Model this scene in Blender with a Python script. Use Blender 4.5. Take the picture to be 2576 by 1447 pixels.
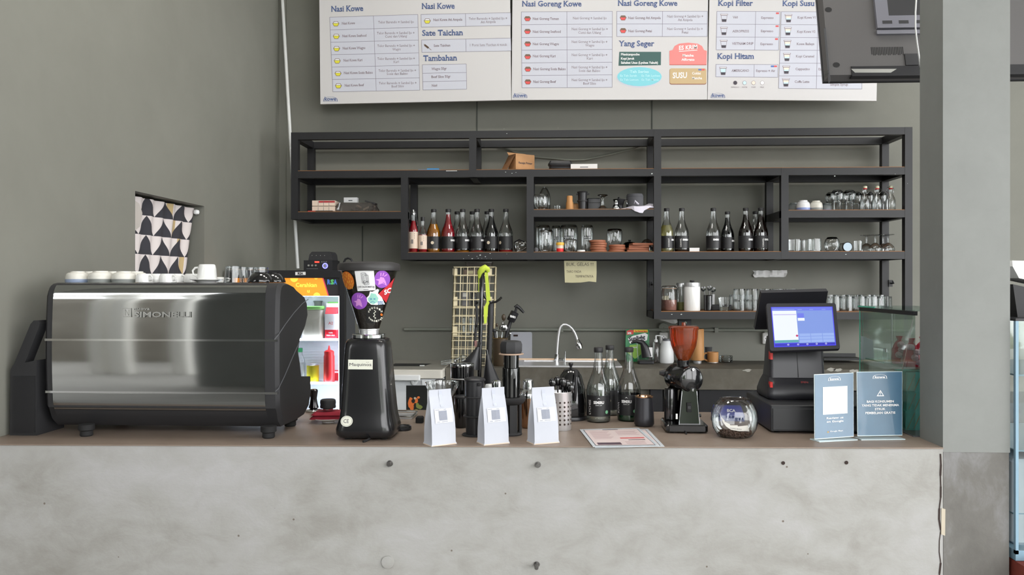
import bpy, math, random
from mathutils import Vector, Matrix
random.seed(7)
D = bpy.data
SC = bpy.context.scene
for _o in list(D.objects): D.objects.remove(_o)
COL = SC.collection

# ------------------------------------------------------------------ camera
F = 2079.0            # focal length in pixels of the 2576 x 1447 frame
YAW = math.atan(99.0 / F)
EYE = 1.57
HOR = 712.0           # pixel row of the horizon
cam = D.cameras.new('camera')
cam.sensor_fit = 'HORIZONTAL'; cam.sensor_width = 36.0
cam.lens = 36.0 * F / 2576.0
cam.shift_y = -(723.5 - HOR) / 2576.0
cam.clip_start = 0.05; cam.clip_end = 200
camo = D.objects.new('camera', cam); COL.objects.link(camo)
camo.location = (0, 0, EYE); camo.rotation_euler = (math.pi / 2, 0, YAW)
SC.camera = camo

# ------------------------------------------------------------------ daylight
W = D.worlds.new('world'); SC.world = W; W.use_nodes = True
_bg = W.node_tree.nodes['Background']
_bg.inputs['Color'].default_value = (0.985, 0.99, 1.0, 1)
_bg.inputs['Strength'].default_value = 3.0
SC.view_settings.view_transform = 'Standard'
SC.view_settings.look = 'None'
SC.view_settings.gamma = 1.0
SC.view_settings.use_curve_mapping = False
SC.view_settings.exposure = 1.12
PANEL_W = 7.0           # each added overhead panel, watts
SC.cycles.transparent_max_bounces = 32
SC.cycles.max_bounces = 8
SC.cycles.caustics_reflective = False
SC.cycles.caustics_refractive = False

# ------------------------------------------------------------------ helpers
FW = Vector((-math.sin(YAW), math.cos(YAW), 0)); RT = Vector((math.cos(YAW), math.sin(YAW), 0)); UP = Vector((0, 0, 1))
CAMP = Vector((0, 0, EYE))
def ray(px, py): return FW + RT * ((px - 1288.0) / F) + UP * ((HOR - py) / F)
def P(px, py, Y):
    d = ray(px, py); return CAMP + d * (Y / d.y)
def G(px, py, z):
    d = ray(px, py); return CAMP + d * ((z - EYE) / d.z)
def S(Y): return Y * math.cos(YAW) / F          # metres per pixel at a depth (about)

def lin(c): 
    c = c / 255.0
    return c / 12.92 if c <= 0.04045 else ((c + 0.055) / 1.055) ** 2.4
def rgb(r, g, b): return (lin(r), lin(g), lin(b), 1.0)

MATS = {}
def mat(name, col, rough=0.6, metal=0.0, var=0.0, scale=8.0, bump=0.0, spec=None, trans=0.0, emit=0.0, coat=0.0, stretch=None, detail=6.0, alpha=1.0):
    m = D.materials.new(name); m.use_nodes = True
    nt = m.node_tree; b = nt.nodes['Principled BSDF']
    c = rgb(*col)
    b.inputs['Base Color'].default_value = c
    b.inputs['Roughness'].default_value = rough
    b.inputs['Metallic'].default_value = metal
    if spec is not None: b.inputs['Specular IOR Level'].default_value = spec
    if trans: b.inputs['Transmission Weight'].default_value = trans
    if coat: b.inputs['Coat Weight'].default_value = coat
    if alpha < 1: b.inputs['Alpha'].default_value = alpha
    if emit:
        b.inputs['Emission Color'].default_value = c; b.inputs['Emission Strength'].default_value = emit
    if var or bump:
        tc = nt.nodes.new('ShaderNodeTexCoord'); mp = nt.nodes.new('ShaderNodeMapping')
        nt.links.new(tc.outputs['Object'], mp.inputs['Vector'])
        if stretch: mp.inputs['Scale'].default_value = stretch
        nz = nt.nodes.new('ShaderNodeTexNoise'); nz.inputs['Scale'].default_value = scale; nz.inputs['Detail'].default_value = detail
        nt.links.new(mp.outputs['Vector'], nz.inputs['Vector'])
        if var:
            rp = nt.nodes.new('ShaderNodeValToRGB'); e = rp.color_ramp.elements
            e[0].position = 0.3; e[1].position = 0.7
            e[0].color = tuple(max(0, v * (1 - var)) for v in c[:3]) + (1,)
            e[1].color = tuple(min(1, v * (1 + var)) for v in c[:3]) + (1,)
            nt.links.new(nz.outputs['Fac'], rp.inputs['Fac']); nt.links.new(rp.outputs['Color'], b.inputs['Base Color'])
        if bump:
            bp = nt.nodes.new('ShaderNodeBump'); bp.inputs['Strength'].default_value = bump; bp.inputs['Distance'].default_value = 0.01
            nt.links.new(nz.outputs['Fac'], bp.inputs['Height']); nt.links.new(bp.outputs['Normal'], b.inputs['Normal'])
    MATS[name] = m
    return m

def glass_mat(name, tint=(236, 242, 240), edge=(120, 128, 126), refl=0.55, rough=0.03, body=0.0, bodycol=(200, 200, 200)):
    """thin-walled glass: tinted see-through, mirror reflection rising towards grazing angles"""
    m = D.materials.new(name); m.use_nodes = True; nt = m.node_tree
    for n in list(nt.nodes): nt.nodes.remove(n)
    out = nt.nodes.new('ShaderNodeOutputMaterial')
    lw = nt.nodes.new('ShaderNodeLayerWeight'); lw.inputs['Blend'].default_value = 0.35
    tr = nt.nodes.new('ShaderNodeBsdfTransparent'); gl = nt.nodes.new('ShaderNodeBsdfGlossy')
    gl.inputs['Roughness'].default_value = rough; gl.inputs['Color'].default_value = (0.95, 0.97, 0.97, 1)
    rp = nt.nodes.new('ShaderNodeValToRGB'); e = rp.color_ramp.elements
    e[0].position = 0.25; e[0].color = rgb(*tint); e[1].position = 0.95; e[1].color = rgb(*edge)
    nt.links.new(lw.outputs['Facing'], rp.inputs['Fac']); nt.links.new(rp.outputs['Color'], tr.inputs['Color'])
    mul = nt.nodes.new('ShaderNodeMath'); mul.operation = 'MULTIPLY_ADD'
    mul.inputs[1].default_value = refl; mul.inputs[2].default_value = 0.05
    nt.links.new(lw.outputs['Fresnel'], mul.inputs[0])
    mx = nt.nodes.new('ShaderNodeMixShader')
    nt.links.new(mul.outputs[0], mx.inputs[0]); nt.links.new(gl.outputs[0], mx.inputs[2])
    if body:
        df = nt.nodes.new('ShaderNodeBsdfDiffuse'); df.inputs['Color'].default_value = rgb(*bodycol)
        m2 = nt.nodes.new('ShaderNodeMixShader'); m2.inputs[0].default_value = body
        nt.links.new(tr.outputs[0], m2.inputs[1]); nt.links.new(df.outputs[0], m2.inputs[2])
        nt.links.new(m2.outputs[0], mx.inputs[1])
    else:
        nt.links.new(tr.outputs[0], mx.inputs[1])
    nt.links.new(mx.outputs[0], out.inputs['Surface'])
    MATS[name] = m
    return m

_TXT = {}
def text_geo(s, bold=0.0, res=2, serif=False):
    k = (s, bold, res, serif)
    if k not in _TXT:
        cu = D.curves.new('t', 'FONT'); cu.body = s; cu.size = 1.0; cu.offset = bold; cu.resolution_u = res
        o = D.objects.new('t', cu); me = D.meshes.new_from_object(o)
        vs = [v.co.copy() for v in me.vertices]; fs = [tuple(p.vertices) for p in me.polygons]
        D.objects.remove(o); D.curves.remove(cu); D.meshes.remove(me)
        if serif:      # short slab feet on every flat stem end
            cnt = {}
            for f in fs:
                for a, b in zip(f, f[1:] + f[:1]): e = (min(a, b), max(a, b)); cnt[e] = cnt.get(e, 0) + 1
            for (a, b), c in list(cnt.items()):
                p, q = vs[a], vs[b]; w = abs(p.x - q.x)
                if c == 1 and abs(p.y - q.y) < 0.012 and 0.04 < w < 0.24:
                    yb = (p.y + q.y) / 2; x0 = min(p.x, q.x) - 0.045; x1 = max(p.x, q.x) + 0.045
                    up = 1 if min(abs(yb), abs(yb + 0.2)) < 0.06 else -1
                    n = len(vs); vs += [Vector((x0, yb, 0)), Vector((x1, yb, 0)), Vector((x1, yb + up * 0.045, 0)), Vector((x0, yb + up * 0.045, 0))]; fs.append((n, n + 1, n + 2, n + 3) if up > 0 else (n + 3, n + 2, n + 1, n))
        xs = [v.x for v in vs] or [0, 1]
        _TXT[k] = (vs, fs, min(xs), max(xs))
    return _TXT[k]

class MB:
    def __init__(s): s.v = []; s.f = []; s.m = []; s.T = None
    def add(s, vs, fs, m=0):
        n = len(s.v)
        T = s.T
        for v in vs:
            v = Vector(v); s.v.append(T @ v if T is not None else v)
        for f in fs: s.f.append([i + n for i in f]); s.m.append(m)
        return s
    def box(s, x0, x1, y0, y1, z0, z1, m=0):
        vs = [(x, y, z) for z in (z0, z1) for y in (y0, y1) for x in (x0, x1)]
        return s.add(vs, [(0, 2, 3, 1), (4, 5, 7, 6), (0, 1, 5, 4), (2, 6, 7, 3), (0, 4, 6, 2), (1, 3, 7, 5)], m)
    def quad(s, a, b, c, d, m=0): return s.add([a, b, c, d], [(0, 1, 2, 3)], m)
    def loft(s, loops, m=0, cap0=True, cap1=True, closed=True):
        n = len(loops[0]); vs = [p for l in loops for p in l]; fs = []
        for k in range(len(loops) - 1):
            for i in range(n if closed else n - 1):
                j = (i + 1) % n
                fs.append((k * n + i, k * n + j, (k + 1) * n + j, (k + 1) * n + i))
        if cap0: fs.append(tuple(range(n - 1, -1, -1)))
        if cap1: fs.append(tuple((len(loops) - 1) * n + i for i in range(n)))
        return s.add(vs, fs, m)
    def lathe(s, prof, c=(0, 0, 0), n=20, m=0, a0=0.0, a1=2 * math.pi, sx=1.0, sy=1.0):
        full = abs(a1 - a0 - 2 * math.pi) < 1e-6
        k = n if full else n + 1
        vs = []; fs = []; idx = []
        for r, z in prof:
            if r < 1e-6 and full: idx.append((len(vs), 1)); vs.append((c[0], c[1], c[2] + z))
            else:
                idx.append((len(vs), k))
                for i in range(k):
                    a = a0 + (a1 - a0) * i / n
                    vs.append((c[0] + r * math.cos(a) * sx, c[1] + r * math.sin(a) * sy, c[2] + z))
        for q in range(len(prof) - 1):
            (i0, k0), (i1, k1) = idx[q], idx[q + 1]
            for i in range(n):
                j = (i + 1) % k
                if k0 == 1 and k1 == 1: continue
                if k0 == 1: fs.append((i0, i1 + j, i1 + i))
                elif k1 == 1: fs.append((i0 + i, i0 + j, i1))
                else: fs.append((i0 + i, i0 + j, i1 + j, i1 + i))
        return s.add(vs, fs, m)
    def tube(s, pts, r, n=8, m=0, cap=True):
        pts = [Vector(p) for p in pts]; loops = []
        rs = r if isinstance(r, (list, tuple)) else [r] * len(pts)
        ref = None
        for i, p in enumerate(pts):
            t = (pts[min(i + 1, len(pts) - 1)] - pts[max(i - 1, 0)]).normalized()
            if ref is None:
                ref = Vector((0, 0, 1)) if abs(t.z) < 0.9 else Vector((1, 0, 0))
            u = t.cross(ref).normalized(); w = u.cross(t).normalized(); ref = w
            loops.append([p + (u * math.cos(2 * math.pi * k / n) + w * math.sin(2 * math.pi * k / n)) * rs[i] for k in range(n)])
        return s.loft(loops, m, cap, cap)
    def prism(s, poly, axis, a, b, m=0):
        def mk(p, h):
            return {'x': (h, p[0], p[1]), 'y': (p[0], h, p[1]), 'z': (p[0], p[1], h)}[axis]
        return s.loft([[mk(p, a) for p in poly], [mk(p, b) for p in poly]], m)
    def text(s, t, o, xd, yd, w=None, h=0.02, bold=0.0, align='L', m=0, res=2, serif=False):
        """flat lettering from o along xd with capitals h tall; w squeezes it to a width"""
        vs, fs, x0, x1 = text_geo(t, bold, res, serif)
        if not vs: return s
        xd = Vector(xd).normalized(); yd = Vector(yd).normalized(); o = Vector(o)
        k = h / 0.69
        kx = (w / max(1e-6, x1 - x0)) if w else k
        off = {'L': 0, 'C': 0.5, 'R': 1}[align] * (x1 - x0) * kx
        return s.add([o + xd * ((v.x - x0) * kx - off) + yd * (v.y * k) for v in vs], fs, m)
    def disc(s, c, r, xd, yd, n=20, m=0, r0=0.0, ry=None):
        c = Vector(c); xd = Vector(xd).normalized(); yd = Vector(yd).normalized(); ry = ry or r
        ring = [c + xd * (r * math.cos(2 * math.pi * i / n)) + yd * (ry * math.sin(2 * math.pi * i / n)) for i in range(n)]
        if not r0: return s.add(ring, [tuple(range(n))], m)
        inn = [c + xd * (r0 * math.cos(2 * math.pi * i / n)) + yd * (r0 * ry / r * math.sin(2 * math.pi * i / n)) for i in range(n)]
        return s.add(ring + inn, [(i, (i + 1) % n, n + (i + 1) % n, n + i) for i in range(n)], m)
    def mesh(s, name, mats, smooth=40):
        me = D.meshes.new(name); me.from_pydata(s.v, [], s.f)
        if not isinstance(mats, (list, tuple)): mats = [mats]
        for q in mats: me.materials.append(MATS[q] if isinstance(q, str) else q)
        if any(s.m): me.polygons.foreach_set('material_index', s.m)
        if smooth:
            me.shade_smooth(); me.set_sharp_from_angle(angle=math.radians(smooth))
        me.update(); return me
    def build(s, name, mats, parent=None, world=False, smooth=40, loc=None):
        if world:
            r = parent
            while r is not None and r.parent is not None: r = r.parent
            L = r.location if r is not None else None
            if L is not None: s.v = [v - L for v in s.v]
        o = D.objects.new(name, s.mesh(name, mats, smooth)); COL.objects.link(o)
        if parent is not None: o.parent = parent
        if loc is not None: o.location = loc
        return o

def tag(o, label=None, cat=None, group=None, kind=None):
    if label: o['label'] = label
    if cat: o['category'] = cat
    if group: o['group'] = group
    if kind: o['kind'] = kind
    return o
def thing(name, label, cat, loc=(0, 0, 0), rz=0.0, group=None):
    o = D.objects.new(name, None); COL.objects.link(o)
    o.empty_display_size = 0.05
    o.location = loc; o.rotation_euler = (0, 0, rz)
    return tag(o, label, cat, group)
def copy_tree(o, parent=None):
    c = o.copy(); COL.objects.link(c); c.parent = parent
    for ch in list(o.children): copy_tree(ch, c)
    return c
def dup(o, loc, rz=0.0, label=None, group=None):
    c = copy_tree(o); c.location = loc; c.rotation_euler = (0, 0, rz)
    if label: c['label'] = label
    if group: c['group'] = group
    return c
def rrect(w, d, r, n=4, cx=0.0, cy=0.0):
    """rounded rectangle outline, w x d, counter-clockwise"""
    pts = []
    for qx, qy, a0 in ((1, 1, 0), (-1, 1, 90), (-1, -1, 180), (1, -1, 270)):
        for k in range(n + 1):
            a = math.radians(a0 + 90 * k / n)
            pts.append((cx + qx * (w / 2 - r) + r * math.cos(a), cy + qy * (d / 2 - r) + r * math.sin(a)))
    return pts
def rbox(mb, w, d, z0, z1, r=0.01, e=0.004, m=0, cx=0.0, cy=0.0, n=4):
    """box with rounded upright edges and eased rims"""
    L = []
    for z, k in ((z0, e), (z0 + e, 0), (z1 - e, 0), (z1, e)):
        L.append([(x, y, z) for x, y in rrect(w - 2 * k, d - 2 * k, max(r - k, 0.0005), n, cx, cy)])
    return mb.loft(L, m)
# ------------------------------------------------------------------ materials
def layered(name, c0, c1, c2, s1=1.2, s2=6.0, rough=0.75, bump=0.15, stretch=(1, 1, 1), spec=0.3, specks=False):
    """blotchy plaster / cement: two noises blended over three tones"""
    m = D.materials.new(name); m.use_nodes = True; nt = m.node_tree; b = nt.nodes['Principled BSDF']
    tc = nt.nodes.new('ShaderNodeTexCoord'); mp = nt.nodes.new('ShaderNodeMapping'); mp.inputs['Scale'].default_value = stretch
    nt.links.new(tc.outputs['Object'], mp.inputs['Vector'])
    def noise(sc, det, rgh, dist=0.0):
        n = nt.nodes.new('ShaderNodeTexNoise'); n.inputs['Scale'].default_value = sc; n.inputs['Detail'].default_value = det
        n.inputs['Roughness'].default_value = rgh; n.inputs['Distortion'].default_value = dist
        nt.links.new(mp.outputs['Vector'], n.inputs['Vector']); return n
    n1 = noise(s1, 5, 0.55, 0.6); n2 = noise(s2, 8, 0.65, 0.4); n3 = noise(90, 3, 0.6)
    rp = nt.nodes.new('ShaderNodeValToRGB'); e = rp.color_ramp.elements
    e[0].position = 0.32; e[0].color = rgb(*c0); e[1].position = 0.68; e[1].color = rgb(*c2)
    k = rp.color_ramp.elements.new(0.5); k.color = rgb(*c1)
    ad = nt.nodes.new('ShaderNodeMath'); ad.operation = 'MULTIPLY_ADD'; ad.inputs[1].default_value = 0.42; 
    nt.links.new(n2.outputs['Fac'], ad.inputs[0])
    sc2 = nt.nodes.new('ShaderNodeMath'); sc2.operation = 'MULTIPLY'; sc2.inputs[1].default_value = 0.58
    nt.links.new(n1.outputs['Fac'], sc2.inputs[0]); nt.links.new(sc2.outputs[0], ad.inputs[2])
    nt.links.new(ad.outputs[0], rp.inputs['Fac']); nt.links.new(rp.outputs['Color'], b.inputs['Base Color'])
    bp = nt.nodes.new('ShaderNodeBump'); bp.inputs['Strength'].default_value = bump; bp.inputs['Distance'].default_value = 0.006
    mixh = nt.nodes.new('ShaderNodeMath'); mixh.operation = 'MULTIPLY_ADD'; mixh.inputs[1].default_value = 0.25
    nt.links.new(n3.outputs['Fac'], mixh.inputs[0]); nt.links.new(n2.outputs['Fac'], mixh.inputs[2])
    nt.links.new(mixh.outputs[0], bp.inputs['Height']); nt.links.new(bp.outputs['Normal'], b.inputs['Normal'])
    b.inputs['Roughness'].default_value = rough; b.inputs['Specular IOR Level'].default_value = spec
    if specks:
        vo = nt.nodes.new('ShaderNodeTexVoronoi'); vo.inputs['Scale'].default_value = 16; nt.links.new(tc.outputs['Object'], vo.inputs['Vector'])
        lt = nt.nodes.new('ShaderNodeMath'); lt.operation = 'LESS_THAN'; lt.inputs[1].default_value = 0.055; nt.links.new(vo.outputs['Distance'], lt.inputs[0])
        gt = nt.nodes.new('ShaderNodeMath'); gt.operation = 'GREATER_THAN'; gt.inputs[1].default_value = 0.62; sp = nt.nodes.new('ShaderNodeSeparateXYZ'); nt.links.new(vo.outputs['Color'], sp.inputs[0]); nt.links.new(sp.outputs[0], gt.inputs[0])
        an = nt.nodes.new('ShaderNodeMath'); an.operation = 'MULTIPLY'; nt.links.new(lt.outputs[0], an.inputs[0]); nt.links.new(gt.outputs[0], an.inputs[1])
        mx = nt.nodes.new('ShaderNodeMix'); mx.data_type = 'RGBA'; mx.inputs[7].default_value = rgb(112, 104, 96); nt.links.new(an.outputs[0], mx.inputs[0]); nt.links.new(rp.outputs['Color'], mx.inputs[6]); nt.links.new(mx.outputs[2], b.inputs['Base Color'])
    MATS[name] = m; return m

layered('wall_paint', (119, 119, 111), (124, 124, 116), (129, 129, 121), 0.9, 3.0, 0.7, 0.06)
layered('column_paint', (126, 128, 125), (132, 134, 131), (137, 139, 136), 1.5, 8, 0.6, 0.06)
layered('counter_concrete', (138, 135, 129), (161, 160, 156), (174, 173, 173), 1.7, 8, 0.7, 0.2, (1, 1, 1.5), specks=True)
layered('bare_concrete', (98, 96, 92), (112, 110, 106), (142, 142, 143), 2.6, 11, 0.85, 0.3, (1.2, 1, 0.8))
layered('dark_concrete', (74, 70, 62), (90, 86, 77), (108, 104, 96), 2.5, 9, 0.6, 0.15)
layered('counter_top_finish', (124, 109, 98), (135, 120, 108), (144, 130, 118), 1.6, 10, 0.42, 0.03, spec=0.4)
layered('floor_cement', (120, 118, 114), (132, 130, 126), (144, 142, 138), 0.8, 4, 0.5, 0.05)
mat('ceiling_paint', (205, 205, 200), 0.9)
mat('freezer_cream', (190, 180, 162), 0.8)
mat('seam_dark', (70, 74, 68), 0.8)
mat('pipe_white', (222, 224, 222), 0.4)
mat('pipe_grey', (128, 131, 122), 0.6)
mat('shelf_paint', (26, 26, 29), 0.5, var=0.12, scale=14)
mat('plywood', (134, 92, 54), 0.7, var=0.15, scale=20, stretch=(1, 8, 8))
mat('board_white', (212, 210, 210), 0.35)
mat('board_side', (180, 200, 215), 0.4)
mat('ink_blue', (80, 100, 146), 0.6)
mat('ink_grey', (146, 132, 140), 0.6)
mat('ink_line', (140, 136, 150), 0.6)
mat('cell_tint', (206, 208, 219), 0.45)
mat('yellow', (232, 226, 70), 0.5)
mat('bowl_red', (232, 84, 84), 0.5)
mat('bowl_brown', (120, 96, 80), 0.5)
mat('board_green', (58, 96, 92), 0.5)
mat('board_cyan', (134, 214, 226), 0.5)
mat('board_pink', (238, 140, 136), 0.5)
mat('board_pink_dark', (206, 104, 100), 0.5)
mat('board_tan', (204, 178, 134), 0.5)
mat('board_rim', (150, 96, 80), 0.5)
mat('print_white', (245, 245, 245), 0.5)
mat('print_pale', (190, 236, 242), 0.5)
mat('cup_dark', (66, 62, 72), 0.5)
mat('cup_pale_blue', (206, 232, 238), 0.5)
mat('cup_cream', (244, 228, 212), 0.5)
mat('tag_red', (222, 88, 88), 0.5)
mat('tag_blue', (84, 118, 186), 0.5)
mat('black_plastic', (34, 34, 37), 0.38)
mat('black_matte', (40, 40, 42), 0.6)
mat('black_gloss', (16, 16, 18), 0.12, coat=0.5)
mat('grey_plastic', (96, 98, 102), 0.45)
mat('tv_shell', (86, 84, 84), 0.5)
mat('tv_bracket', (112, 112, 120), 0.4)
mat('chrome', (205, 207, 208), 0.09, 1.0)
mat('steel_panel', (164, 166, 166), 0.06, 1.0)
mat('steel_brushed', (222, 222, 224), 0.32, 0.75, var=0.06, scale=60, stretch=(1, 1, 0.02))
mat('copper_steel', (188, 150, 120), 0.18, 1.0)
mat('white_ceramic', (236, 236, 234), 0.2, coat=0.3)
mat('white_plastic', (228, 230, 230), 0.35)
mat('paper_white', (232, 232, 232), 0.7)
mat('rubber', (24, 24, 25), 0.8)
glass_mat('glass', (243, 244, 244), (138, 141, 141), 0.6)
glass_mat('glass_pane', (246, 249, 248), (206, 222, 216), 0.4)
glass_mat('smoked', (70, 62, 58), (30, 28, 28), 0.5)
glass_mat('glass_amber', (205, 96, 40), (120, 44, 14), 0.5, body=0.25, bodycol=(196, 92, 40))
mat('glass_edge', (92, 200, 170), 0.2)

# ------------------------------------------------------------------ the room
ZC = 1.05                       # counter height
YW = 5.60                       # back wall
XL = P(705, 712, YW).x          # left wall face
def struct(name, mb, mats, parent=None, smooth=40):
    o = mb.build(name, mats, parent, smooth=smooth)
    if parent is None: o['kind'] = 'structure'
    return o
struct('floor', MB().box(-9, 9, -9, 6.2, -0.1, 0.0), 'floor_cement')
wb = struct('wall_back', MB().box(XL - 0.15, 6.5, YW, YW + 0.15, 0, 4.7), 'wall_paint')
# the left wall, with the small hatch cut through it
Y0h = XL / (ray(340, 600).x / ray(340, 600).y); Y1h = XL / (ray(514, 600).x / ray(514, 600).y)
ZH = 1.982; ZHB = 1.18; TW = 0.16
YL0 = 2.5
m_ = MB()
m_.box(XL - TW, XL, YL0, Y0h, 0, 4.7); m_.box(XL - TW, XL, Y1h, YW, 0, 4.7)
m_.box(XL - TW, XL, Y0h, Y1h, ZH, 4.7); m_.box(XL - TW, XL, Y0h, Y1h, 0, ZHB)
wl = struct('wall_left', m_, 'wall_paint')
struct('ceiling', MB().box(-9, 6.5, -2.6, YW, 4.6, 4.7), 'ceiling_paint')
# seams where the wall boards meet, and the rail that runs along the wall
for px in (1200, 1640):
    a = P(px, 250, YW); MB().box(a.x - 0.004, a.x + 0.004, YW - 0.003, YW + 0.01, P(px, 330, YW).z, 4.6).build('seam', 'seam_dark', wb)
a = P(912, 600, YW); MB().box(a.x - 0.004, a.x + 0.004, YW - 0.004, YW + 0.01, 1.0, P(912, 568, YW).z).build('seam', 'seam_dark', wb)
b = P(775, 568, YW); MB().box(b.x, a.x, YW - 0.012, YW + 0.01, b.z - 0.006, b.z + 0.006).build('seam', 'wall_paint', wb)
a = P(703, 300, YW)
MB().box(XL, XL + 0.045, YW - 0.02, YW, 0, 4.6).build('corner_strip', 'wall_paint', wb)
z = P(1400, 829, YW).z
MB().tube([(-1.0, YW - 0.02, z), (P(1935, 829, YW).x, YW - 0.02, z)], 0.011, 10).build('conduit', 'pipe_grey', wb)
for px in (1412, 1690, 1800):
    x = P(px, 829, YW).x; MB().box(x - 0.012, x + 0.012, YW - 0.036, YW, z - 0.016, z + 0.016).build('clamp', 'pipe_grey', wb)

# concrete column
pe0 = G(0, 1117, ZC); pe1 = G(2372, 1126, ZC)
def edgeY(x): return pe0.y + (pe1.y - pe0.y) * (x - pe0.x) / (pe1.x - pe0.x)
CX0 = pe1.x; CY0 = pe1.y; CX1 = P(2541, 700, CY0).x
r_ = ray(2314, 700); CY1 = CX0 * r_.y / r_.x
zb = P(2400, 1138, CY0).z
cs = MB().box(CX0, CX1, CY0, CY1, zb, 4.6).build('column', 'column_paint'); cs['kind'] = 'structure'
MB().box(CX0 + 0.002, CX1 - 0.002, CY0 + 0.002, CY1, 0, zb).build('bare_base', 'bare_concrete', cs)

# the counter
YB = 3.34
ct = thing('bar_counter', 'long bare concrete bar counter with a flat brown top', 'counter', (0.0, 3.0, 0.0))
poly = [(XL, edgeY(XL)), (CX0, CY0), (CX0, YB), (XL, YB)]
MB().prism(poly, 'z', 0.0, ZC - 0.004).build('counter_body', 'counter_concrete', ct, world=True)
poly2 = [(XL, edgeY(XL) - 0.004), (CX0, CY0 - 0.004), (CX0, YB + 0.02), (XL, YB + 0.02)]
MB().prism(poly2, 'z', ZC - 0.004, ZC).build('counter_top', 'counter_top_finish', ct, world=True)
cr = thing('counter_return', 'short end of the concrete counter behind the column', 'counter', (CX0 + 0.12, 3.1, 0.0))
MB().box(CX0, CX1, CY1, YB, 0, ZC - 0.004).build('counter_body', 'counter_concrete', cr, world=True); MB().box(CX0, CX1, CY1, YB + 0.02, ZC - 0.004, ZC).build('counter_top', 'counter_top_finish', cr, world=True)
mat('bolt_steel', (120, 118, 116), 0.35, 1.0); mat('hole_dark', (50, 38, 34), 0.9)
for px, py, L in ((981, 1166, 0.022), (1353, 1169, 0.02), (1350, 1420, 0.035)):
    d = ray(px, py); q = edgeY(0.0)
    w = P(px, py, edgeY(P(px, py, 2.6).x)); 
    mb = MB(); mb.tube([w + Vector((0, 0.01, 0)), w + Vector((0, -L, 0))], 0.0065, 10); mb.tube([w + Vector((0, -L, 0)), w + Vector((0, -L - 0.001, 0))], 0.004, 8)
    mb.disc(w + Vector((0, -0.002, 0)), 0.010, (1, 0, 0), (0, 0, 1), 12)
    mb.build('bolt', 'bolt_steel', ct, world=True)
w = P(976, 1414, edgeY(P(976, 1414, 2.6).x))
MB().tube([w + Vector((0, 0.01, 0)), w + Vector((0, -0.006, 0)), w + Vector((0, -0.007, 0))], [0.02, 0.02, 0.013], 18).build('wall_plug', 'counter_concrete', ct, world=True)
for px, py in ((1970, 1165), (2129, 1164)):
    w = P(px, py, edgeY(P(px, py, 2.6).x)); mb = MB()
    mb.disc(w + Vector((0, -0.0012, 0)), 0.006, (1, 0, 0), (0, 0, 1), 12); mb.build('drill_hole', 'hole_dark', ct, world=True)
# crack between counter and column
mb = MB(); rr = random.Random(3); pts = []
for i in range(30):
    zz = ZC - 0.02 - i * (ZC - 0.05) / 29; pts.append((CX0 - 0.006 + rr.uniform(-0.004, 0.003) - 0.012 * (i / 29) , CY0 - 0.0015, zz))
for a, b in zip(pts, pts[1:]):
    h = rr.uniform(0.0012, 0.003)
    mb.quad((a[0] - h, a[1], a[2]), (a[0] + h, a[1], a[2]), (b[0] + h, b[1], b[2]), (b[0] - h, b[1], b[2]))
mb.build('crack', 'hole_dark', ct, world=True)

w = P(2371, 1345, CY0 - .002); w2 = P(2371, 1279, CY0 - .002); MB().loft([[(w.x - .004, w.y, w.z), (w.x + .008, w.y, w.z - .004), (w2.x + .009, w.y, w2.z - .003), (w2.x - .003, w.y, w2.z)], [(w.x - .004, w.y + .004, w.z), (w.x + .008, w.y + .004, w.z - .004), (w2.x + .009, w.y + .004, w2.z - .003), (w2.x - .003, w.y + .004, w2.z)]]).build('plaster_strip', 'freezer_cream', ct, world=True)
# white conduit leaning in the corner behind the shelf
a = P(707, -60, 5.57); b = P(749, 676, 5.40)
o = MB().tube([a, b], 0.0115, 12).build('wall_pipe', 'pipe_white', loc=None)
tag(o, 'thin white pipe leaning in the left corner behind the shelf', 'pipe')

# the front of the room behind the viewer: unseen walls shaped to steer the daylight, white posts and planting for the reflections
fr = MB()
for x0, x1 in ((-9.0, -5.9), (-3.5, -0.7), (8.5, 9.0)): fr.box(x0, x1, -2.6, -2.45, 0, 4.6)
fr.box(6.5, 6.7, 4.1, YW, 0, 4.6); fr.box(-6.4, -6.2, -2.6, 2.5, 0, 4.6); fr.box(-6.4, XL - TW, 2.5, 2.7, 0, 4.6)  # unseen side walls added to cut the light from right and left
fr.box(-9.0, 9.0, -2.6, -2.45, 4.4, 4.6)
struct('wall_front', fr, 'column_paint')
mat('white_frame', (238, 236, 230), 0.5); mat('leaf_green', (84, 110, 60), 0.8, var=0.5, scale=3)
for i, (x0, x1) in enumerate(((-5.44, -5.28), (-5.20, -5.00), (-4.46, -4.27), (-0.7, -0.5), (4.4, 4.55))):
    o = MB().box(x0, x1, (-4.2 if x1 < -2 else -2.66), (-4.0 if x1 < -2 else -2.4), 0, 4.4).build('trim_%d' % (i + 1), 'white_frame'); o['kind'] = 'structure'
o = MB().box(-8.4, -1.5, -7.2, -7.0, -0.1, 4.2).build('wall_backdrop', 'dark_concrete'); o['kind'] = 'structure'  # dark backdrop added so the posts stand out bright in reflections
o = MB().box(-12, 12, -12, -2.6, -0.2, -0.1).build('ground', 'floor_cement'); o['kind'] = 'structure'
rr = random.Random(5)
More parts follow.
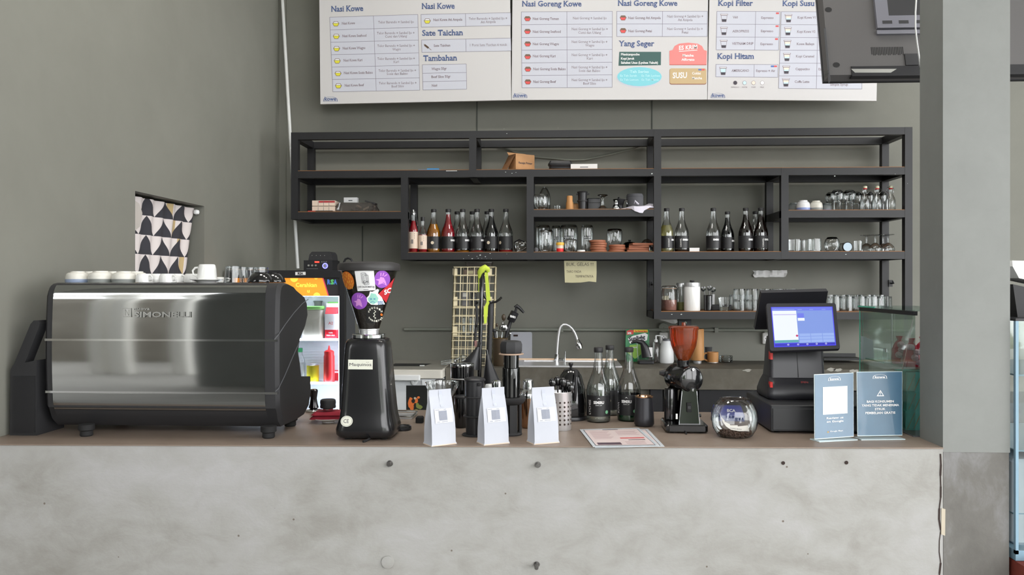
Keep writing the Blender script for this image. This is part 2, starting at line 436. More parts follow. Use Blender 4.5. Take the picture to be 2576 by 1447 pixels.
for i in range(6):
    mb = MB(); x = -11 + i * 3.6
    for k in range(26):
        c = Vector((x + rr.uniform(-1.3, 1.3), -10 + rr.uniform(-0.7, 0.7), rr.uniform(0.4, 2.6))); s_ = rr.uniform(0.35, 0.6)
        mb.lathe([(0, -s_), (s_ * 0.75, -s_ * 0.5), (s_, 0), (s_ * 0.75, s_ * 0.5), (0, s_)], c, 8)
    for v in range(len(mb.v)): mb.v[v] = mb.v[v] + Vector((rr.uniform(-.1, .1), rr.uniform(-.1, .1), rr.uniform(-.1, .1)))
    o = mb.build('garden_bush', 'leaf_green'); tag(o, 'leafy green garden bush outside behind the viewer', 'bush', 'garden bushes outside')

# unseen light panels added to lift the back wall, standing in for ceiling spots
mat('panel_diffuser', (250, 246, 236), 0.5, emit=2.0)
for k, x in enumerate((-1.0, 0.1, 1.2)):
    t = thing('added_panel', ('added light panel for unseen ceiling lamps over the coffee machine side', 'added light panel for unseen ceiling lamps over the middle of the bar', 'added light panel for unseen ceiling lamps over the till side')[k], 'light', (x, 3.1, 4.6), group='added light panels over the bar')
    mb = MB(); mb.box(-0.33, 0.33, -0.33, -0.30, -0.05, 0); mb.box(-0.33, 0.33, 0.30, 0.33, -0.05, 0); mb.box(-0.33, -0.30, -0.30, 0.30, -0.05, 0); mb.box(0.30, 0.33, -0.30, 0.30, -0.05, 0); mb.build('frame', 'white_frame', t)
    MB().box(-0.30, 0.30, -0.30, 0.30, -0.03, -0.02).build('diffuser', 'panel_diffuser', t)
    L = D.lights.new('panel_lamp', 'AREA'); L.energy = PANEL_W; L.size = 0.58; L.color = (1.0, 0.96, 0.9)
    lo = D.objects.new('panel_lamp', L); COL.objects.link(lo); lo.parent = t; lo.location = (0, 0, -0.055)
# ------------------------------------------------------------------ steel wall shelf
YF, YR = 5.17, 5.52
T = 0.0445
def sx(px): return P(px, 560, YF).x
def szm(*pts):
    return sum(P(px, py, YF).z for px, py in pts) / len(pts)
XP = {0: sx(743.5), 1: sx(1190), 2: sx(1019), 3: sx(1334), 4: sx(1653), 5: sx(1972), 6: sx(2282)}
ZR1 = szm((760, 347), (1400, 330), (2200, 336)); ZR2 = szm((800, 441), (1400, 433), (2100, 435))
ZR3L = szm((880, 543)); ZR3M = szm((1490, 537)); ZR3R = szm((2120, 539)); ZR4 = szm((1180, 644), (1490, 643.5), (2130, 644)); ZR5 = szm((1700, 793.5))
sh = thing('wall_shelf', 'wide black steel frame shelf with plywood boards on the back wall', 'shelf', (XP[4], YR, ZR5))
h = T / 2
def bar(x0, x1, y0, y1, z0, z1, n): MB().box(x0, x1, y0, y1, z0, z1).build(n, 'shelf_paint', sh, world=True)
rails = [(ZR1, 0, 6), (ZR2, 0, 6), (ZR3L, 0, 2), (ZR3M, 3, 4), (ZR3R, 5, 6), (ZR4, 2, 6), (ZR5, 4, 6)]
for z, a, b in rails:
    bar(XP[a] - h, XP[b] + h, YF - h, YF + h, z - h, z + h, 'rail')
    bar(XP[a] - h, XP[b] + h, YR - h, YR + h, z - h, z + h, 'rail')
posts = [(0, ZR3L, ZR1), (1, ZR2, ZR1), (2, ZR4, ZR2), (3, ZR4, ZR2), (4, ZR5, ZR1), (5, ZR4, ZR2), (6, ZR5, ZR1)]
for i, z0, z1 in posts:
    bar(XP[i] - h, XP[i] + h, YF - h - 0.001, YF + h - 0.001, z0 - h, z1 + h, 'post')
    bar(XP[i] - h, XP[i] + h, YR - h - 0.001, YR + h - 0.001, z0 - h, z1 + h, 'post')
for z, a, b in rails:
    for i, z0, z1 in posts:
        if a <= i <= b and XP[a] - 0.01 <= XP[i] <= XP[b] + 0.01 and z0 - 0.01 <= z <= z1 + 0.01 and not (i in (1,) and z < ZR2 - 0.01):
            bar(XP[i] - h, XP[i] + h, YF + h, YR - h, z - h, z + h, 'cross_bar')
def xs_on(a, b): return XP[a], XP[b]
ZS = {}
for key, z, a, b in (('2', ZR2, 0, 6), ('3L', ZR3L, 0, 2), ('3M', ZR3M, 3, 4), ('3R', ZR3R, 5, 6), ('4', ZR4, 2, 6), ('5', ZR5, 4, 6)):
    mb = MB(); mb.box(XP[a] + h * 0.0, XP[b] - h * 0.0, YF - h + 0.003, YR + h, z + h, z + h + 0.004, 0)
    mb.box(XP[a] + h, XP[b] - h, YF + h, YR - h, z + h - 0.004, z + h - 0.0005, 1)  # black underside plate, its shade put into the colour
    mb.build('shelf_board', ['plywood', 'shelf_paint'], sh, world=True)
    ZS[key] = z + h + 0.004
for px, py in ((1637, 716), (2236, 713)):
    c = P(px, py, YR); mb = MB(); mb.box(c.x - 0.012, c.x + 0.012, YR - h - 0.008, YR - h, c.z - 0.022, c.z + 0.022); mb.tube([c + Vector((0, -h - 0.012, 0)), c + Vector((0.01, -h - 0.03, 0)), c + Vector((0, -h - 0.035, 0.015))], 0.005, 6)
    mb.build('hook_bracket', 'shelf_paint', sh, world=True)
mat('chip_white', (200, 206, 204), 0.8)
mb = MB(); rr = random.Random(11)
def chip(px, py, s_):
    c = P(px, py, YF - h - 0.0025); mb.disc(c, s_ * 0.0025, (1, 0, 0), (0.2, 0, 1), 6, ry=s_ * 0.0012 * rr.uniform(0.5, 1.5))
for px, py in [(1166, 651), (1188, 651), (1203, 650), (1212, 650), (1221, 646), (1224, 651), (1236, 651), (1200, 645), (1208, 642), (1233, 638), (1275, 639), (1179, 643), (1268, 324), (1404, 322), (1275, 336), (1272, 433), (1288, 436), (1298, 434), (1640, 437), (2100, 443), (2252, 438), (2283, 462), (2128, 640), (1690, 791), (1714, 791)]: chip(px, py, rr.uniform(0.6, 2.2))
mb.build('paint_chips', 'chip_white', sh, world=True)['kind'] = 'stuff'

# ------------------------------------------------------------------ menu boards
class Plane:
    def __init__(s, o, xd, yd):
        s.o = Vector(o); s.x = Vector(xd).normalized(); s.y = Vector(yd).normalized(); s.n = s.x.cross(s.y).normalized()
    def at(s, px, py, off=0.0):
        d = ray(px, py); t = (s.o - CAMP).dot(s.n) / d.dot(s.n); p = CAMP + d * t
        nn = s.n if s.n.dot(CAMP - s.o) > 0 else -s.n
        return p + nn * off
    def txt(s, mb, t, x0, x1, yb, hpx, off=0.0012, bold=0.0, m=0, y1=None, serif=False):
        """lettering between pixel columns x0 and x1 with the base line at row yb, capitals hpx tall"""
        a = s.at(x0, yb, off); b = s.at(x1, yb if y1 is None else y1, off); c = s.at(x0, yb - hpx, off)
        mb.text(t, a, b - a, s.y, w=(b - a).length, h=(c - a).length, bold=bold, m=m, serif=serif)
    def part(s, parent, name, mt, t, x0, x1, yb, hpx, **k):
        mb = MB(); s.txt(mb, t, x0, x1, yb, hpx, serif=name in ('heading', 'menu_line'), **k); return mb.build(name, mt, parent, world=True, smooth=0)
    def poly(s, mb, pts, off=0.0010, m=0): mb.add([s.at(x, y, off) for x, y in pts], [tuple(range(len(pts)))], m)
    def line(s, mb, a, b, wpx=1.3, off=0.0011, m=0):
        A = s.at(*a, off); B = s.at(*b, off); d = (B - A).normalized(); q = s.n.cross(d).normalized() * (wpx * 0.5 * 5.35 / F)
        mb.add([A - q, B - q, B + q, A + q], [(0, 1, 2, 3)], m)
    def ellipse(s, mb, cx, cy, rx, ry, off=0.0012, m=0, n=24): s.poly(mb, [(cx + rx * math.cos(2 * math.pi * i / n), cy - ry * math.sin(2 * math.pi * i / n)) for i in range(n)], off, m)

YM = 5.40
def menu_board(label, bl, br):
    A = P(bl[0], bl[1], YM); B = P(br[0], br[1], YM)
    xd = (B - A).normalized(); yd = Vector((-xd.z, 0, xd.x)).normalized()
    pl = Plane(A, xd, yd)
    t = thing('menu_board', label, 'menu board', A + Vector((0, 0.012, 0)), group='menu boards above the shelf')
    L = (B - A).length; H = 1.15; mb = MB(); th = Vector((0, 0.02, 0))
    q = [A, A + xd * L, A + xd * L + yd * H, A + yd * H]
    mb.add(q + [p + th for p in q], [(0, 1, 2, 3), (7, 6, 5, 4), (0, 4, 5, 1), (1, 5, 6, 2), (2, 6, 7, 3), (3, 7, 4, 0)])
    mb.build('panel', 'board_white', t, world=True, smooth=0)
    for k in (0.15, 0.85):
        mb = MB(); c = A + xd * (L * k) + yd * 0.35; mb.box(c.x - 0.02, c.x + 0.02, YM + 0.02, YW - 0.002, c.z - 0.02, c.z + 0.02)
        mb.build('wall_batten', 'shelf_paint', t, world=True)
    return t, pl
def grid(pl, t, cols, rows_l, rows_r, name='table_grid'):
    """ruled table: pixel columns, rows given at the left and the right end"""
    mb = MB(); x0, x1 = cols[0], cols[-1]
    (lt, lb), (rt, rb) = (rows_l[0], rows_l[-1]), (rows_r[0], rows_r[-1])
    dxl = (cols[0][1] - cols[0][0]) if isinstance(cols[0], tuple) else 0
    cc = [c if isinstance(c, tuple) else (c, c) for c in cols]      # (x at top, x at bottom)
    def X(c, f): return c[0] + (c[1] - c[0]) * f
    n = len(rows_l) - 1
    def Yat(x, i):
        f = i / n if n else 0
        xa, xb = X(cc[0], f), X(cc[-1], f)
        return rows_l[i] + (rows_r[i] - rows_l[i]) * (x - xa) / (xb - xa)
    pl.poly(mb, [(cc[0][0], rows_l[0]), (cc[-1][0], rows_r[0]), (cc[-1][1], rows_r[-1]), (cc[0][1], rows_l[-1])], 0.0006, 1)
    for i in range(n + 1): pl.line(mb, (X(cc[0], i / n), rows_l[i]), (X(cc[-1], i / n), rows_r[i]), 1.0)
    for c in cc: pl.line(mb, (c[0], Yat(c[0], 0)), (c[1], Yat(c[1], n)), 1.0)
    mb.build(name, ['ink_line', 'cell_tint'], t, world=True, smooth=0)
def bowl(pl, t, cx, cy, col):
    mb = MB()
    pl.poly(mb, [(cx - 8.5, cy - 0.5), (cx - 5, cy - 6), (cx + 5, cy - 6), (cx + 8.5, cy - 0.5), (cx + 4.5, cy + 6.5), (cx - 4.5, cy + 6.5)], 0.0012, 0)
    pl.poly(mb, [(cx - 7.2, cy - 0.8), (cx + 7.2, cy - 0.8), (cx + 4, cy + 5.4), (cx - 4, cy + 5.4)], 0.0016, 1)
    pl.poly(mb, [(cx - 6.4, cy - 1.6), (cx - 4.2, cy - 4.8), (cx + 4.2, cy - 4.8), (cx + 6.4, cy - 1.6)], 0.0016, 2)
    mb.build('bowl_icon', ['bowl_brown', col, 'print_white' if col == 'yellow' else 'bowl_brown'], t, world=True, smooth=0)
def cup(pl, t, cx, cy, mid, top):
    mb = MB(); s = 0.95
    pl.poly(mb, [(cx - 8.5, cy - 9.5), (cx + 8.5, cy - 9.5), (cx + 5.5, cy + 10), (cx - 5.5, cy + 10)], 0.0012, 0)
    pl.poly(mb, [(cx - 9.5, cy - 10.5), (cx + 9.5, cy - 10.5), (cx + 9.2, cy - 7), (cx - 9.2, cy - 7)], 0.0014, 0)
    pl.poly(mb, [(cx - 8.2, cy - 9.5), (cx + 8.2, cy - 9.5), (cx + 8, cy - 8), (cx - 8, cy - 8)], 0.0018, 3)
    pl.poly(mb, [(cx - 6.9, cy - 6), (cx + 6.9, cy - 6), (cx + 6.3, cy - 1), (cx - 6.3, cy - 1)], 0.0018, 2)
    pl.poly(mb, [(cx - 6.3, cy - 1), (cx + 6.3, cy - 1), (cx + 5.8, cy + 3), (cx - 5.8, cy + 3)], 0.0018, 1)
    pl.poly(mb, [(cx - 5.8, cy + 3), (cx + 5.8, cy + 3), (cx + 4.8, cy + 9), (cx - 4.8, cy + 9)], 0.0018, 4)
    mb.build('cup_icon', ['ink_grey', mid, top, 'print_white', 'cup_dark'], t, world=True, smooth=0)
def kowe(pl, mb, cx, cy, s=1.0, m=0, inner=1, off=0.0012, txt=None):
    """the maker's mark: arched cap outline over the word"""
    def arc(k, o, mi):
        pts = [(cx - 18 * s * k, cy + 6.5 * s * k)]
        for i in range(13):
            a = math.pi - math.pi * i / 12; pts.append((cx + 17.5 * s * k * math.cos(a), cy - (7 * s * k) * math.sin(a) + 1.5 * s))
        pts.append((cx + 18 * s * k, cy + 6.5 * s * k)); pl.poly(mb, pts, o, mi)
    arc(1.0, off, m); arc(0.91, off + 0.0003, inner)
    pl.txt(mb, 'kowe', cx - 14.5 * s, cx + 14.5 * s, cy + 4.5 * s, 9.5 * s, off + 0.0006, 0.03, m if txt is None else txt)

t1, b1 = menu_board('left white menu board with yellow bowl icons', (806, 262), (1286, 252))
mb = MB()
b1.part(t1, 'heading', 'ink_blue', 'Nasi Kowe', 833, 914, 29.5, 14, bold=0.022, y1=27.5); b1.part(t1, 'heading', 'ink_blue', 'Nasi Kowe', 1061, 1144, 22.5, 14, bold=0.022, y1=21.5)
b1.part(t1, 'heading', 'ink_blue', 'Sate Taichan', 1062, 1165, 90, 14, bold=0.022, y1=88.5); b1.part(t1, 'heading', 'ink_blue', 'Tambahan', 1064, 1150, 153.5, 14, bold=0.022, y1=152)
rl = [43.5, 75.5, 106.5, 138, 169, 200, 231]; rrw = [36.5, 69, 101, 133, 164, 196, 227]
grid(b1, t1, [(829.5, 837.5), (939.5, 946.5), (1051, 1056)], rl, rrw)
grid(b1, t1, [(1059, 1060), (1171, 1171.5), (1284.5, 1285)], [36.5, 68.5], [32, 64]); grid(b1, t1, [(1060.5, 1061.5), (1172, 1172.5), (1285, 1286)], [100.5, 132], [96, 128])
grid(b1, t1, [(1062.5, 1064), (1173, 1174)], [163, 184.5, 205.5, 226.5], [161, 182.5, 203.5, 224.5])
mb = MB(); B_ = dict(bold=0.02)
for s_, x0, x1, yb in (('Nasi Kowe', 860, 893, 62), ('Nasi Kowe Seafood', 861, 922, 93.5), ('Nasi Kowe Wagyu', 862, 919, 124.5), ('Nasi Kowe Kari', 864, 912, 155), ('Nasi Kowe Sosis Bakso', 865, 938, 186.5), ('Nasi Kowe Beef', 867, 916, 218),
                       ('Nasi Kowe Ati Ampela', 1090, 1163, 53), ('Sate Taichan', 1091, 1133, 118), ('Wagyu 50gr', 1085, 1124, 176.5), ('Beef Slice 50gr', 1085, 1134, 196.5), ('Nasi', 1086, 1100, 218.5)):
    b1.part(t1, 'menu_line', 'ink_grey', s_, x0, x1, yb, 6.0, y1=yb - 1.2, **B_)
for s_, x0, x1, yb in (('Telor Barendo + Sambel Ijo', 951, 1041, 59), ('Telor Barendo + Sambel Ijo +', 948, 1043, 86.5), ('Cumi dan Udang', 969, 1024, 95), ('Telor Barendo + Sambel Ijo +', 949, 1044, 118.5), ('Wagyu', 987, 1008, 127.5), ('Telor Barendo + Sambel Ijo +', 949, 1044, 151), ('Kari', 990, 1004, 159),
                       ('Telor Barendo + Sambel Ijo +', 952, 1047, 181), ('Sosis dan Bakso', 973, 1026, 189), ('Telor Barendo + Sambel Ijo +', 953, 1048, 212.5), ('Beef Slice', 985, 1016, 220.5), ('Telor Barendo + Sambel Ijo +', 1179, 1276, 50), ('Ati Ampela', 1209, 1247, 58.5), ('1 Porsi Sate Taichan 6 tusuk', 1182, 1276, 116.5)):
    b1.part(t1, 'menu_line', 'ink_grey', s_, x0, x1, yb, 6.0, y1=yb - 1.2)
for cx, cy in ((845, 60), (846, 91.5), (847, 122.5), (848.5, 153.5), (850.5, 185), (851.5, 216), (1075, 53)): bowl(b1, t1, cx, cy, 'yellow')
mb = MB(); b1.line(mb, (1066, 111), (1085, 126), 1.2); b1.line(mb, (1068, 113), (1078, 121), 5.0); mb.build('skewer_icon', 'bowl_brown', t1, world=True, smooth=0)
mb = MB(); kowe(b1, mb, 831.5, 249); mb.build('maker_mark', ['ink_blue', 'board_white'], t1, world=True, smooth=0)

t2, b2 = menu_board('middle white menu board with red bowl icons', (1287, 251.5), (1779, 250.5))
mb = MB()
b2.part(t2, 'heading', 'ink_blue', 'Nasi Goreng Kowe', 1313, 1463, 16, 13.5, bold=0.022); b2.part(t2, 'heading', 'ink_blue', 'Nasi Goreng Kowe', 1554, 1704, 14.5, 13.5, bold=0.022); b2.part(t2, 'heading', 'ink_blue', 'Yang Seger', 1556, 1646, 116, 13.5, bold=0.022)
grid(b2, t2, [(1311.5, 1313), (1426, 1426.5), (1540.5, 1540)], [30, 62, 94.5, 126.5, 158.5, 190, 221], [28.5, 60.5, 93, 124.5, 156.5, 188.5, 220])
grid(b2, t2, [(1551.5, 1551.5), (1666.5, 1666), (1780 - 0.5, 1779)], [28.5, 60.5, 92], [28.5, 60.5, 92])
mb = MB()
for s_, x0, x1, yb in (('Nasi Goreng Teman', 1340, 1406, 50), ('Nasi Goreng Seafood', 1340, 1411, 82.5), ('Nasi Goreng Wagyu', 1340, 1406, 113.5), ('Nasi Goreng Kari', 1340, 1398, 144), ('Nasi Goreng Sosis Bakso', 1341, 1423, 176.5), ('Nasi Goreng Beef', 1341, 1399, 208.5),
                       ('Nasi Goreng Ati Ampela', 1580, 1662, 48), ('Nasi Goreng Petai', 1580, 1640, 81)): b2.part(t2, 'menu_line', 'ink_grey', s_, x0, x1, yb, 6.0, bold=0.02)
for s_, x0, x1, yb in (('Nasi Goreng + Sambel Ijo', 1441, 1526, 48.5), ('Nasi Goreng + Sambel Ijo +', 1438, 1529, 76), ('Cumi dan Udang', 1455, 1512, 85), ('Nasi Goreng + Sambel Ijo +', 1438, 1528, 108), ('Wagyu', 1472, 1495, 117), ('Nasi Goreng + Sambel Ijo +', 1438, 1528, 141), ('Kari', 1476, 1491, 150),
                       ('Nasi Goreng + Sambel Ijo +', 1438, 1528, 172), ('Sosis dan Bakso', 1456, 1510, 181), ('Nasi Goreng + Sambel Ijo +', 1438, 1528, 204), ('Beef Slice', 1467, 1499, 213), ('Nasi Goreng + Sambel Ijo +', 1678, 1769, 44), ('Ati Ampela', 1705, 1742, 53), ('Nasi Goreng + Sambel Ijo +', 1678, 1768, 75.5), ('Petai', 1715, 1731, 84.5)): b2.part(t2, 'menu_line', 'ink_grey', s_, x0, x1, yb, 6.0)
for cx, cy in ((1327, 47), (1327, 79), (1327.5, 110.5), (1327.5, 142.5), (1328, 174), (1328, 206), (1567.5, 45), (1567.5, 77)): bowl(b2, t2, cx, cy, 'bowl_red')
mb = MB(); b2.poly(mb, [(1558, 130.5), (1663, 130.5), (1662.5, 164), (1556, 165.5)]); 
for s_, x0, x1, yb in (('Mexicanpoche', 1562, 1609, 139.5), ('Kopi Jeruk', 1562, 1596, 150), ('Sahabat Usus (Lychee Yakult)', 1562, 1655, 160.5)): b2.txt(mb, s_, x0, x1, yb, 5.5, 0.0016, 0.03, 1)
mb.build('green_panel', ['board_green', 'print_white'], t2, world=True, smooth=0)
mb = MB(); b2.ellipse(mb, 1607.5, 195, 57, 26, 0.0010, 1); b2.ellipse(mb, 1608.5, 193, 56, 24, 0.0014, 0)
b2.txt(mb, 'Teh Series', 1584, 1632, 183.5, 6.5, 0.0018, 0.03, 2)
for s_, x0, x1, yb in (('Es Teh Sereh', 1560, 1602, 193), ('Es Teh Lychee', 1614, 1660, 193), ('Es Teh Lemon', 1560, 1606, 203), ('Es Teh Manis', 1614, 1657, 203)): b2.txt(mb, s_, x0, x1, yb, 5.0, 0.0018, 0.02, 2)
mb.build('tea_oval', ['board_cyan', 'cell_tint', 'print_pale'], t2, world=True, smooth=0)
mb = MB()
def tomb(dx, dy): return [(1684 + dx, 162 + dy), (1684 + dx, 128 + dy), (1692 + dx, 126 + dy), (1697 + dx, 116 + dy), (1708 + dx, 110 + dy), (1731 + dx, 107.5 + dy), (1755 + dx, 110 + dy), (1766 + dx, 116 + dy), (1771 + dx, 126 + dy), (1778 + dx, 128 + dy), (1777 + dx, 162 + dy)]
b2.poly(mb, tomb(0, 2), 0.0010, 1); b2.poly(mb, tomb(0, 0), 0.0014, 0)
b2.txt(mb, 'ES KRIM', 1708, 1754, 126, 10.5, 0.0018, 0.025, 2, y1=123); b2.line(mb, (1708, 129.5), (1754, 126.5), 1.6, 0.0018, 2)
b2.txt(mb, 'Matcha', 1717, 1745, 142.5, 6, 0.0018, 0.03, 2); b2.txt(mb, 'Affogato', 1714, 1747, 153, 6, 0.0018, 0.03, 2)
mb.build('ice_cream_panel', ['board_pink', 'board_pink_dark', 'print_white'], t2, world=True, smooth=0)
mb = MB()
def rr_px(x0, x1, y0, y1, r): return [(x, -y) for x, y in rrect(x1 - x0, y1 - y0, r, 3, (x0 + x1) / 2, -(y0 + y1) / 2)]
b2.poly(mb, rr_px(1684, 1777, 172.5, 213, 5), 0.0010, 1); b2.poly(mb, rr_px(1684.5, 1777, 172, 211, 5), 0.0014, 0)
b2.txt(mb, 'SUSU', 1692, 1728, 197, 14, 0.0018, 0.025, 2, y1=196); b2.txt(mb, 'Coklat', 1741, 1763, 187.5, 6, 0.0018, 0.02, 2); b2.txt(mb, 'Matcha', 1741, 1766, 199.5, 6, 0.0018, 0.02, 2)
b2.poly(mb, [(1756.5, 173.5), (1764.5, 173.5), (1764.5, 177.5), (1756.5, 177.5)], 0.0018, 3); b2.poly(mb, [(1764.5, 173.5), (1772.5, 173.5), (1772.5, 177.5), (1764.5, 177.5)], 0.0018, 4)
mb.build('milk_panel', ['board_tan', 'board_rim', 'print_white', 'tag_blue', 'tag_red'], t2, world=True, smooth=0)
mb = MB(); kowe(b2, mb, 1308.5, 240); mb.build('maker_mark', ['ink_blue', 'board_white'], t2, world=True, smooth=0)

t3, b3 = menu_board('right white menu board with paper cup icons', (1780, 250.5), (2205, 254))
mb = MB()
b3.part(t3, 'heading', 'ink_blue', 'Kopi Filter', 1806, 1894, 14.5, 13.5, bold=0.022); b3.part(t3, 'heading', 'ink_blue', 'Kopi Susu', 1968, 2049, 15, 13.5, bold=0.022); b3.part(t3, 'heading', 'ink_blue', 'Kopi Hitam', 1804, 1897, 148, 13.5, bold=0.022)
grid(b3, t3, [(1803.5, 1801.5), (1901, 1898.5), (1962.5, 1958.5)], [28.5, 61, 93.5, 125.5], [29, 61.5, 94, 126.5])
grid(b3, t3, [(1801, 1800.5), (1897, 1896.5), (1957.5, 1956.5)], [162, 193.5], [162.5, 194.5])
grid(b3, t3, [(1965.5, 1958.5), (2058, 2053.5), (2168, 2168)], [29.5, 62, 94.5, 126.5, 159, 191, 222.5], [30, 62.5, 95, 127, 159.5, 191.5, 224])
mb = MB()
for s_, x0, x1, yb in (('V60', 1843, 1856, 46.5), ('AEROPRESS', 1842, 1884, 81.5), ('VIETNAM DRIP', 1841, 1895, 112.5), ('AMERICANO', 1840, 1884, 180.5), ('Espresso', 1915, 1946, 47.5), ('Espresso', 1914, 1945, 81), ('Espresso', 1913, 1944, 113.5), ('Espresso + Air', 1902, 1950, 181),
                       ('Kopi Kowe V1', 2006, 2052, 47), ('Kopi Kowe V2', 2005, 2051, 82.5), ('Kowe Baileys', 2004, 2048, 113.5), ('Kopi Caramel', 2002, 2048, 144.5), ('Cappucino', 2001, 2037, 176.5), ('Coffe Latte', 1999, 2036, 208.5), ('Es', 2059, 2066, 177), ('Simple Syrup', 2088, 2133, 215.5)): b3.part(t3, 'menu_line', 'ink_grey', s_, x0, x1, yb, 5.8, bold=0.015)
for s_, x0, x1 in (('ESPRESSO', 1839, 1859), ('WATER', 1866, 1880), ('FOAM', 1890, 1901), ('MILK', 1912, 1922)): b3.part(t3, 'menu_line', 'ink_grey', s_, x0, x1, 221, 3, bold=0.0)
for cx, cy in ((1821.5, 45.5), (1821, 78.5), (1820.5, 111)): cup(b3, t3, cx, cy, 'cup_pale_blue' if False else 'cell_tint', 'cell_tint')
cup(b3, t3, 1819, 179, 'cup_pale_blue', 'cup_pale_blue')
for cx, cy in ((1983.5, 46.5), (1982, 79), (1981, 111.5), (1979.5, 144), (1978, 176), (1977, 208)): cup(b3, t3, cx, cy, 'cup_pale_blue', 'cup_cream')
for x, y, bl in ((1952, 31.5, 0), (1951, 64, 0), (1949.5, 96.5, 0), (1947, 165, 1)):
    mb = MB(); b3.poly(mb, [(x, y), (x + 7.5, y), (x + 7.5, y + 4), (x, y + 4)], 0.0014, 0)
    if bl: b3.poly(mb, [(x - 8, y), (x, y), (x, y + 4), (x - 8, y + 4)], 0.0014, 1)
    mb.build('heat_tag', ['tag_red', 'tag_blue'], t3, world=True, smooth=0)
for k, cx in enumerate((1849.5, 1873, 1895.5, 1917.5)):
    mb = MB(); b3.ellipse(mb, cx, 208.5, 5.3, 5.3, 0.0012, 4); b3.ellipse(mb, cx, 208.5, 4.6, 4.6, 0.0016, k)
    mb.build('legend_dot', ['cup_dark', 'cup_pale_blue', 'cup_cream', 'print_white', 'ink_grey'], t3, world=True, smooth=0)
mb = MB(); kowe(b3, mb, 1806, 240); mb.build('maker_mark', ['ink_blue', 'board_white'], t3, world=True, smooth=0)
# ------------------------------------------------------------------ hatch in the left wall
mat('hatch_wood', (120, 104, 92), 0.7, var=0.1, scale=6)
mat('brass', (190, 160, 100), 0.3, 1.0)
hb = MB()
hb.box(XL - 1.05, XL - 1.0, 3.0, 5.4, 0, 3.0); hb.box(XL - 1.0, XL - TW, 3.0, 3.1, 0, 3.0); hb.box(XL - 1.0, XL - TW, 5.3, 5.4, 0, 3.0); hb.box(XL - 1.0, XL - TW, 3.0, 5.4, 2.9, 3.0)
struct('wall_store', hb, 'wall_paint')
dr = MB().box(XL - 0.62, XL - 0.58, 4.55, 5.1, 0, 2.4).build('door_1', 'hatch_wood'); dr['kind'] = 'structure'
MB().box(XL - 0.58, XL - 0.565, 4.60, 4.66, 1.55, 1.72).build('label_card', 'paper_white', dr); MB().tube([(XL - 0.57, 4.58, 1.30), (XL - 0.57, 4.58, 1.52)], 0.012, 8).build('hinge', 'brass', dr)
for y in (4.66, 4.80): MB().box(XL - 0.58, XL - 0.55, y, y + 0.05, 0.0, 1.32).build('white_slat', 'paper_white', dr)
def curtain_mat():
    m = D.materials.new('curtain_print'); m.use_nodes = True; nt = m.node_tree; b = nt.nodes['Principled BSDF']; b.inputs['Roughness'].default_value = 0.9
    tc = nt.nodes.new('ShaderNodeTexCoord'); sp = nt.nodes.new('ShaderNodeSeparateXYZ'); nt.links.new(tc.outputs['UV'], sp.inputs[0])
    def mth(op, a, bb=None):
        n = nt.nodes.new('ShaderNodeMath'); n.operation = op
        for i, q in enumerate((a, bb)):
            if q is None: continue
            if isinstance(q, (int, float)): n.inputs[i].default_value = q
            else: nt.links.new(q, n.inputs[i])
        return n.outputs[0]
    u = mth('FRACT', sp.outputs[0]); v = mth('FRACT', sp.outputs[1])
    tri = mth('MULTIPLY', mth('ABSOLUTE', mth('SUBTRACT', u, 0.5)), 2.0)
    blk = mth('LESS_THAN', tri, mth('SUBTRACT', 1.0, v))
    tan_ = mth('LESS_THAN', mth('FRACT', mth('MULTIPLY', mth('ADD', sp.outputs[0], mth('MULTIPLY', mth('FLOOR', sp.outputs[1]), 0.37)), 0.31)), 0.075)
    mx = nt.nodes.new('ShaderNodeMix'); mx.data_type = 'RGBA'; mx.inputs[6].default_value = rgb(214, 206, 204); mx.inputs[7].default_value = rgb(52, 52, 58)
    mt = nt.nodes.new('ShaderNodeMix'); mt.data_type = 'RGBA'; mt.inputs[6].default_value = rgb(214, 206, 204); mt.inputs[7].default_value = rgb(186, 164, 120)
    nt.links.new(tan_, mt.inputs[0]); nt.links.new(mt.outputs[2], mx.inputs[6]); nt.links.new(blk, mx.inputs[0]); nt.links.new(mx.outputs[2], b.inputs['Base Color'])
    MATS['curtain_print'] = m
curtain_mat()
mat('curtain_back', (176, 170, 164), 0.9)
cu = thing('hatch_curtain', 'curtain with black and white triangle print in the wall hatch', 'curtain', (XL - 0.05, (Y0h + Y1h) / 2, ZHB))
nu, nv = 60, 24; vs = []; fs = []; uv = []
YA, YC = Y0h + 0.005, Y1h - 0.10
for j in range(nv + 1):
    f = j / nv; z = ZHB + 0.02 + (ZH - 0.012 - ZHB - 0.02) * f
    for i in range(nu + 1):
        e = i / nu; y = YA + (YC + 0.10 * f * f - 0.06 * (1 - f) - YA) * e
        amp = 0.002 + 0.006 * f
        x = -0.045 + amp * math.sin(e * 2 * math.pi * 6.5 + 0.5 * math.sin(3 * f)) - 0.01
        vs.append(Vector((XL + x, y, z))); uv.append((e * 4.0 + 0.3, (ZH - z) / -0.0925 + 20))
for j in range(nv):
    for i in range(nu): fs.append((j * (nu + 1) + i, j * (nu + 1) + i + 1, (j + 1) * (nu + 1) + i + 1, (j + 1) * (nu + 1) + i))
mb = MB(); mb.add(vs, fs); o = mb.build('cloth', 'curtain_print', cu, world=True, smooth=80)
ul = o.data.uv_layers.new(name='UVMap')
for p in o.data.polygons:
    for li, vi in zip(p.loop_indices, p.vertices): ul.data[li].uv = uv[vi]
yb_ = Y0h; mb = MB()
A_, B_2, C_ = Vector((XL - 0.03, yb_ + 0.02, ZH - 0.03)), Vector((XL - 0.022, yb_ + 0.11, ZH - 0.09)), Vector((XL - 0.03, yb_ + 0.004, ZH - 0.20))
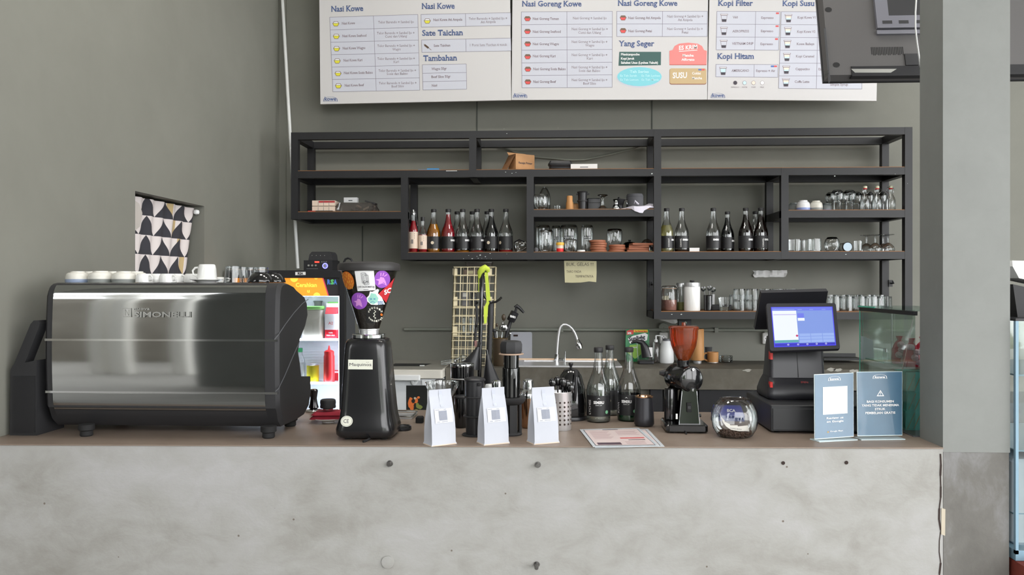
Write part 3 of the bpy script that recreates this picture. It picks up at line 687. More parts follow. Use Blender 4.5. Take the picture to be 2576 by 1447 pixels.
mb.add([A_, (A_ + B_2) / 2 + Vector((0.012, 0, 0.01)), B_2, (B_2 + C_) / 2 + Vector((0.008, 0.02, -0.01)), C_, (A_ + C_) / 2 + Vector((0.0, 0.0, 0))], [(0, 5, 1), (1, 5, 3), (1, 3, 2), (5, 4, 3)]); mb.build('folded_corner', 'curtain_back', cu, world=True)
mb = MB(); mb.tube([(XL - 0.085, Y0h, ZH - 0.03), (XL - 0.085, Y1h - 0.02, ZH - 0.03)], 0.007, 8); mb.lathe([(0, -0.016), (0.013, -0.01), (0.016, 0), (0.013, 0.01), (0, 0.016)], (XL - 0.03, Y1h - 0.03, ZH - 0.034), 12)
mb.build('curtain_rod', 'white_plastic', cu, world=True)

# ------------------------------------------------------------------ espresso machine, seen from its back
YMc = 2.745
XM0, XM1 = P(113, 850, YMc).x, P(702, 850, YMc).x
XA, XB = P(135, 850, YMc).x, P(668, 850, YMc).x
em = thing('espresso_machine', 'large polished steel and black espresso machine on the counter', 'coffee machine', ((XM0 + XM1) / 2, 2.95, ZC))
FRONT = [(1.0765, 2.80), (1.10, 2.77), (1.140, 2.752)] + [(z, 2.737 + 0.22 * (z - 1.34) ** 2) for z in (1.146, 1.18, 1.207, 1.25, 1.29, 1.335, 1.381, 1.42, 1.46, 1.50, 1.53)] + [(1.548, 2.752), (1.560, 2.760), (1.567, 2.774), (1.5705, 2.80), (1.571, 2.83)]
def frontY(z):
    for (z0, y0), (z1, y1) in zip(FRONT, FRONT[1:]):
        if z0 <= z <= z1: return y0 + (y1 - y0) * (z - z0) / (z1 - z0)
    return FRONT[-1][1]
def sidepx(px, py):
    r = ray(px, py); Y = XM1 * r.y / r.x; return (Y, EYE + Y * r.z / r.y)
rear = [sidepx(*q) for q in ((736, 718.5), (748, 727), (768, 744), (774, 760), (776, 788), (770, 815), (757, 848), (752, 880), (757, 920), (760, 950), (783, 950), (784, 990), (779, 1022), (767, 1045), (748, 1058))]
prof = [(y, z) for z, y in FRONT] + rear
mb = MB(); L = []
for x, k in ((XM0, 0.012), (XM0 + 0.012, 0.0), (XM1 - 0.012, 0.0), (XM1, 0.012)):
    cy = 2.92; cz = 1.32
    L.append([(x, y + (k if y < cy else -k), z + (k if z < cz else -k) * 0.5) for y, z in prof])
mb.loft(L); mb.build('body', 'black_matte', em, world=True, smooth=30)
def panel(name, z0, z1, n=10, m='steel_panel', x0=XA, x1=XB, out=0.0025):
    mb = MB(); loops = []
    zs = [z0 + (z1 - z0) * i / n for i in range(n + 1)]
    def fy(z):   # smooth curve
        return sum(frontY(z + d) for d in (-0.02, -0.01, 0, 0.01, 0.02)) / 5 if z < 1.53 else frontY(z)
    vs = [(x0, fy(z) - out, z) for z in zs] + [(x1, fy(z) - out, z) for z in zs] + [(x0, fy(z) + 0.01, z) for z in zs] + [(x1, fy(z) + 0.01, z) for z in zs]
    k = n + 1; fs = []
    for i in range(n):
        fs += [(i, k + i, k + i + 1, i + 1), (2 * k + i, i, i + 1, 2 * k + i + 1), (k + i, 3 * k + i, 3 * k + i + 1, k + i + 1)]
    fs += [(0, 2 * k, 3 * k, k), (n, k + n, 3 * k + n, 2 * k + n)]
    mb.add(vs, fs); return mb.build(name, m, em, world=True, smooth=60)
zl = [P(400, q, YMc).z for q in (1032, 990, 985, 858, 853)]
panel('lower_panel', zl[0], zl[1]); panel('middle_panel', zl[2], zl[3], 14); up = panel('upper_panel', zl[4], 1.5695, 22)
for za, zb_ in ((zl[1], zl[2]), (zl[3], zl[4])): panel('trim_strip', za - 0.0005, zb_ + 0.0005, 2, 'chrome', XM0 + 0.004, XM1 - 0.004, 0.001)
panel('black_plinth', 1.078, zl[0] - 0.002, 4, 'black_matte', XA, XB, 0.002)
zt = P(400, 798, YMc).z; yt = frontY(zt + 0.015) - 0.005
mat('emboss', (170, 172, 172), 0.16, 1.0)
ep = Plane((0, yt, zt), (1, 0, 0), (0, 0.09, 1))
mb = MB(); ep.txt(mb, 'SIMONELLI', 337, 481, 798, 13, 0.001, 0.03); ep.txt(mb, 'nuova', 337, 377, 780, 7, 0.001, 0.02)
mb.build('raised_lettering', 'emboss', up, world=True, smooth=0)
mb = MB(); ep.poly(mb, [(309, 798), (331, 798), (331, 775), (309, 775)], 0.0008, 0); ep.poly(mb, [(311.5, 795.5), (328.5, 795.5), (328.5, 777.5), (311.5, 777.5)], 0.0012, 1)
for q in ([(314, 794), (317, 794), (317, 779), (314, 779)], [(314, 779), (317, 779), (326, 794), (323, 794)], [(323, 794), (326, 794), (326, 779), (323, 779)]): ep.poly(mb, q, 0.0016, 0)
mb.build('raised_emblem', ['emboss', 'steel_panel'], up, world=True, smooth=0)
for pts in (((690, 854), (700, 842), (718, 815), (740, 786), (760, 764), (775, 753)), ((692, 985), (700, 978), (716, 945), (735, 900), (752, 862))):
    mb = MB(); mb.tube([(XM1 + 0.001, *sidepx(*q)) for q in pts], 0.0014, 6); mb.build('side_seam', 'grey_plastic', em, world=True)
for px, py in ((205, 1101), (668, 1106)):
    g = G(px, py, ZC)
    for dy in (0.0, 0.23):
        mb = MB(); mb.lathe([(0, 0), (0.018, 0), (0.021, 0.004), (0.020, 0.018), (0.026, 0.022), (0.026, 0.04), (0, 0.04)], (g.x, g.y + 0.03 + dy, ZC), 18); mb.build('foot', 'rubber', em, world=True)
a, b = sidepx(757, 950), sidepx(783, 950)
MB().box(XM0 + 0.03, XM1 - 0.004, a[0], b[0] + 0.002, b[1] - 0.022, b[1] + 0.004).build('drip_tray', 'grey_plastic', em, world=True)
for gx in (0.28, 0.55):
    mb = MB(); x = XM0 + gx; mb.lathe([(0, 0), (0.036, 0), (0.036, 0.05), (0.03, 0.07), (0, 0.07)], (x, 3.08, 1.24), 18); mb.build('group_head', 'chrome', em, world=True)
    mb = MB(); mb.tube([(x, 3.10, 1.235), (x, 3.16, 1.23), (x, 3.25, 1.215)], [0.008, 0.011, 0.013], 10); mb.build('portafilter_handle', 'black_plastic', em, world=True)
ZT = 1.5715
# cups on the machine
mat('stone_glaze', (216, 214, 206), 0.35, var=0.08, scale=30); mat('blue_band', (150, 164, 190), 0.35); mat('grey_band', (150, 154, 150), 0.35); mat('dark_line', (92, 96, 98), 0.4)
def bowl_cup(name, label, loc, R=0.040, H=0.040, band='grey_band', group='cups on the coffee machine', base='stone_glaze'):
    """handleless bowl cup standing on its rim"""
    t = thing(name, label, 'cup', loc, group=group)
    mb = MB(); mb.lathe([(R * 0.985, 0), (R, H * 0.04), (R, H * 0.30)], n=24, m=1); mb.lathe([(R, H * 0.30), (R * 0.98, H * 0.55), (R * 0.90, H * 0.76), (R * 0.74, H * 0.87), (R * 0.60, H * 0.90)], n=24, m=0); mb.lathe([(R * 0.60, H * 0.90), (0, H * 0.90)], n=24, m=0); mb.lathe([(R * 0.9, 0.001), (R * 0.985, 0)], n=24, m=0)
    mb.build('body', [base, band], t)
    mb = MB(); mb.lathe([(R * 0.62, H * 0.88), (R * 0.60, H), (R * 0.52, H), (R * 0.5, H * 0.9)], n=24); mb.build('foot_ring', base, t)
    for k in (0.12, 0.2, 0.27): mb = MB(); mb.lathe([(R * 1.002, H * k), (R * 1.006, H * (k + 0.012)), (R * 1.002, H * (k + 0.024))], n=24); mb.build('glaze_line', 'dark_line' if band == 'grey_band' else band, t)
    return t
def at_top(px, Y): return Vector((P(px, 712, Y).x, Y, ZT))
bowl_cup('bowl_cup', 'grey-blue banded bowl cup upturned at the far left end of the coffee machine', at_top(195, 2.875), band='blue_band')
bowl_cup('bowl_cup', 'pale grey bowl cup upturned, second from the left on the coffee machine', at_top(253, 2.875), 0.0415, 0.041)
bowl_cup('bowl_cup', 'speckled grey bowl cup upturned, third from the left on the coffee machine', at_top(312, 2.875), 0.041, 0.04)
for k, px in enumerate((227, 284, 342)):
    bowl_cup('bowl_cup', ('cream bowl cup in the back row behind the two leftmost bowl cups', 'cream bowl cup in the back row behind the second and third bowl cups', 'cream bowl cup in the back row behind the first small espresso cup')[k], at_top(px, 2.975), 0.041, 0.041)
def handled_cup(name, label, loc, R, H, rz=0.0, group='espresso cups on the coffee machine', taper=0.82, fin='white_ceramic'):
    """cup with a loop handle, standing on its rim"""
    t = thing(name, label, 'cup', loc, rz, group)
    mb = MB(); mb.lathe([(R * 0.97, 0), (R, H * 0.03), (R * 0.985, H * 0.3), (R * (0.93 if taper > .8 else .9), H * 0.72), (R * taper, H * 0.93), (R * taper * 0.9, H), (0, H)], n=24); mb.build('body', fin, t)
    mb = MB(); mb.tube([(R * 0.93, 0, H * 0.80), (R * 1.25, 0, H * 0.78), (R * 1.5, 0, H * 0.6), (R * 1.42, 0, H * 0.35), (R * 0.96, 0, H * 0.22)], R * 0.11, 8); mb.build('handle', fin, t)
    return t
handled_cup('espresso_cup', 'white espresso cup upturned right of the bowl cups', at_top(363, 2.87), 0.030, 0.031, -0.5)
handled_cup('espresso_cup', 'white espresso cup upturned left of the tall white mug', at_top(422, 2.87), 0.030, 0.031, -0.5)
for k, px in enumerate((393, 444, 483)): handled_cup('espresso_cup', ('cream espresso cup in the back row between the two front espresso cups', 'cream espresso cup in the back row right behind the second front espresso cup', 'cream espresso cup in the back row just left of the tall mug')[k], at_top(px, 2.965), 0.030, 0.032, -0.4)
sc = thing('saucer', 'white saucer under the tall upturned mug', 'saucer', at_top(520, 2.885))
MB().lathe([(0, 0), (0.032, 0), (0.034, 0.003), (0.056, 0.010), (0.056, 0.012), (0.03, 0.006), (0, 0.006)], n=28).build('dish', 'white_ceramic', sc); MB().lathe([(0.02, -0.0), (0.022, 0.0015), (0.02, 0.003)], n=24).build('foot_ring', 'white_ceramic', sc)
handled_cup('coffee_mug', 'tall white mug upturned on a saucer on the coffee machine', at_top(521, 2.885) + Vector((0, 0, 0.0085)), 0.0335, 0.056, math.pi + 0.1, None, 0.85)
handled_cup('espresso_cup', 'white espresso cup lying low behind the saucer', at_top(549, 2.99), 0.028, 0.020, 0.2)
def tumbler(name, label, loc, R0, R1, H, cat='glass', group=None, ribs=0, mt='glass', n=20, base=0.12):
    """drinking glass; R0 at the bottom of the mesh, R1 at the top, closed end on top when base<0"""
    t = thing(name, label, cat, loc, group=group)
    mb = MB(); m2 = MB(); inv = base < 0; b = abs(base)
    nn = n if not ribs else ribs * 4
    mb.lathe([(R0, 0), (R0 + (R1 - R0) * 0.5 + 0.0006, H * 0.5), (R1, H)], n=nn)
    if ribs:
        for i in range(len(mb.v)):
            v = mb.v[i]; a = math.atan2(v.y, v.x); k = 1 + 0.02 * math.cos(a * ribs); mb.v[i] = Vector((v.x * k, v.y * k, v.z))
    mb.build('wall', mt, t)
    if inv: m2.lathe([(0, H - H * b), (R1 * 0.9, H - H * b), (R1 * 0.99, H - 0.002), (R1 * 0.8, H), (0, H)], n=n)
    else: m2.lathe([(0, 0), (R0 * 0.8, 0), (R0 * 0.99, 0.002), (R0 * 0.9, H * b), (0, H * b)], n=n)
    m2.build('thick_base', mt, t)
    m3 = MB(); zr, rr_ = (0, R0) if inv else (H, R1)
    m3.lathe([(rr_ * 1.01, zr - 0.0012), (rr_ * 1.025, zr + 0.0), (rr_ * 1.01, zr + 0.0012)], n=n); m3.build('rim', mt, t)
    return t
GM = 'drinking glasses on the coffee machine'
tumbler('drinking_glass', 'clear rocks glass upturned beside the white mug', at_top(587, 2.885), 0.033, 0.027, 0.058, group=GM, base=-0.16)
for k, (px, Y) in enumerate(((606, 2.955), (630, 3.03), (655, 2.965))): tumbler('drinking_glass', ('clear glass upturned right behind the front rocks glass', 'clear glass upturned in the middle of the back row on the coffee machine', 'clear glass upturned behind the left black bowl')[k], at_top(px, Y), 0.030, 0.026, 0.056, group=GM, base=-0.16)
def black_bowl(label, loc):
    t = thing('black_bowl', label, 'bowl', loc, group='black bowls on the coffee machine')
    MB().lathe([(0.046, 0), (0.047, 0.003), (0.042, 0.016), (0.030, 0.030), (0.024, 0.033), (0, 0.033)], n=28).build('body', 'black_gloss', t); MB().lathe([(0.023, 0.032), (0.022, 0.036), (0.019, 0.036), (0.018, 0.033)], n=24).build('foot_ring', 'black_gloss', t)
black_bowl('glossy black bowl upturned at the right end of the coffee machine', at_top(656, 2.88)); black_bowl('glossy black bowl upturned behind and right of the other black bowl', at_top(686, 2.985))

# ------------------------------------------------------------------ black slanted bin beside the machine
kb = G(68, 1096, ZC)
kt = thing('slanted_bin', 'tall black plastic bin with a slanted open arm at the left wall', 'bin', (kb.x, kb.y + 0.05, ZC))
def kx(px, py): q = P(px, py, kb.y + 0.02); return (q.x, q.z)
z_ = lambda py: P(60, py, kb.y + 0.02).z
x_ = lambda px: P(px, 900, kb.y + 0.02).x
MB().prism([(x_(34), ZC), (x_(101), ZC), (x_(101), z_(905)), (x_(42), z_(917)), (x_(36), z_(930))], 'y', kb.y, kb.y + 0.16).build('body', 'black_matte', kt, world=True)
MB().prism([(x_(42), z_(917)), (x_(84), z_(815)), (x_(92), z_(806)), (x_(103), z_(806)), (x_(107), z_(814)), (x_(104), z_(826)), (x_(70), z_(912))], 'y', kb.y + 0.004, kb.y + 0.05).build('front_arm', 'black_matte', kt, world=True)
MB().prism([(x_(80), z_(910)), (x_(101), z_(840)), (x_(101), z_(905))], 'y', kb.y + 0.10, kb.y + 0.155).build('rear_arm', 'black_matte', kt, world=True)
MB().box(x_(44), x_(98), kb.y - 0.003, kb.y, z_(1085), z_(945)).build('front_plate', 'black_plastic', kt, world=True)

# ------------------------------------------------------------------ display fridge
YFr = 4.60
def fx(px): return P(px, 850, YFr).x
def fz(py): return P(790, py, YFr).z
FX0, FX1, FZ1 = XL + 0.03, fx(868), fz(680)
fg = thing('display_fridge', 'black upright display fridge with lit shelves behind the coffee machine', 'fridge', ((FX0 + FX1) / 2, YFr + 0.12, 0))
mat('fridge_inside', (226, 232, 236), 0.5); mat('led', (235, 240, 255), 0.5, emit=9.0); mat('fridge_side', (66, 68, 72), 0.5)
mat('header_orange', (244, 150, 46), 0.5, emit=0.35); mat('header_yellow', (252, 214, 80), 0.5, emit=0.35); mat('header_black', (52, 50, 52), 0.5); mat('header_pink', (206, 66, 96), 0.5, emit=0.2); mat('logo_blue', (72, 120, 196), 0.5, emit=0.2); mat('logo_green', (96, 190, 110), 0.5, emit=0.2)
D1 = 0.24
mb = MB(); mb.box(FX0, FX0 + 0.03, YFr, YFr + D1, 0.05, FZ1); mb.box(FX1 - 0.022, FX1, YFr + 0.03, YFr + D1, 0.05, FZ1); mb.box(FX0 + 0.03, FX1 - 0.022, YFr + 0.03, YFr + D1, FZ1 - 0.03, FZ1); mb.box(FX0 + 0.03, FX1 - 0.022, YFr + D1 - 0.03, YFr + D1, 0.05, FZ1 - 0.03)
mb.box(FX0 + 0.03, FX1 - 0.022, YFr + 0.05, YFr + D1 - 0.03, 0.05, 0.5)
mb.build('cabinet', 'fridge_side', fg, world=True)
mb = MB(); mb.box(FX0 + 0.035, FX1 - 0.03, YFr + D1 - 0.05, YFr + D1 - 0.03, 0.5, fz(744)); mb.box(FX0 + 0.03, FX0 + 0.036, YFr + 0.05, YFr + D1 - 0.03, 0.5, fz(744)); mb.box(FX1 - 0.03, FX1 - 0.0225, YFr + 0.05, YFr + D1 - 0.03, 0.5, fz(744)); mb.box(FX0 + 0.035, FX1 - 0.03, YFr + 0.05, YFr + D1 - 0.03, fz(744), fz(744) + 0.01)
mb.build('liner', 'fridge_inside', fg, world=True)
for k in range(9):
    z = fz(870) - k * 0.016; MB().box(FX0 + 0.04, FX1 - 0.035, YFr + D1 - 0.056, YFr + D1 - 0.05, z, z + 0.003).build('back_rib', 'grey_plastic' if False else 'fridge_inside', fg, world=True)
MB().box(FX1 - 0.030, FX1, YFr - 0.012, YFr + 0.03, 0.05, FZ1 - 0.001).build('right_stile', 'black_plastic', fg, world=True)
MB().box(FX0, FX0 + 0.03, YFr - 0.012, YFr - 0.001, 0.05, FZ1 - 0.001).build('left_stile', 'black_plastic', fg, world=True)
MB().box(FX0 + 0.03, FX1 - 0.03, YFr - 0.012, YFr + 0.03, fz(699), FZ1 - 0.001).build('top_rail', 'black_plastic', fg, world=True)
fp = Plane((0, YFr - 0.012, 0), (1, 0, 0), (0, 0, 1)); fh = Plane((0, YFr + 0.005, 0), (1, 0, 0), (0, 0, 1))
mb = MB(); fp.poly(mb, [(743, 692.5), (769, 692), (769, 684), (743, 684.5)], 0.001, 0); fp.txt(mb, 'RSA', 749, 763, 691, 5.5, 0.0016, 0.05, 1); mb.build('name_tag', ['paper_white', 'header_black'], fg, world=True, smooth=0)
mb = MB(); xa = FX0 + 0.032; mb.box(xa, FX1 - 0.031, YFr + 0.006, YFr + 0.014, fz(745), fz(699)); hd = mb.build('header_panel', 'header_black', fg, world=True)
mb = MB(); mb.add([(xa, YFr + 0.005, fz(745)), fh.at(825, 745), fh.at(811, 699.5), (xa, YFr + 0.005, fz(699.5))], [(0, 1, 2, 3)]); mb.build('orange_field', 'header_orange', hd, world=True, smooth=0)
mb = MB(); fh.poly(mb, [(825, 745), (828, 745), (814, 699.5), (811, 699.5)], 0.0004); mb.build('pink_edge', 'header_pink', hd, world=True, smooth=0)
for cx, cy, r in ((740, 700, 10), (797, 745, 9), (795, 698, 5)):
    mb = MB(); pts = [(cx + r * math.cos(2 * math.pi * i / 20), cy + r * math.sin(2 * math.pi * i / 20)) for i in range(20)]; pts = [(x, min(max(y, 700), 744.5)) for x, y in pts]; fh.poly(mb, pts, 0.0008); mb.build('lemon_slice', 'header_yellow', hd, world=True, smooth=0)
mb = MB(); fh.txt(mb, 'Cerahkan', 744, 797, 722, 10, 0.0014, 0.03); mb.build('lettering', 'header_yellow', hd, world=True, smooth=0)
mb = MB(); fh.txt(mb, 'u', 773, 779, 736, 8.5, 0.0014, 0.03); mb.build('lettering', 'header_yellow', hd, world=True, smooth=0)
for s_, x0, x1, c in (('R', 823.5, 832, 'logo_blue'), ('S', 831.5, 840, 'logo_green'), ('A', 839, 848, 'logo_blue')):
    mb = MB(); fh.txt(mb, s_, x0, x1, 715, 11, 0.0014, 0.06); mb.build('logo_letter', c, hd, world=True, smooth=0)
zs1, zs2, zs3 = fz(856), fz(967), fz(1045)
for z in (zs1, zs2, zs3):
    s_ = MB().box(FX0 + 0.04, FX1 - 0.034, YFr + 0.06, YFr + D1 - 0.06, z - 0.004, z).build('shelf', 'fridge_inside', fg, world=True)
    MB().box(FX0 + 0.04, FX1 - 0.034, YFr + 0.05, YFr + 0.06, z - 0.006, z + 0.006).build('lit_edge', 'led', s_, world=True)
MB().box(FX1 - 0.05, FX1 - 0.042, YFr + 0.05, YFr + 0.062, 0.55, fz(748)).build('light_strip', 'led', fg, world=True); MB().box(FX0 + 0.045, FX1 - 0.05, YFr + 0.05, YFr + 0.062, fz(746), fz(744)).build('light_strip', 'led', fg, world=True)
MB().box(FX0 + 0.032, FX1 - 0.031, YFr - 0.004, YFr, 0.06, fz(745)).build('glass_door', 'glass', fg, world=True)
mat('tub_green', (140, 220, 110), 0.4); mat('tub_white', (206, 204, 190), 0.5); mat('sauce_red', (226, 40, 44), 0.4); mat('can_yellow', (226, 218, 40), 0.4); mat('milk_red', (226, 40, 56), 0.4); mat('cap_green', (40, 150, 90), 0.4)
def fpos(px, Y, z): q = P(px, 800, Y); return Vector((q.x, Y, z))
t = thing('food_tub', 'large plastic tub with a green lid on the top fridge shelf', 'tub', fpos(788, YFr + 0.095, zs1)); rbox(MB(), 0.12, 0.06, 0, 0.17, 0.02).build('tub', 'tub_white', t); rbox(MB(), 0.126, 0.066, 0.17, 0.19, 0.02).build('lid', 'tub_green', t)
t = thing('food_tub', 'green lidded tub behind the milk carton in the fridge', 'tub', fpos(844, YFr + 0.165, zs1)); rbox(MB(), 0.085, 0.04, 0, 0.18, 0.015).build('tub', 'tub_white', t); rbox(MB(), 0.09, 0.046, 0.18, 0.212, 0.015).build('lid', 'tub_green', t)
t = thing('mesh_basket', 'grey mesh basket on the top fridge shelf beside the tub', 'basket', fpos(800, YFr + 0.155, zs1)); 
mb = MB(); mb.lathe([(0.02, 0), (0.022, 0.2), (0.026, 0.215)], n=14); mb.build('mesh_wall', 'grey_plastic', t); MB().lathe([(0.026, 0.213), (0.028, 0.216), (0.026, 0.219)], n=14).build('rim', 'grey_plastic', t)
t = thing('milk_carton', 'red and white gable top milk carton on the fridge shelf', 'carton', fpos(836, YFr + 0.10, zs1)); w_ = 0.034
mb = MB(); mb.box(-w_, w_, -w_, w_, 0.0, 0.055, 1); mb.box(-w_, w_, -w_, w_, 0.055, 0.145, 0); mb.add([(-w_, -w_, 0.145), (w_, -w_, 0.145), (w_, w_, 0.145), (-w_, w_, 0.145), (-w_, 0, 0.185), (w_, 0, 0.185)], [(0, 1, 5, 4), (2, 3, 4, 5), (1, 2, 5), (3, 0, 4)], 1); mb.build('carton', ['print_white', 'milk_red'], t, smooth=0)
MB().box(-w_, w_, -0.002, 0.002, 0.183, 0.205).build('top_seal', 'print_white', t)
mb = MB(); mb.text('100%', (0, -w_ - 0.001, 0.034), (1, 0, 0), (0, 0, 1), h=0.008, bold=0.03, align='C'); mb.text('FRESH MILK', (0, -w_ - 0.001, 0.020), (1, 0, 0), (0, 0, 1), w=0.05, h=0.007, bold=0.03, align='C'); o = mb.build('lettering', 'print_white', t, smooth=0)
mb = MB(); mb.text('A2', (0.0, -w_ - 0.001, 0.085), (1, 0, 0), (0, 0, 1), h=0.016, bold=0.0, align='C'); mb.build('lettering', 'milk_red', t, smooth=0)
t = thing('sauce_bottle', 'red squeeze sauce bottle with a pointed nozzle in the fridge', 'bottle', fpos(828, YFr + 0.089, zs2)); MB().lathe([(0, 0), (0.029, 0), (0.031, 0.004), (0.031, 0.15), (0.026, 0.165), (0, 0.165)], n=20).build('bottle', 'sauce_red', t); MB().lathe([(0.028, 0.16), (0.028, 0.178), (0.018, 0.185), (0.008, 0.188), (0.003, 0.212), (0, 0.212)], n=18).build('nozzle_cap', 'sauce_red', t)
t = thing('tin_can', 'yellow tin can on the lower fridge shelf', 'can', fpos(787, YFr + 0.098, zs2)); MB().lathe([(0, 0), (0.035, 0), (0.035, 0.098)], n=22).build('label', 'can_yellow', t); MB().lathe([(0.035, 0.098), (0.037, 0.1), (0.036, 0.104), (0.033, 0.1), (0, 0.1)], n=22).build('rim', 'steel_brushed', t)
t = thing('water_bottle', 'clear bottle with a green cap at the left of the yellow can', 'bottle', fpos(755, YFr + 0.116, zs2)); MB().lathe([(0, 0), (0.028, 0), (0.03, 0.1), (0.026, 0.13), (0.013, 0.16), (0.013, 0.175)], n=16).build('bottle', 'glass', t); MB().lathe([(0.015, 0.172), (0.015, 0.195), (0, 0.195)], n=14).build('cap', 'cap_green', t)
t = thing('food_box', 'small red and white box right of the sauce bottle', 'box', fpos(846, YFr + 0.2, zs2)); mb = MB(); mb.box(-0.02, 0.02, -0.02, 0.02, 0, 0.06, 0); mb.box(-0.0205, 0.0205, -0.0205, 0.0205, 0.045, 0.055, 1); mb.build('carton', ['milk_red', 'print_white'], t)
# amplifier on the fridge
AY = YFr + 0.04
def ax(px): return P(px, 660, AY).x
def az(py): return P(800, py, AY).z
mat('led_red', (255, 40, 30), 0.5, emit=3); mat('led_blue', (90, 90, 255), 0.5, emit=3); mat('knob_silver', (200, 200, 196), 0.3, 0.8)
am = thing('audio_amplifier', 'small black audio amplifier with knobs and red display on the fridge', 'amplifier', (ax(800), AY + 0.1, FZ1))
MB().box(ax(764), ax(836), AY, AY + 0.16, FZ1, az(655)).build('case', 'black_plastic', am, world=True)
ap = Plane((0, AY, 0), (1, 0, 0), (0, 0, 1))
for px in (777, 786, 795): mb = MB(); c = ap.at(px, 668); mb.tube([c, c + Vector((0, -0.008, 0))], 0.0055, 10); mb.build('knob', 'knob_silver', am, world=True)
mb = MB(); c = ap.at(818, 669); mb.tube([c, c + Vector((0, -0.012, 0))], 0.009, 14); mb.build('volume_knob', 'knob_silver', am, world=True); mb = MB(); mb.disc(c + Vector((0, -0.001, 0)), 0.016, (1, 0, 0), (0, 0, 1), 20, r0=0.011); mb.build('glow_ring', 'led_blue', am, world=True)
mb = MB(); ap.poly(mb, [(792, 661), (803, 661), (803, 657.5), (792, 657.5)], 0.001); mb.build('display', 'led_red', am, world=True)
mb = MB(); ap.poly(mb, [(771, 677), (800, 677), (800, 675.5), (771, 675.5)], 0.001); mb.build('printed_line', 'grey_plastic', am, world=True)
for k in range(4):
    mb = MB(); ap.poly(mb, [(808 + k * 4, 661), (810.5 + k * 4, 661), (810.5 + k * 4, 657), (808 + k * 4, 657)], 0.001); mb.build('button', 'grey_plastic', am, world=True)
pb = thing('power_adapter', 'black sloped power box resting on top of the amplifier', 'device', (ax(803), AY + 0.1, az(655)))
MB().loft([[(ax(a), y, z) for a, y in ((x0, AY + 0.02), (x1, AY + 0.02), (x1, AY + 0.14), (x0, AY + 0.14))] for x0, x1, z in ((773, 834, az(654.6)), (776, 832, az(640)), (781, 828, az(634)), (783, 826, az(633)))]).build('case', 'black_matte', pb, world=True)
pp = Plane((0, AY + 0.019, 0), (1, 0, 0), (0, 0, 1))
for k in range(4): mb = MB(); c = pp.at(785 + k * 10.5, 643); mb.disc(c, 0.0022, (1, 0, 0), (0, 0, 1), 8); mb.build('indicator', 'knob_silver', pb, world=True)
mb = MB(); mb.tube([P(864, 662, 4.78), P(869, 652, 4.78), P(876, 649.5, 4.78), P(883, 652, 4.78), P(887, 660, 4.78), P(888, 679, 4.78)], 0.006, 8); mb.tube([P(864, 662, 4.78), P(852, 678, 4.77)], 0.006, 8); mb.build('cable', 'black_plastic', am, world=True)

# ------------------------------------------------------------------ chest freezer
YZ = 4.95
def zx(px): return P(px, 930, YZ).x
def zz(py): return P(1050, py, YZ).z
mat('freezer_white', (222, 226, 228), 0.35); mat('freezer_lid', (206, 203, 194), 0.4); mat('lid_top_grey', (150, 148, 140), 0.5)
cf = thing('chest_freezer', 'white chest freezer between the fridge and the back counter', 'freezer', (zx(1050), YZ + 0.3, 0))
ZL = zz(931)
MB().box(-1.33, zx(1112), YZ + 0.015, YW - 0.03, 0.02, zz(955)).build('tank', 'freezer_white', cf, world=True)
rb = MB(); rb.T = Matrix.Translation(((zx(1114) - 1.34) / 2, (YZ + YW - 0.02) / 2, 0)); rbox(rb, zx(1114) + 1.34, YW - 0.02 - YZ, zz(953), ZL, 0.02, 0.004); rb.build('lid', 'freezer_lid', cf, world=True)
MB().box(-1.33, zx(1110), YZ + 0.03, YW - 0.03, ZL, ZL + 0.001).build('lid_top', 'lid_top_grey', cf, world=True)
MB().box(zx(1062), zx(1112), YZ - 0.006, YZ + 0.0145, zz(969), zz(957)).build('lock_strip', 'freezer_white', cf, world=True)
rb = MB(); rb.T = Matrix.Translation(((zx(930) + zx(1058)) / 2, YZ - 0.012, 0)); rbox(rb, zx(1058) - zx(930), 0.03, zz(957), zz(943), 0.01, 0.004); rb.build('lid_handle', 'white_plastic', cf, world=True)
zp = Plane((0, YZ + 0.015, 0), (1, 0, 0), (0, 0, 1))
mb = MB(); c = zp.at(1043.5, 960); mb.T = Matrix.Translation(c) @ Matrix.Rotation(math.pi / 2, 4, 'X'); mb.lathe([(0, 0), (0.02, 0), (0.02, 0.018), (0.009, 0.02), (0.008, 0.012), (0, 0.012)], n=18); mb.build('lock', 'white_plastic', cf, world=True)
mat('sticker_black', (34, 36, 34), 0.4); mat('food_orange', (226, 120, 56), 0.5); mat('food_green', (130, 140, 70), 0.5); mat('food_cream', (200, 196, 180), 0.5)
mb = MB(); zp.poly(mb, [(1022, 1038), (1075, 1038), (1075, 970), (1022, 970)], 0.001); st = mb.build('food_sticker', 'sticker_black', cf, world=True, smooth=0)
rr = random.Random(2)
for cx, cy, rx, ry, c in ((1034, 1015, 8, 15, 'food_orange'), (1036, 1026, 6, 8, 'food_orange'), (1046, 1008, 6, 7, 'food_orange'), (1053, 1000, 4, 3, 'food_orange'), (1044, 1002, 3, 3, 'food_cream'), (1056, 1024, 7, 6, 'food_green'), (1050, 1020, 4, 8, 'food_green'), (1047, 1033, 5, 4, 'food_green'), (1055, 1026, 3, 2.5, 'food_cream'), (1040, 1009, 5, 6, 'sticker_black')):
    mb = MB(); pts = [(cx + rx * math.cos(a) * rr.uniform(.8, 1.1), cy + ry * math.sin(a) * rr.uniform(.8, 1.1)) for a in [2 * math.pi * i / 10 for i in range(10)]]; zp.poly(mb, pts, 0.0014 + 0.0001 * rr.random() + (0.0004 if c != 'food_orange' else 0)); mb.build('printed_food', c, st, world=True, smooth=0)
mb = MB(); c = G(1062, 921, ZL + 0.001); mb.box(c.x - 0.014, c.x + 0.014, c.y - 0.01, c.y + 0.01, ZL + 0.001, ZL + 0.006); mb.build('lid_latch', 'white_plastic', cf, world=True)
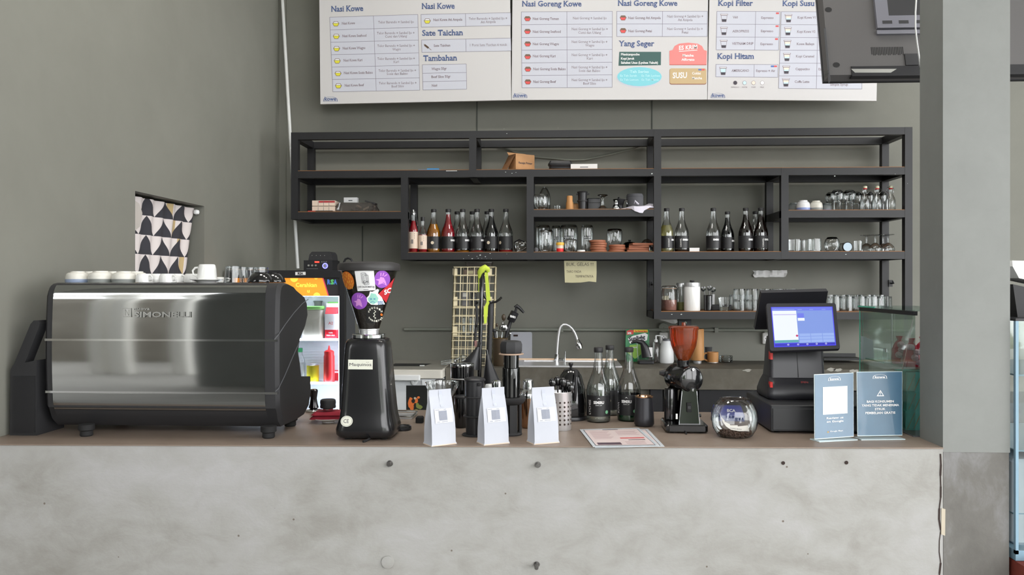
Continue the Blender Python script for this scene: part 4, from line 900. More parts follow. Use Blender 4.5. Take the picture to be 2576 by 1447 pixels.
mb = MB(); a = G(985, 919, ZL + 0.0012); b = G(1080, 919, ZL + 0.0012); mb.quad((a.x, a.y - 0.06, a.z), (b.x - 0.03, a.y - 0.06, a.z), (b.x, a.y + 0.12, a.z), (a.x, a.y + 0.12, a.z)); mb.build('lid_sticker', 'shelf_paint', cf, world=True)
# ------------------------------------------------------------------ things on the counter
def gpos(px, py, r=0.0, z=ZC):
    g = G(px, py, z); return Vector((g.x * (1 + r / g.y), g.y + r, z)), S(g.y + r)
def pl(s, b, q): return [(w * s, (b - y) * s) for w, y in q]
def maptext(mb, t, x0, x1, yb, h, fn, bold=0.0, m=0, vertical=False):
    vs, fs, a, b = text_geo(t, bold, 2)
    out = []
    for v in vs:
        f = (v.x - a) / max(1e-6, b - a); g = v.y / 0.69
        if vertical: out.append(fn(x0 - g * h, yb - (x1) * f))      # x1 = length upwards
        else: out.append(fn(x0 + (x1 - x0) * f, yb - g * h))
    mb.add(out, fs, m)

# ---- large black grinder with a clear hopper
mat('grinder_black', (26, 26, 28), 0.25, coat=0.25); mat('lid_black', (48, 46, 46), 0.5); mat('beans_dark', (34, 24, 20), 0.7, var=0.4, scale=90, bump=0.6)
glass_mat('hopper_clear', (214, 208, 202), (96, 92, 90), 0.55)
mat('st_orange', (206, 112, 40), 0.5); mat('st_yellow', (236, 184, 70), 0.5); mat('st_purple', (150, 82, 190), 0.5); mat('st_lilac', (216, 150, 220), 0.5); mat('st_mint', (150, 206, 190), 0.5); mat('st_blue', (60, 120, 170), 0.5); mat('st_red', (196, 44, 52), 0.5); mat('st_black', (20, 20, 20), 0.4); mat('plate_cream', (224, 224, 210), 0.4); mat('ink_dark', (46, 46, 56), 0.6)
gl, gs = gpos(928.5, 1109, 0.085)
gr = thing('coffee_grinder', 'tall black coffee grinder with a sticker covered cone hopper', 'coffee grinder', gl)
def sect(y, x0, x1, d, r): return [(x, yy, (1109 - y) * gs) for x, yy in rrect((x1 - x0) * gs, d, r, 5, ((x0 + x1) / 2 - 928.5) * gs)]
mb = MB(); mb.loft([sect(1103, 862, 996, 0.17, 0.03), sect(1096, 856, 1001, 0.182, 0.035), sect(1083, 855, 1002.5, 0.185, 0.035), sect(1070, 859, 999, 0.18, 0.035), sect(1055, 863.5, 995.5, 0.17, 0.033), sect(1035, 866, 993, 0.163, 0.03), sect(990, 868.5, 989, 0.157, 0.03), sect(940, 871, 985, 0.15, 0.03), sect(885, 874, 981, 0.143, 0.03), sect(870, 876, 979.5, 0.138, 0.03), sect(863, 880, 976, 0.128, 0.03), sect(860, 886, 970, 0.11, 0.03)])
mb.build('body', 'grinder_black', gr, smooth=60)
for x, y in ((-0.06, -0.05), (0.06, -0.05), (-0.06, 0.05), (0.06, 0.05)): mb = MB(); mb.lathe([(0, 0), (0.012, 0), (0.013, 0.012), (0, 0.012)], (x, y, 0), 12); mb.build('foot', 'rubber', gr)
mb = MB(); mb.lathe(pl(gs, 1109, [(0, 860), (40, 860), (42, 858), (42, 851), (40, 849), (24, 848)]), n=40)
for i in range(len(mb.v)):
    v = mb.v[i]; a = math.atan2(v.y, v.x); k = 1 + 0.012 * math.cos(a * 20) if 849.5 < 1109 - v.z / gs < 859.5 else 1; mb.v[i] = Vector((v.x * k, v.y * k, v.z))
mb.build('adjusting_ring', 'chrome', gr)
MB().lathe(pl(gs, 1109, [(24, 849), (24, 840), (26, 839), (26, 836), (0, 836)]), n=28).build('collar', 'steel_brushed', gr)
RT_, RB_ = 73.0, 25.0
def hopr(py): f = (838 - py) / (838 - 683.0); return RB_ + (RT_ - RB_) * f
hp = MB().lathe(pl(gs, 1109, [(RB_, 838), (hopr(760), 760), (RT_, 683)]), n=40).build('hopper', 'hopper_clear', gr)
MB().lathe(pl(gs, 1109, [(0, 836), (RB_ * .96, 836), (hopr(760) * .975, 760), (hopr(712) * .975, 702), (30, 698), (0, 697)]), n=32).build('coffee_beans', 'beans_dark', gr)
MB().lathe(pl(gs, 1109, [(RT_ + 1, 690), (78, 689), (79, 684), (79, 676), (76, 671), (60, 667), (0, 665)]), n=40).build('lid', 'lid_black', gr)
def cone(px, py, off=0.002):
    r = hopr(py); s_ = max(-0.985, min(0.985, (px - 930.0) / r)); R = r * gs + off
    return Vector((R * s_, -R * math.sqrt(1 - s_ * s_), (1109 - py) * gs))
def patch(mb, outline, off=0.0025, m=0, rings=3):
    cx = sum(p[0] for p in outline) / len(outline); cy = sum(p[1] for p in outline) / len(outline); n = len(outline)
    vs = [cone(cx, cy, off)]; fs = []
    for k in range(1, rings + 1):
        for x, y in outline: vs.append(cone(cx + (x - cx) * k / rings, cy + (y - cy) * k / rings, off))
    for i in range(n): fs.append((0, 1 + i, 1 + (i + 1) % n))
    for k in range(rings - 1):
        for i in range(n): fs.append((1 + k * n + i, 1 + (k + 1) * n + i, 1 + (k + 1) * n + (i + 1) % n, 1 + k * n + (i + 1) % n))
    mb.add(vs, fs, m)
def ell(cx, cy, rx, ry, rot=0.0, n=22):
    return [(cx + rx * math.cos(a) * math.cos(rot) - ry * math.sin(a) * math.sin(rot), cy + rx * math.cos(a) * math.sin(rot) + ry * math.sin(a) * math.cos(rot)) for a in [2 * math.pi * i / n for i in range(n)]]
def seg(mb, pts, w, off, m):
    for (x0, y0), (x1, y1) in zip(pts, pts[1:]):
        L = math.hypot(x1 - x0, y1 - y0) or 1; nx, ny = -(y1 - y0) / L * w / 2, (x1 - x0) / L * w / 2
        mb.add([cone(x0 + nx, y0 + ny, off), cone(x1 + nx, y1 + ny, off), cone(x1 - nx, y1 - ny, off), cone(x0 - nx, y0 - ny, off)], [(0, 1, 2, 3)], m)
mb = MB(); patch(mb, ell(888, 714, 18, 23, -0.35), 0.0025, 0)
rr = random.Random(4)
for k in range(5):
    yy = 699 + k * 7.5; hw = math.sqrt(max(0, 1 - ((yy - 714) / 23) ** 2)) * 15; x0 = 888 + (yy - 714) * 0.25
    seg(mb, [(x0 - hw, yy), (x0 + hw, yy)], 1.6, 0.0032, 1)
    n = int(hw / 2.6)
    for i in range(n): xx = x0 - hw + 2 * hw * (i + .5) / n; seg(mb, [(xx, yy), (xx + rr.uniform(-1, 1), yy + rr.choice((-5, 5, 6)))], 1.5, 0.0032, 1)
mb.build('orange_sticker', ['st_orange', 'st_yellow'], hp)
mb = MB(); patch(mb, [(910, 691), (933, 690), (956, 688.5), (956.5, 713), (957, 738), (935, 739.5), (914, 740.5), (912, 716)], 0.0028, 0, 4)
for q in ([(926, 696), (936, 695), (937, 719), (927, 720), (926, 696)], [(929, 699), (939, 698), (940, 722), (930, 723), (929, 699)], [(932, 702), (942, 701), (943, 724), (933, 725), (932, 702)]): seg(mb, q, 0.8, 0.0036, 1)
maptext(mb, 'CM', 930, 941, 720.5, 6, lambda x, y: cone(x, y, 0.0038), 0.0, 1); maptext(mb, 'CAFE CALON MERTUA', 915, 955, 731.5, 3.6, lambda x, y: cone(x, y, 0.0038), 0.02, 1); seg(mb, [(916, 734), (954, 732.5)], 1.0, 0.0036, 1); seg(mb, [(929, 736.5), (941, 736)], 0.9, 0.0036, 1)
mb.build('white_sticker', ['paper_white', 'ink_dark'], hp)
for cx, cy, rx, ry, rot in ((972, 711, 16, 22, 0.2), (915.5, 765, 21, 21, 0)):
    mb = MB(); patch(mb, ell(cx, cy, rx, ry, rot), 0.0026, 0); patch(mb, [(cx - 3, cy - 6), (cx + 4, cy - 4), (cx + 7, cy + 6), (cx + 8, cy + 16), (cx, cy + 10), (cx - 9, cy + 14), (cx - 7, cy + 4), (cx - 14, cy + 1), (cx - 5, cy - 1)], 0.0034, 1, 1); seg(mb, [(cx - 2, cy - 8), (cx - 1, cy - 16)], 2, 0.0034, 1); seg(mb, [(cx + 2, cy - 8), (cx + 5, cy - 16)], 2, 0.0034, 1); seg(mb, [(cx + 5, cy - 7), (cx + 11, cy - 12)], 2, 0.0034, 1)
    mb.build('purple_sticker', ['st_purple', 'st_lilac'], hp)
mb = MB(); patch(mb, [(936, 766), (935, 757), (941, 751), (944, 741), (949, 742), (957, 738), (960, 735), (964, 737), (961, 746), (968, 756), (972, 774), (956, 775), (944, 774)], 0.0030, 0, 2); patch(mb, [(939, 765), (938, 759), (943, 753), (946, 745), (950, 746), (956, 747), (961, 758), (958, 768), (950, 773), (943, 771)], 0.0036, 1, 2)
for x in (945, 952.5): seg(mb, [(x - 2, 758), (x + 2, 762)], 1.1, 0.0042, 2); seg(mb, [(x + 2, 758), (x - 2, 762)], 1.1, 0.0042, 2)
seg(mb, [(943, 769), (948, 766), (953, 769)], 1.1, 0.0042, 2); mb.build('mint_sticker', ['print_white', 'st_mint', 'st_blue'], hp)
mb = MB(); maptext(mb, 'DTO', 959, 969.5, 774, 8, lambda x, y: cone(x, y, 0.004), 0.03); mb.build('blue_lettering', 'st_blue', hp)
mb = MB(); patch(mb, [(962, 747), (988, 718), (996, 707), (998, 712), (986, 748), (974, 770)], 0.0038, 0, 2); maptext(mb, 'SC', 973, 986, 750, 11, lambda x, y: cone(x, y - (x - 973) * 0.55, 0.0046), 0.04, 1); mb.build('red_sticker', ['st_red', 'print_white'], hp)
mb = MB(); patch(mb, [(929, 820), (932, 795), (936, 777), (952, 775), (969, 776), (965, 794), (958, 815), (945, 822)], 0.0026, 0, 3)
for s_, r_, a0, a1 in (('SENGGIH', 16, 205, 335), ('KARSIYAN', 16, 150, 35)):
    for i, ch in enumerate(s_):
        a = math.radians(a0 + (a1 - a0) * i / (len(s_) - 1)); x = 951 + 14.5 * math.cos(a); y = 799 + 17 * math.sin(a); maptext(mb, ch, x - 1.6, x + 1.6, y + 2, 4.5, lambda x, y: cone(x, y, 0.0036), 0.03, 1)
seg(mb, [(950, 788), (953, 792), (948, 796), (951, 800), (947, 804), (952, 808), (949, 810)], 1.2, 0.0036, 1); patch(mb, ell(963, 800, 2, 3.5), 0.0036, 2, 1); mb.build('black_sticker', ['st_black', 'plate_cream', 'st_orange'], hp)
fy = -0.0735
def gp(px, py, off=0.0): return Vector(((px - 928.5) * gs, -0.075 - 0.0005 * 0 - off - (py - 885) * 0.5 * 0.000063 * 1.0, (1109 - py) * gs))
def bodyY(py):
    tab = [(863, 0.064), (885, 0.0715), (940, 0.075), (990, 0.0785), (1035, 0.0815), (1055, 0.085), (1070, 0.09), (1083, 0.0925)]
    for (a, b), (c, d) in zip(tab, tab[1:]):
        if a <= py <= c: return b + (d - b) * (py - a) / (c - a)
    return 0.0925
def bp_(px, py, off=0.001): return Vector(((px - 928.5) * gs, -bodyY(py) - off, (1109 - py) * gs))
mb = MB(); mb.add([bp_(888.5, 934), bp_(950, 934), bp_(950, 910), bp_(888.5, 910)], [(0, 1, 2, 3)], 0); maptext(mb, 'Maquinos', 892, 946.5, 925.5, 7.5, lambda x, y: bp_(x, y, 0.0016), 0.0, 1); mb.add([bp_(x, y, .0016) for x, y in ((934, 917), (936, 917), (936, 916), (934, 916))], [(0, 1, 2, 3)], 1); mb.add([bp_(x, y, .0016) for x, y in ((938, 917), (940, 917), (940, 916), (938, 916))], [(0, 1, 2, 3)], 1); mb.build('name_plate', ['plate_cream', 'ink_dark'], gr, smooth=0)
mb = MB(); mb.add([bp_(887.5 + 15 * math.cos(a), 1061 + 13 * math.sin(a), 0.0015) for a in [2 * math.pi * i / 28 for i in range(28)]], [tuple(range(28))], 0)
for k in range(28):
    a, b = 2 * math.pi * k / 28, 2 * math.pi * (k + 1) / 28; mb.add([bp_(887.5 + 13 * math.cos(a), 1061 + 11.3 * math.sin(a), .002), bp_(887.5 + 13 * math.cos(b), 1061 + 11.3 * math.sin(b), .002), bp_(887.5 + 12.4 * math.cos(b), 1061 + 10.8 * math.sin(b), .002), bp_(887.5 + 12.4 * math.cos(a), 1061 + 10.8 * math.sin(a), .002)], [(0, 1, 2, 3)], 1)
maptext(mb, 'CE', 879.5, 893, 1065, 9, lambda x, y: bp_(x, y, 0.0022), 0.0, 1); mb.build('ce_badge', ['plate_cream', 'ink_dark'], gr, smooth=0)
q, s_ = gpos(1011, 1086, 0.035); o = thing('drip_disc', 'round black rubber disc beside the tall grinder', 'mat', q); MB().lathe([(0, 0), (0.032, 0), (0.034, 0.003), (0.034, 0.010), (0.031, 0.013), (0.028, 0.010), (0, 0.010)], n=28).build('disc', 'black_plastic', o); MB().lathe([(0.03, 0.012), (0.032, 0.0145), (0.034, 0.012)], n=28).build('rim', 'black_gloss', o)
q, s_ = gpos(1018, 1050, 0.02); o = thing('steel_tray', 'small steel tray behind the tall grinder', 'tray', q + Vector((-0.01, 0.0, 0))); mb = MB(); rbox(mb, 0.10, 0.13, 0, 0.004, 0.008, 0.001); mb.build('plate', 'steel_brushed', o)
mb = MB(); mb.tube([(x, y, 0.01) for x, y in rrect(0.10, 0.13, 0.01, 3)] + [(rrect(0.10, 0.13, 0.01, 3)[0][0], rrect(0.10, 0.13, 0.01, 3)[0][1], 0.01)], 0.003, 6); mb.build('rolled_rim', 'chrome', o)
# crumbs and cord end under the grinder
q = G(918, 1113, ZC); o = MB().tube([q + Vector((0.01, 0.06, 0.012)), q + Vector((0.008, 0.02, 0.006)), q + Vector((0, 0, 0.004)), q + Vector((-0.004, -0.008, 0.004))], 0.004, 8).build('power_cord', 'rubber', gr, world=True)

# ---- tamper, red cloth and dishes behind the machine
mat('cloth_red', (150, 36, 52), 0.9, var=0.15, scale=40)
q, s_ = gpos(789, 1038, 0.03); t = thing('coffee_tamper', 'black handled coffee tamper beside the coffee machine', 'tamper', q); MB().lathe(pl(s_, 1038, [(0, 1038), (21, 1038), (22, 1035), (20, 1033), (8, 1031)]), n=22).build('base', 'chrome', t); MB().lathe(pl(s_, 1038, [(8, 1032), (13, 1028), (10, 1018), (8, 1005), (10, 992), (11, 985), (8, 981), (0, 980)]), n=20).build('handle', 'black_gloss', t)
q, s_ = gpos(826, 1068, 0.05); t = thing('round_dish', 'white round dish under the folded red cloth', 'dish', q); MB().lathe(pl(s_, 1068, [(0, 1067), (14, 1067), (16, 1065), (38, 1058), (39, 1056), (14, 1062), (0, 1062)]), n=28).build('dish', 'white_ceramic', t); MB().lathe(pl(s_, 1068, [(15, 1066), (15, 1068), (13, 1068)]), n=20).build('foot_ring', 'white_ceramic', t)
t = thing('folded_cloth', 'folded dark red cloth lying on a white dish', 'cloth', q + Vector((0, 0, 0.0165)))
for k in range(2):
    mb = MB(); L = []; rr = random.Random(k)
    for i, z in enumerate((0.0, 0.006, 0.011)):
        L.append([(x * (1 + rr.uniform(-.03, .03)) + 0.006 * k, y * (1 + rr.uniform(-.04, .04)), z + k * 0.012 + 0.003 * math.sin(9 * x + k)) for x, y in rrect(0.125 - 0.01 * i, 0.085 - 0.008 * i, 0.015, 4)])
    mb.loft(L); mb.build('fold', 'cloth_red', t, smooth=80)
t = thing('tamper_puck', 'black distribution tool standing on the red cloth', 'coffee tool', q + Vector((0.0, -0.005, 0.044))); MB().lathe(pl(s_, 1041, [(0, 1041), (12, 1041), (13, 1036), (10, 1034)]), n=24).build('steel_base', 'chrome', t); MB().lathe(pl(s_, 1041, [(10, 1035), (19, 1034), (20, 1031), (19, 1026), (20, 1020), (19, 1014), (16, 1012), (0, 1012)]), n=28).build('grip', 'black_matte', t)

# ---- white coffee bags
mat('bag_paper', (186, 189, 198), 0.75, var=0.03, scale=12, bump=0.05); mat('bag_fold', (184, 188, 200), 0.75); mat('label_paper', (210, 212, 220), 0.6); mat('label_grey', (140, 144, 156), 0.7, var=0.15, scale=900); mat('bag_kraft', (214, 196, 176), 0.8)
def coffee_bag(label, fl, th, w=0.086, d=0.056, H=0.176):
    g = G(fl[0], fl[1], ZC)
    c = Vector((math.cos(th) * w / 2 - math.sin(th) * d / 2, math.sin(th) * w / 2 + math.cos(th) * d / 2, 0))
    t = thing('coffee_bag', label, 'bag', g + c, th, 'white coffee bags on the counter front')
    secs = [(0.0, 1.07, 1.07, 0.0), (0.004, 1.05, 1.05, 0.0), (0.008, 1.0, 1.0, 0.0), (0.05, 1.0, 0.94, 0.004), (0.085, 0.99, 0.76, 0.009), (0.12, 0.965, 0.46, 0.010), (0.150, 0.945, 0.16, 0.004), (0.158, 0.94, 0.05, 0.0), (H, 0.93, 0.035, 0.0)]
    mb = MB(); L = []
    for z, kw, kd, gin in secs:
        hw, hd = w * kw / 2, d * kd / 2; b = 0.004 if 0.02 < z < 0.13 else 0
        L.append([(-hw, -hd, z), (0, -hd - b, z), (hw, -hd, z), (hw - gin, 0, z), (hw, hd, z), (0, hd + b, z), (-hw, hd, z), (-hw + gin, 0, z)])
    mb.loft(L); mb.build('pouch', 'bag_paper', t, smooth=50)
    def fY(z):
        for (z0, _, k0, g0), (z1, _, k1, g1) in zip(secs, secs[1:]):
            if z0 <= z <= z1: return -(d / 2) * (k0 + (k1 - k0) * (z - z0) / (z1 - z0))
        return 0
    def onf(x, z, off): b = 0.004 * max(0, 1 - abs(x) / (w / 2)) if 0.02 < z < 0.13 else 0; return Vector((x, fY(z) - b - off, z))
    def rect(mb, x0, x1, z0, z1, off, m=0, n=4):
        for i in range(n):
            a, b = z0 + (z1 - z0) * i / n, z0 + (z1 - z0) * (i + 1) / n
            for j in range(2):
                xa, xb = x0 + (x1 - x0) * j / 2, x0 + (x1 - x0) * (j + 1) / 2
                mb.add([onf(xa, a, off), onf(xb, a, off), onf(xb, b, off), onf(xa, b, off)], [(0, 1, 2, 3)], m)
    mb = MB(); rect(mb, -0.030, 0.034, 0.072, 0.116, 0.0022); lb = mb.build('paper_label', 'label_paper', t)
    mb = MB(); rect(mb, -0.016, 0.013, 0.080, 0.110, 0.0030); mb.build('grey_print', 'label_grey', lb)
    for x0, z0, ww in ((-0.027, 0.112, 0.014), (0.002, 0.1125, 0.010), (-0.024, 0.0745, 0.010), (-0.008, 0.075, 0.022)):
        mb = MB(); rect(mb, x0, x0 + ww, z0, z0 + 0.0016, 0.0028, 0, 1); mb.build('printed_line', 'label_grey', lb)
    mb = MB(); rect(mb, -0.006, 0.006, 0.122, 0.172, 0.0014); mb.build('fold_seam', 'bag_fold', t)
    mb = MB(); mb.loft([[(x * k, y * k, z) for x, y in rrect(w * 1.075, d * 1.075, 0.003, 2)] for z, k in ((0.0, 1.0), (0.002, 1.0), (0.003, 0.985))]); mb.build('bottom_lip', 'bag_kraft', t)
    return t
coffee_bag('leftmost white coffee bag, beside the glass dripper', (1087, 1124), math.radians(36), H=0.176)
coffee_bag('middle white coffee bag, in front of the stacked black drip filters', (1219, 1121), math.radians(29), H=0.180)
coffee_bag('rightmost white coffee bag, beside the perforated cutlery holder', (1345, 1119), math.radians(26), H=0.180)

# ---- glass dripper on a glass stand
q, s_ = gpos(1112, 1095, 0.03); t = thing('glass_dripper', 'ribbed clear glass coffee dripper behind the leftmost bag', 'dripper', q)
mb = MB(); mb.lathe(pl(s_, 1098, [(9, 1040), (20, 1018), (34, 992), (41, 976), (42, 969)]), n=72)
for i in range(len(mb.v)):
    v = mb.v[i]; a = math.atan2(v.y, v.x) + v.z * 12; k = 1 + 0.02 * math.cos(a * 18); mb.v[i] = Vector((v.x * k, v.y * k, v.z))
mb.build('ribbed_cone', 'glass', t); MB().lathe(pl(s_, 1098, [(41.5, 971), (43, 969), (41.5, 967)]), n=32).build('rim', 'glass', t)
MB().lathe(pl(s_, 1098, [(0, 1098), (30, 1098), (31, 1094), (26, 1075), (16, 1052), (9, 1042), (9, 1038)]), n=32).build('glass_foot', 'glass', t)
q, s_ = gpos(1104, 1060, 0.03); t = thing('steel_sieve', 'small round steel sieve rim behind the glass dripper', 'sieve', q + Vector((0, 0.05, 0))); MB().lathe(pl(s_, 1060, [(11, 1060), (13, 1050), (14, 970), (13.5, 964), (12, 963)]), n=22).build('cup', 'steel_brushed', t); MB().lathe(pl(s_, 1060, [(13, 966), (15, 964), (13, 962)]), n=22).build('rim', 'chrome', t)

# ---- black brewing gear between the bags
q, s_ = gpos(1163, 1068, 0.04); t = thing('black_canister', 'tall shiny black canister with a steel rim behind the bags', 'canister', q)
MB().lathe(pl(s_, 1068, [(0, 1068), (24, 1068), (26, 1062), (29, 960), (30, 924)]), n=28).build('body', 'black_gloss', t); MB().lathe(pl(s_, 1068, [(30, 926), (31, 922), (30, 919), (27, 921), (27, 928), (0, 930)]), n=28).build('steel_rim', 'chrome', t)
MB().lathe(pl(s_, 1068, [(29.6, 957), (30.4, 955.5), (29.6, 954)]), n=28).build('band', 'steel_brushed', t)
q, s_ = gpos(1160, 1078, 0.02); t = thing('black_jug', 'short black lidded jug left of the stacked drip filters', 'jug', q)
MB().lathe(pl(s_, 1078, [(0, 1078), (14, 1078), (16, 1074), (17, 1010), (17, 1002)]), n=24).build('body', 'black_gloss', t); MB().lathe(pl(s_, 1078, [(18, 1004), (18.5, 1000), (16, 997), (0, 996)]), n=24).build('lid', 'black_plastic', t)
q, s_ = gpos(1194, 1099, 0.03); t = thing('drip_filter_stack', 'stacked black drip coffee filters behind the middle bag', 'coffee filter', q)
for k, (y0, y1, w0, w1) in enumerate(((1096, 1052, 22, 23), (1048, 1004, 23, 24), (1000, 962, 23.5, 24))):
    mb = MB(); mb.lathe(pl(s_, 1099, [(0, y0), (w0, y0), (w1, y1), (0, y1)]), n=26); mb.build('filter_cup', 'black_plastic', t)
for y, w in ((1099, 31), (1052, 28), (1004, 25.5)): mb = MB(); mb.lathe(pl(s_, 1099, [(0, y), (w, y), (w + 1, y - 2), (w, y - 4), (0, y - 4)]), n=30); mb.build('flange', 'black_matte', t)
MB().lathe(pl(s_, 1099, [(27, 961), (27.5, 958), (25, 955), (10, 951.5), (0, 951)]), n=28).build('lid', 'black_plastic', t)
mb = MB(); c = Vector((14 * s_, -19.5 * s_, (1099 - 968) * s_)); mb.T = Matrix.Translation(c) @ Matrix.Rotation(math.pi / 2, 4, 'X'); mb.lathe([(0, 0), (0.006, 0), (0.006, 0.01), (0.004, 0.012), (0, 0.012)], n=12); mb.build('side_knob', 'rubber', t)
mat('tan_rim', (176, 150, 130), 0.4); glass_mat('smoke_grey', (58, 56, 56), (24, 24, 26), 0.5)
q, s_ = gpos(1286, 1099, 0.04); t = thing('coffee_press', 'dark upright coffee press with a wide faceted black cap', 'coffee press', q)
mb = MB(); mb.loft([[(x, y, (1099 - yy) * s_) for x, y in [(w * s_ * math.cos(a), w * s_ * math.sin(a)) for a in [2 * math.pi * (i + .5) / 8 for i in range(8)]]] for w, yy in ((27, 893), (29, 889), (29.5, 872), (26, 864), (18, 862))]); mb.build('cap', 'black_matte', t, smooth=25)
MB().lathe(pl(s_, 1099, [(0, 897), (31, 897), (32, 895.5), (30, 893.5), (0, 893.5)]), n=30).build('plunger_flange', 'tan_rim', t); MB().lathe(pl(s_, 1099, [(0, 1000), (18, 1000), (19, 930), (19.5, 897)]), n=26).build('plunger', 'smoke_grey', t); MB().lathe(pl(s_, 1099, [(17, 1008), (22, 1006), (22.5, 960), (22, 931), (20, 930)]), n=28).build('chamber', 'smoke_grey', t)
MB().lathe(pl(s_, 1099, [(0, 995), (16, 995), (16.5, 935), (0, 935)]), n=22).build('plunger_seal', 'rubber', t)
MB().lathe(pl(s_, 1099, [(18, 1024), (30, 1020), (36, 1012), (37, 1006), (33, 1004), (0, 1006)]), n=30).build('filter_ring', 'black_matte', t)
for a in (0.3, 1.9, 3.4, 5.0):
    mb = MB(); x, y = 22 * s_ * math.cos(a), 22 * s_ * math.sin(a); mb.T = Matrix.Translation((x, y, 0)) @ Matrix.Rotation(a, 4, 'Z'); mb.box(-0.004, 0.004, -0.013, 0.013, 0, (1099 - 1022) * s_); mb.build('stand_leg', 'black_matte', t)
MB().lathe(pl(s_, 1099, [(14, 1099), (27, 1099), (28, 1096), (26, 1092), (14, 1092)]), n=28).build('stand_ring', 'black_matte', t)
def shaker(label, px, base, sc, Y=None, full=True):
    q, s_ = gpos(px, base, 0.03); s_ *= sc
    t = thing('cocktail_shaker', label, 'shaker', q, group='steel cocktail shakers')
    MB().lathe(pl(s_, 1080, [(0, 1080), (15, 1080), (17, 1076), (21, 1010), (21.5, 1002)]), n=28).build('body', 'copper_steel', t); MB().lathe(pl(s_, 1080, [(22, 1004), (22, 996), (19, 988), (14, 983), (13, 981)]), n=28).build('strainer', 'chrome', t); MB().lathe(pl(s_, 1080, [(13.5, 983), (13.5, 966), (12.5, 960), (9, 957.5), (0, 957)]), n=26).build('cap', 'chrome', t)
shaker('steel cocktail shaker right of the coffee press', 1329, 1080, 1.0); shaker('steel cocktail shaker left of the coffee press, mostly hidden by the middle bag', 1250, 1080, 0.98)
q, s_ = gpos(1232, 1064, 0.03); t = thing('paper_cup', 'pale grey cup top showing above the middle bag', 'cup', q); MB().lathe(pl(s_, 1064, [(0, 1064), (9, 1064), (11, 985)]), n=20).build('wall', 'grey_plastic', t); MB().lathe(pl(s_, 1064, [(11, 986), (12, 975), (10, 970), (0, 969)]), n=20).build('lid', 'white_plastic', t)
q, s_ = gpos(1056, 1066, 0.02); t = thing('rubber_block', 'small black block left of the glass dripper', 'block', q); rbox(MB(), 0.028, 0.03, 0, 0.022, 0.004, 0.002).build('block', 'rubber', t); MB().box(-0.01, 0.01, -0.012, 0.012, 0.022, 0.024).build('top_pad', 'black_plastic', t)

# ---- cutlery holder
q, s_ = gpos(1408, 1085, 0.036); t = thing('cutlery_holder', 'perforated steel cutlery holder beside the rightmost bag', 'cutlery holder', q)
MB().lathe(pl(s_, 1085, [(0, 1085), (28, 1085), (29, 1083), (29.5, 992), (30.5, 990), (29.5, 989), (28.5, 992), (28, 1080), (0, 1081)]), n=40).build('cylinder', 'steel_brushed', t)
mb = MB()
for r_ in range(6):
    for k in range(16):
        a = 2 * math.pi * k / 16 + 0.02; R = 29.6 * s_; z = (1085 - (1014.5 + 10.8 * r_)) * s_; c = Vector((R * math.cos(a), R * math.sin(a), z)); mb.disc(c, 2.6 * s_, (-math.sin(a), math.cos(a), 0), (0, 0, 1), 10)
o = mb.build('holes', 'hole_dark', t); o['kind'] = 'stuff'
for k, (dx, dy, lean, ht) in enumerate(((-14, -6, -.10, 962), (-4, 6, -.03, 957), (5, -8, .05, 960), (13, 4, .12, 966), (9, 12, .09, 970), (20, -2, .18, 975))):
    o = thing('black_spoon', ('leftmost black spoon in the cutlery holder', 'tallest black spoon in the cutlery holder', 'black spoon at the middle front of the cutlery holder', 'black spoon right of the middle one in the cutlery holder', 'black spoon at the back of the cutlery holder', 'black spoon leaning furthest right in the cutlery holder')[k], 'spoon', q + Vector((dx * s_ * 0.5, dy * s_ * 0.5, 0.008)), group='black spoons in the cutlery holder')
    zt_ = (1085 - ht) * s_ - 0.03; mb = MB(); mb.tube([(0, 0, 0), (lean * zt_, 0, zt_)], 0.003, 8); mb.build('handle', 'black_gloss', o)
    mb = MB(); mb.T = Matrix.Translation((lean * (zt_ + 0.015), 0, zt_ + 0.012)) @ Matrix.Rotation(lean, 4, 'Y'); mb.lathe([(0, -0.02), (0.008, -0.015), (0.0135, 0), (0.011, 0.012), (0, 0.02)], n=14, sy=0.5); mb.build('bowl', 'black_gloss', o)

# ---- black kettle
q, s_ = gpos(1436, 1060, 0.055); t = thing('electric_kettle', 'glossy black dome shaped kettle behind the cutlery holder', 'kettle', q)
MB().lathe(pl(s_, 1060, [(0, 1050), (38, 1050), (39, 1046), (38, 1010), (34, 975), (27, 950), (17, 936), (0, 931)]), n=32).build('body', 'black_gloss', t); MB().lathe(pl(s_, 1060, [(0, 1060), (40, 1060), (41, 1056), (39, 1051), (0, 1051)]), n=32).build('power_base', 'black_plastic', t); MB().lathe(pl(s_, 1060, [(3, 934), (3, 929), (6, 922), (5, 919), (0, 918.5)]), n=16).build('lid_knob', 'black_plastic', t)
mb = MB(); mb.tube([(12 * s_, -0.045, (1060 - 936) * s_), (12 * s_, -0.075, (1060 - 950) * s_), (10 * s_, -0.085, (1060 - 985) * s_), (8 * s_, -0.068, (1060 - 1008) * s_)], 0.006, 8); mb.build('handle', 'black_plastic', t)
mb = MB(); mb.lathe([(0.0, 0), (0.004, 0), (0.004, 0.004), (0, 0.004)], (12 * s_, -0.045, (1060 - 937) * s_), 10); mb.build('rivet', 'chrome', t)

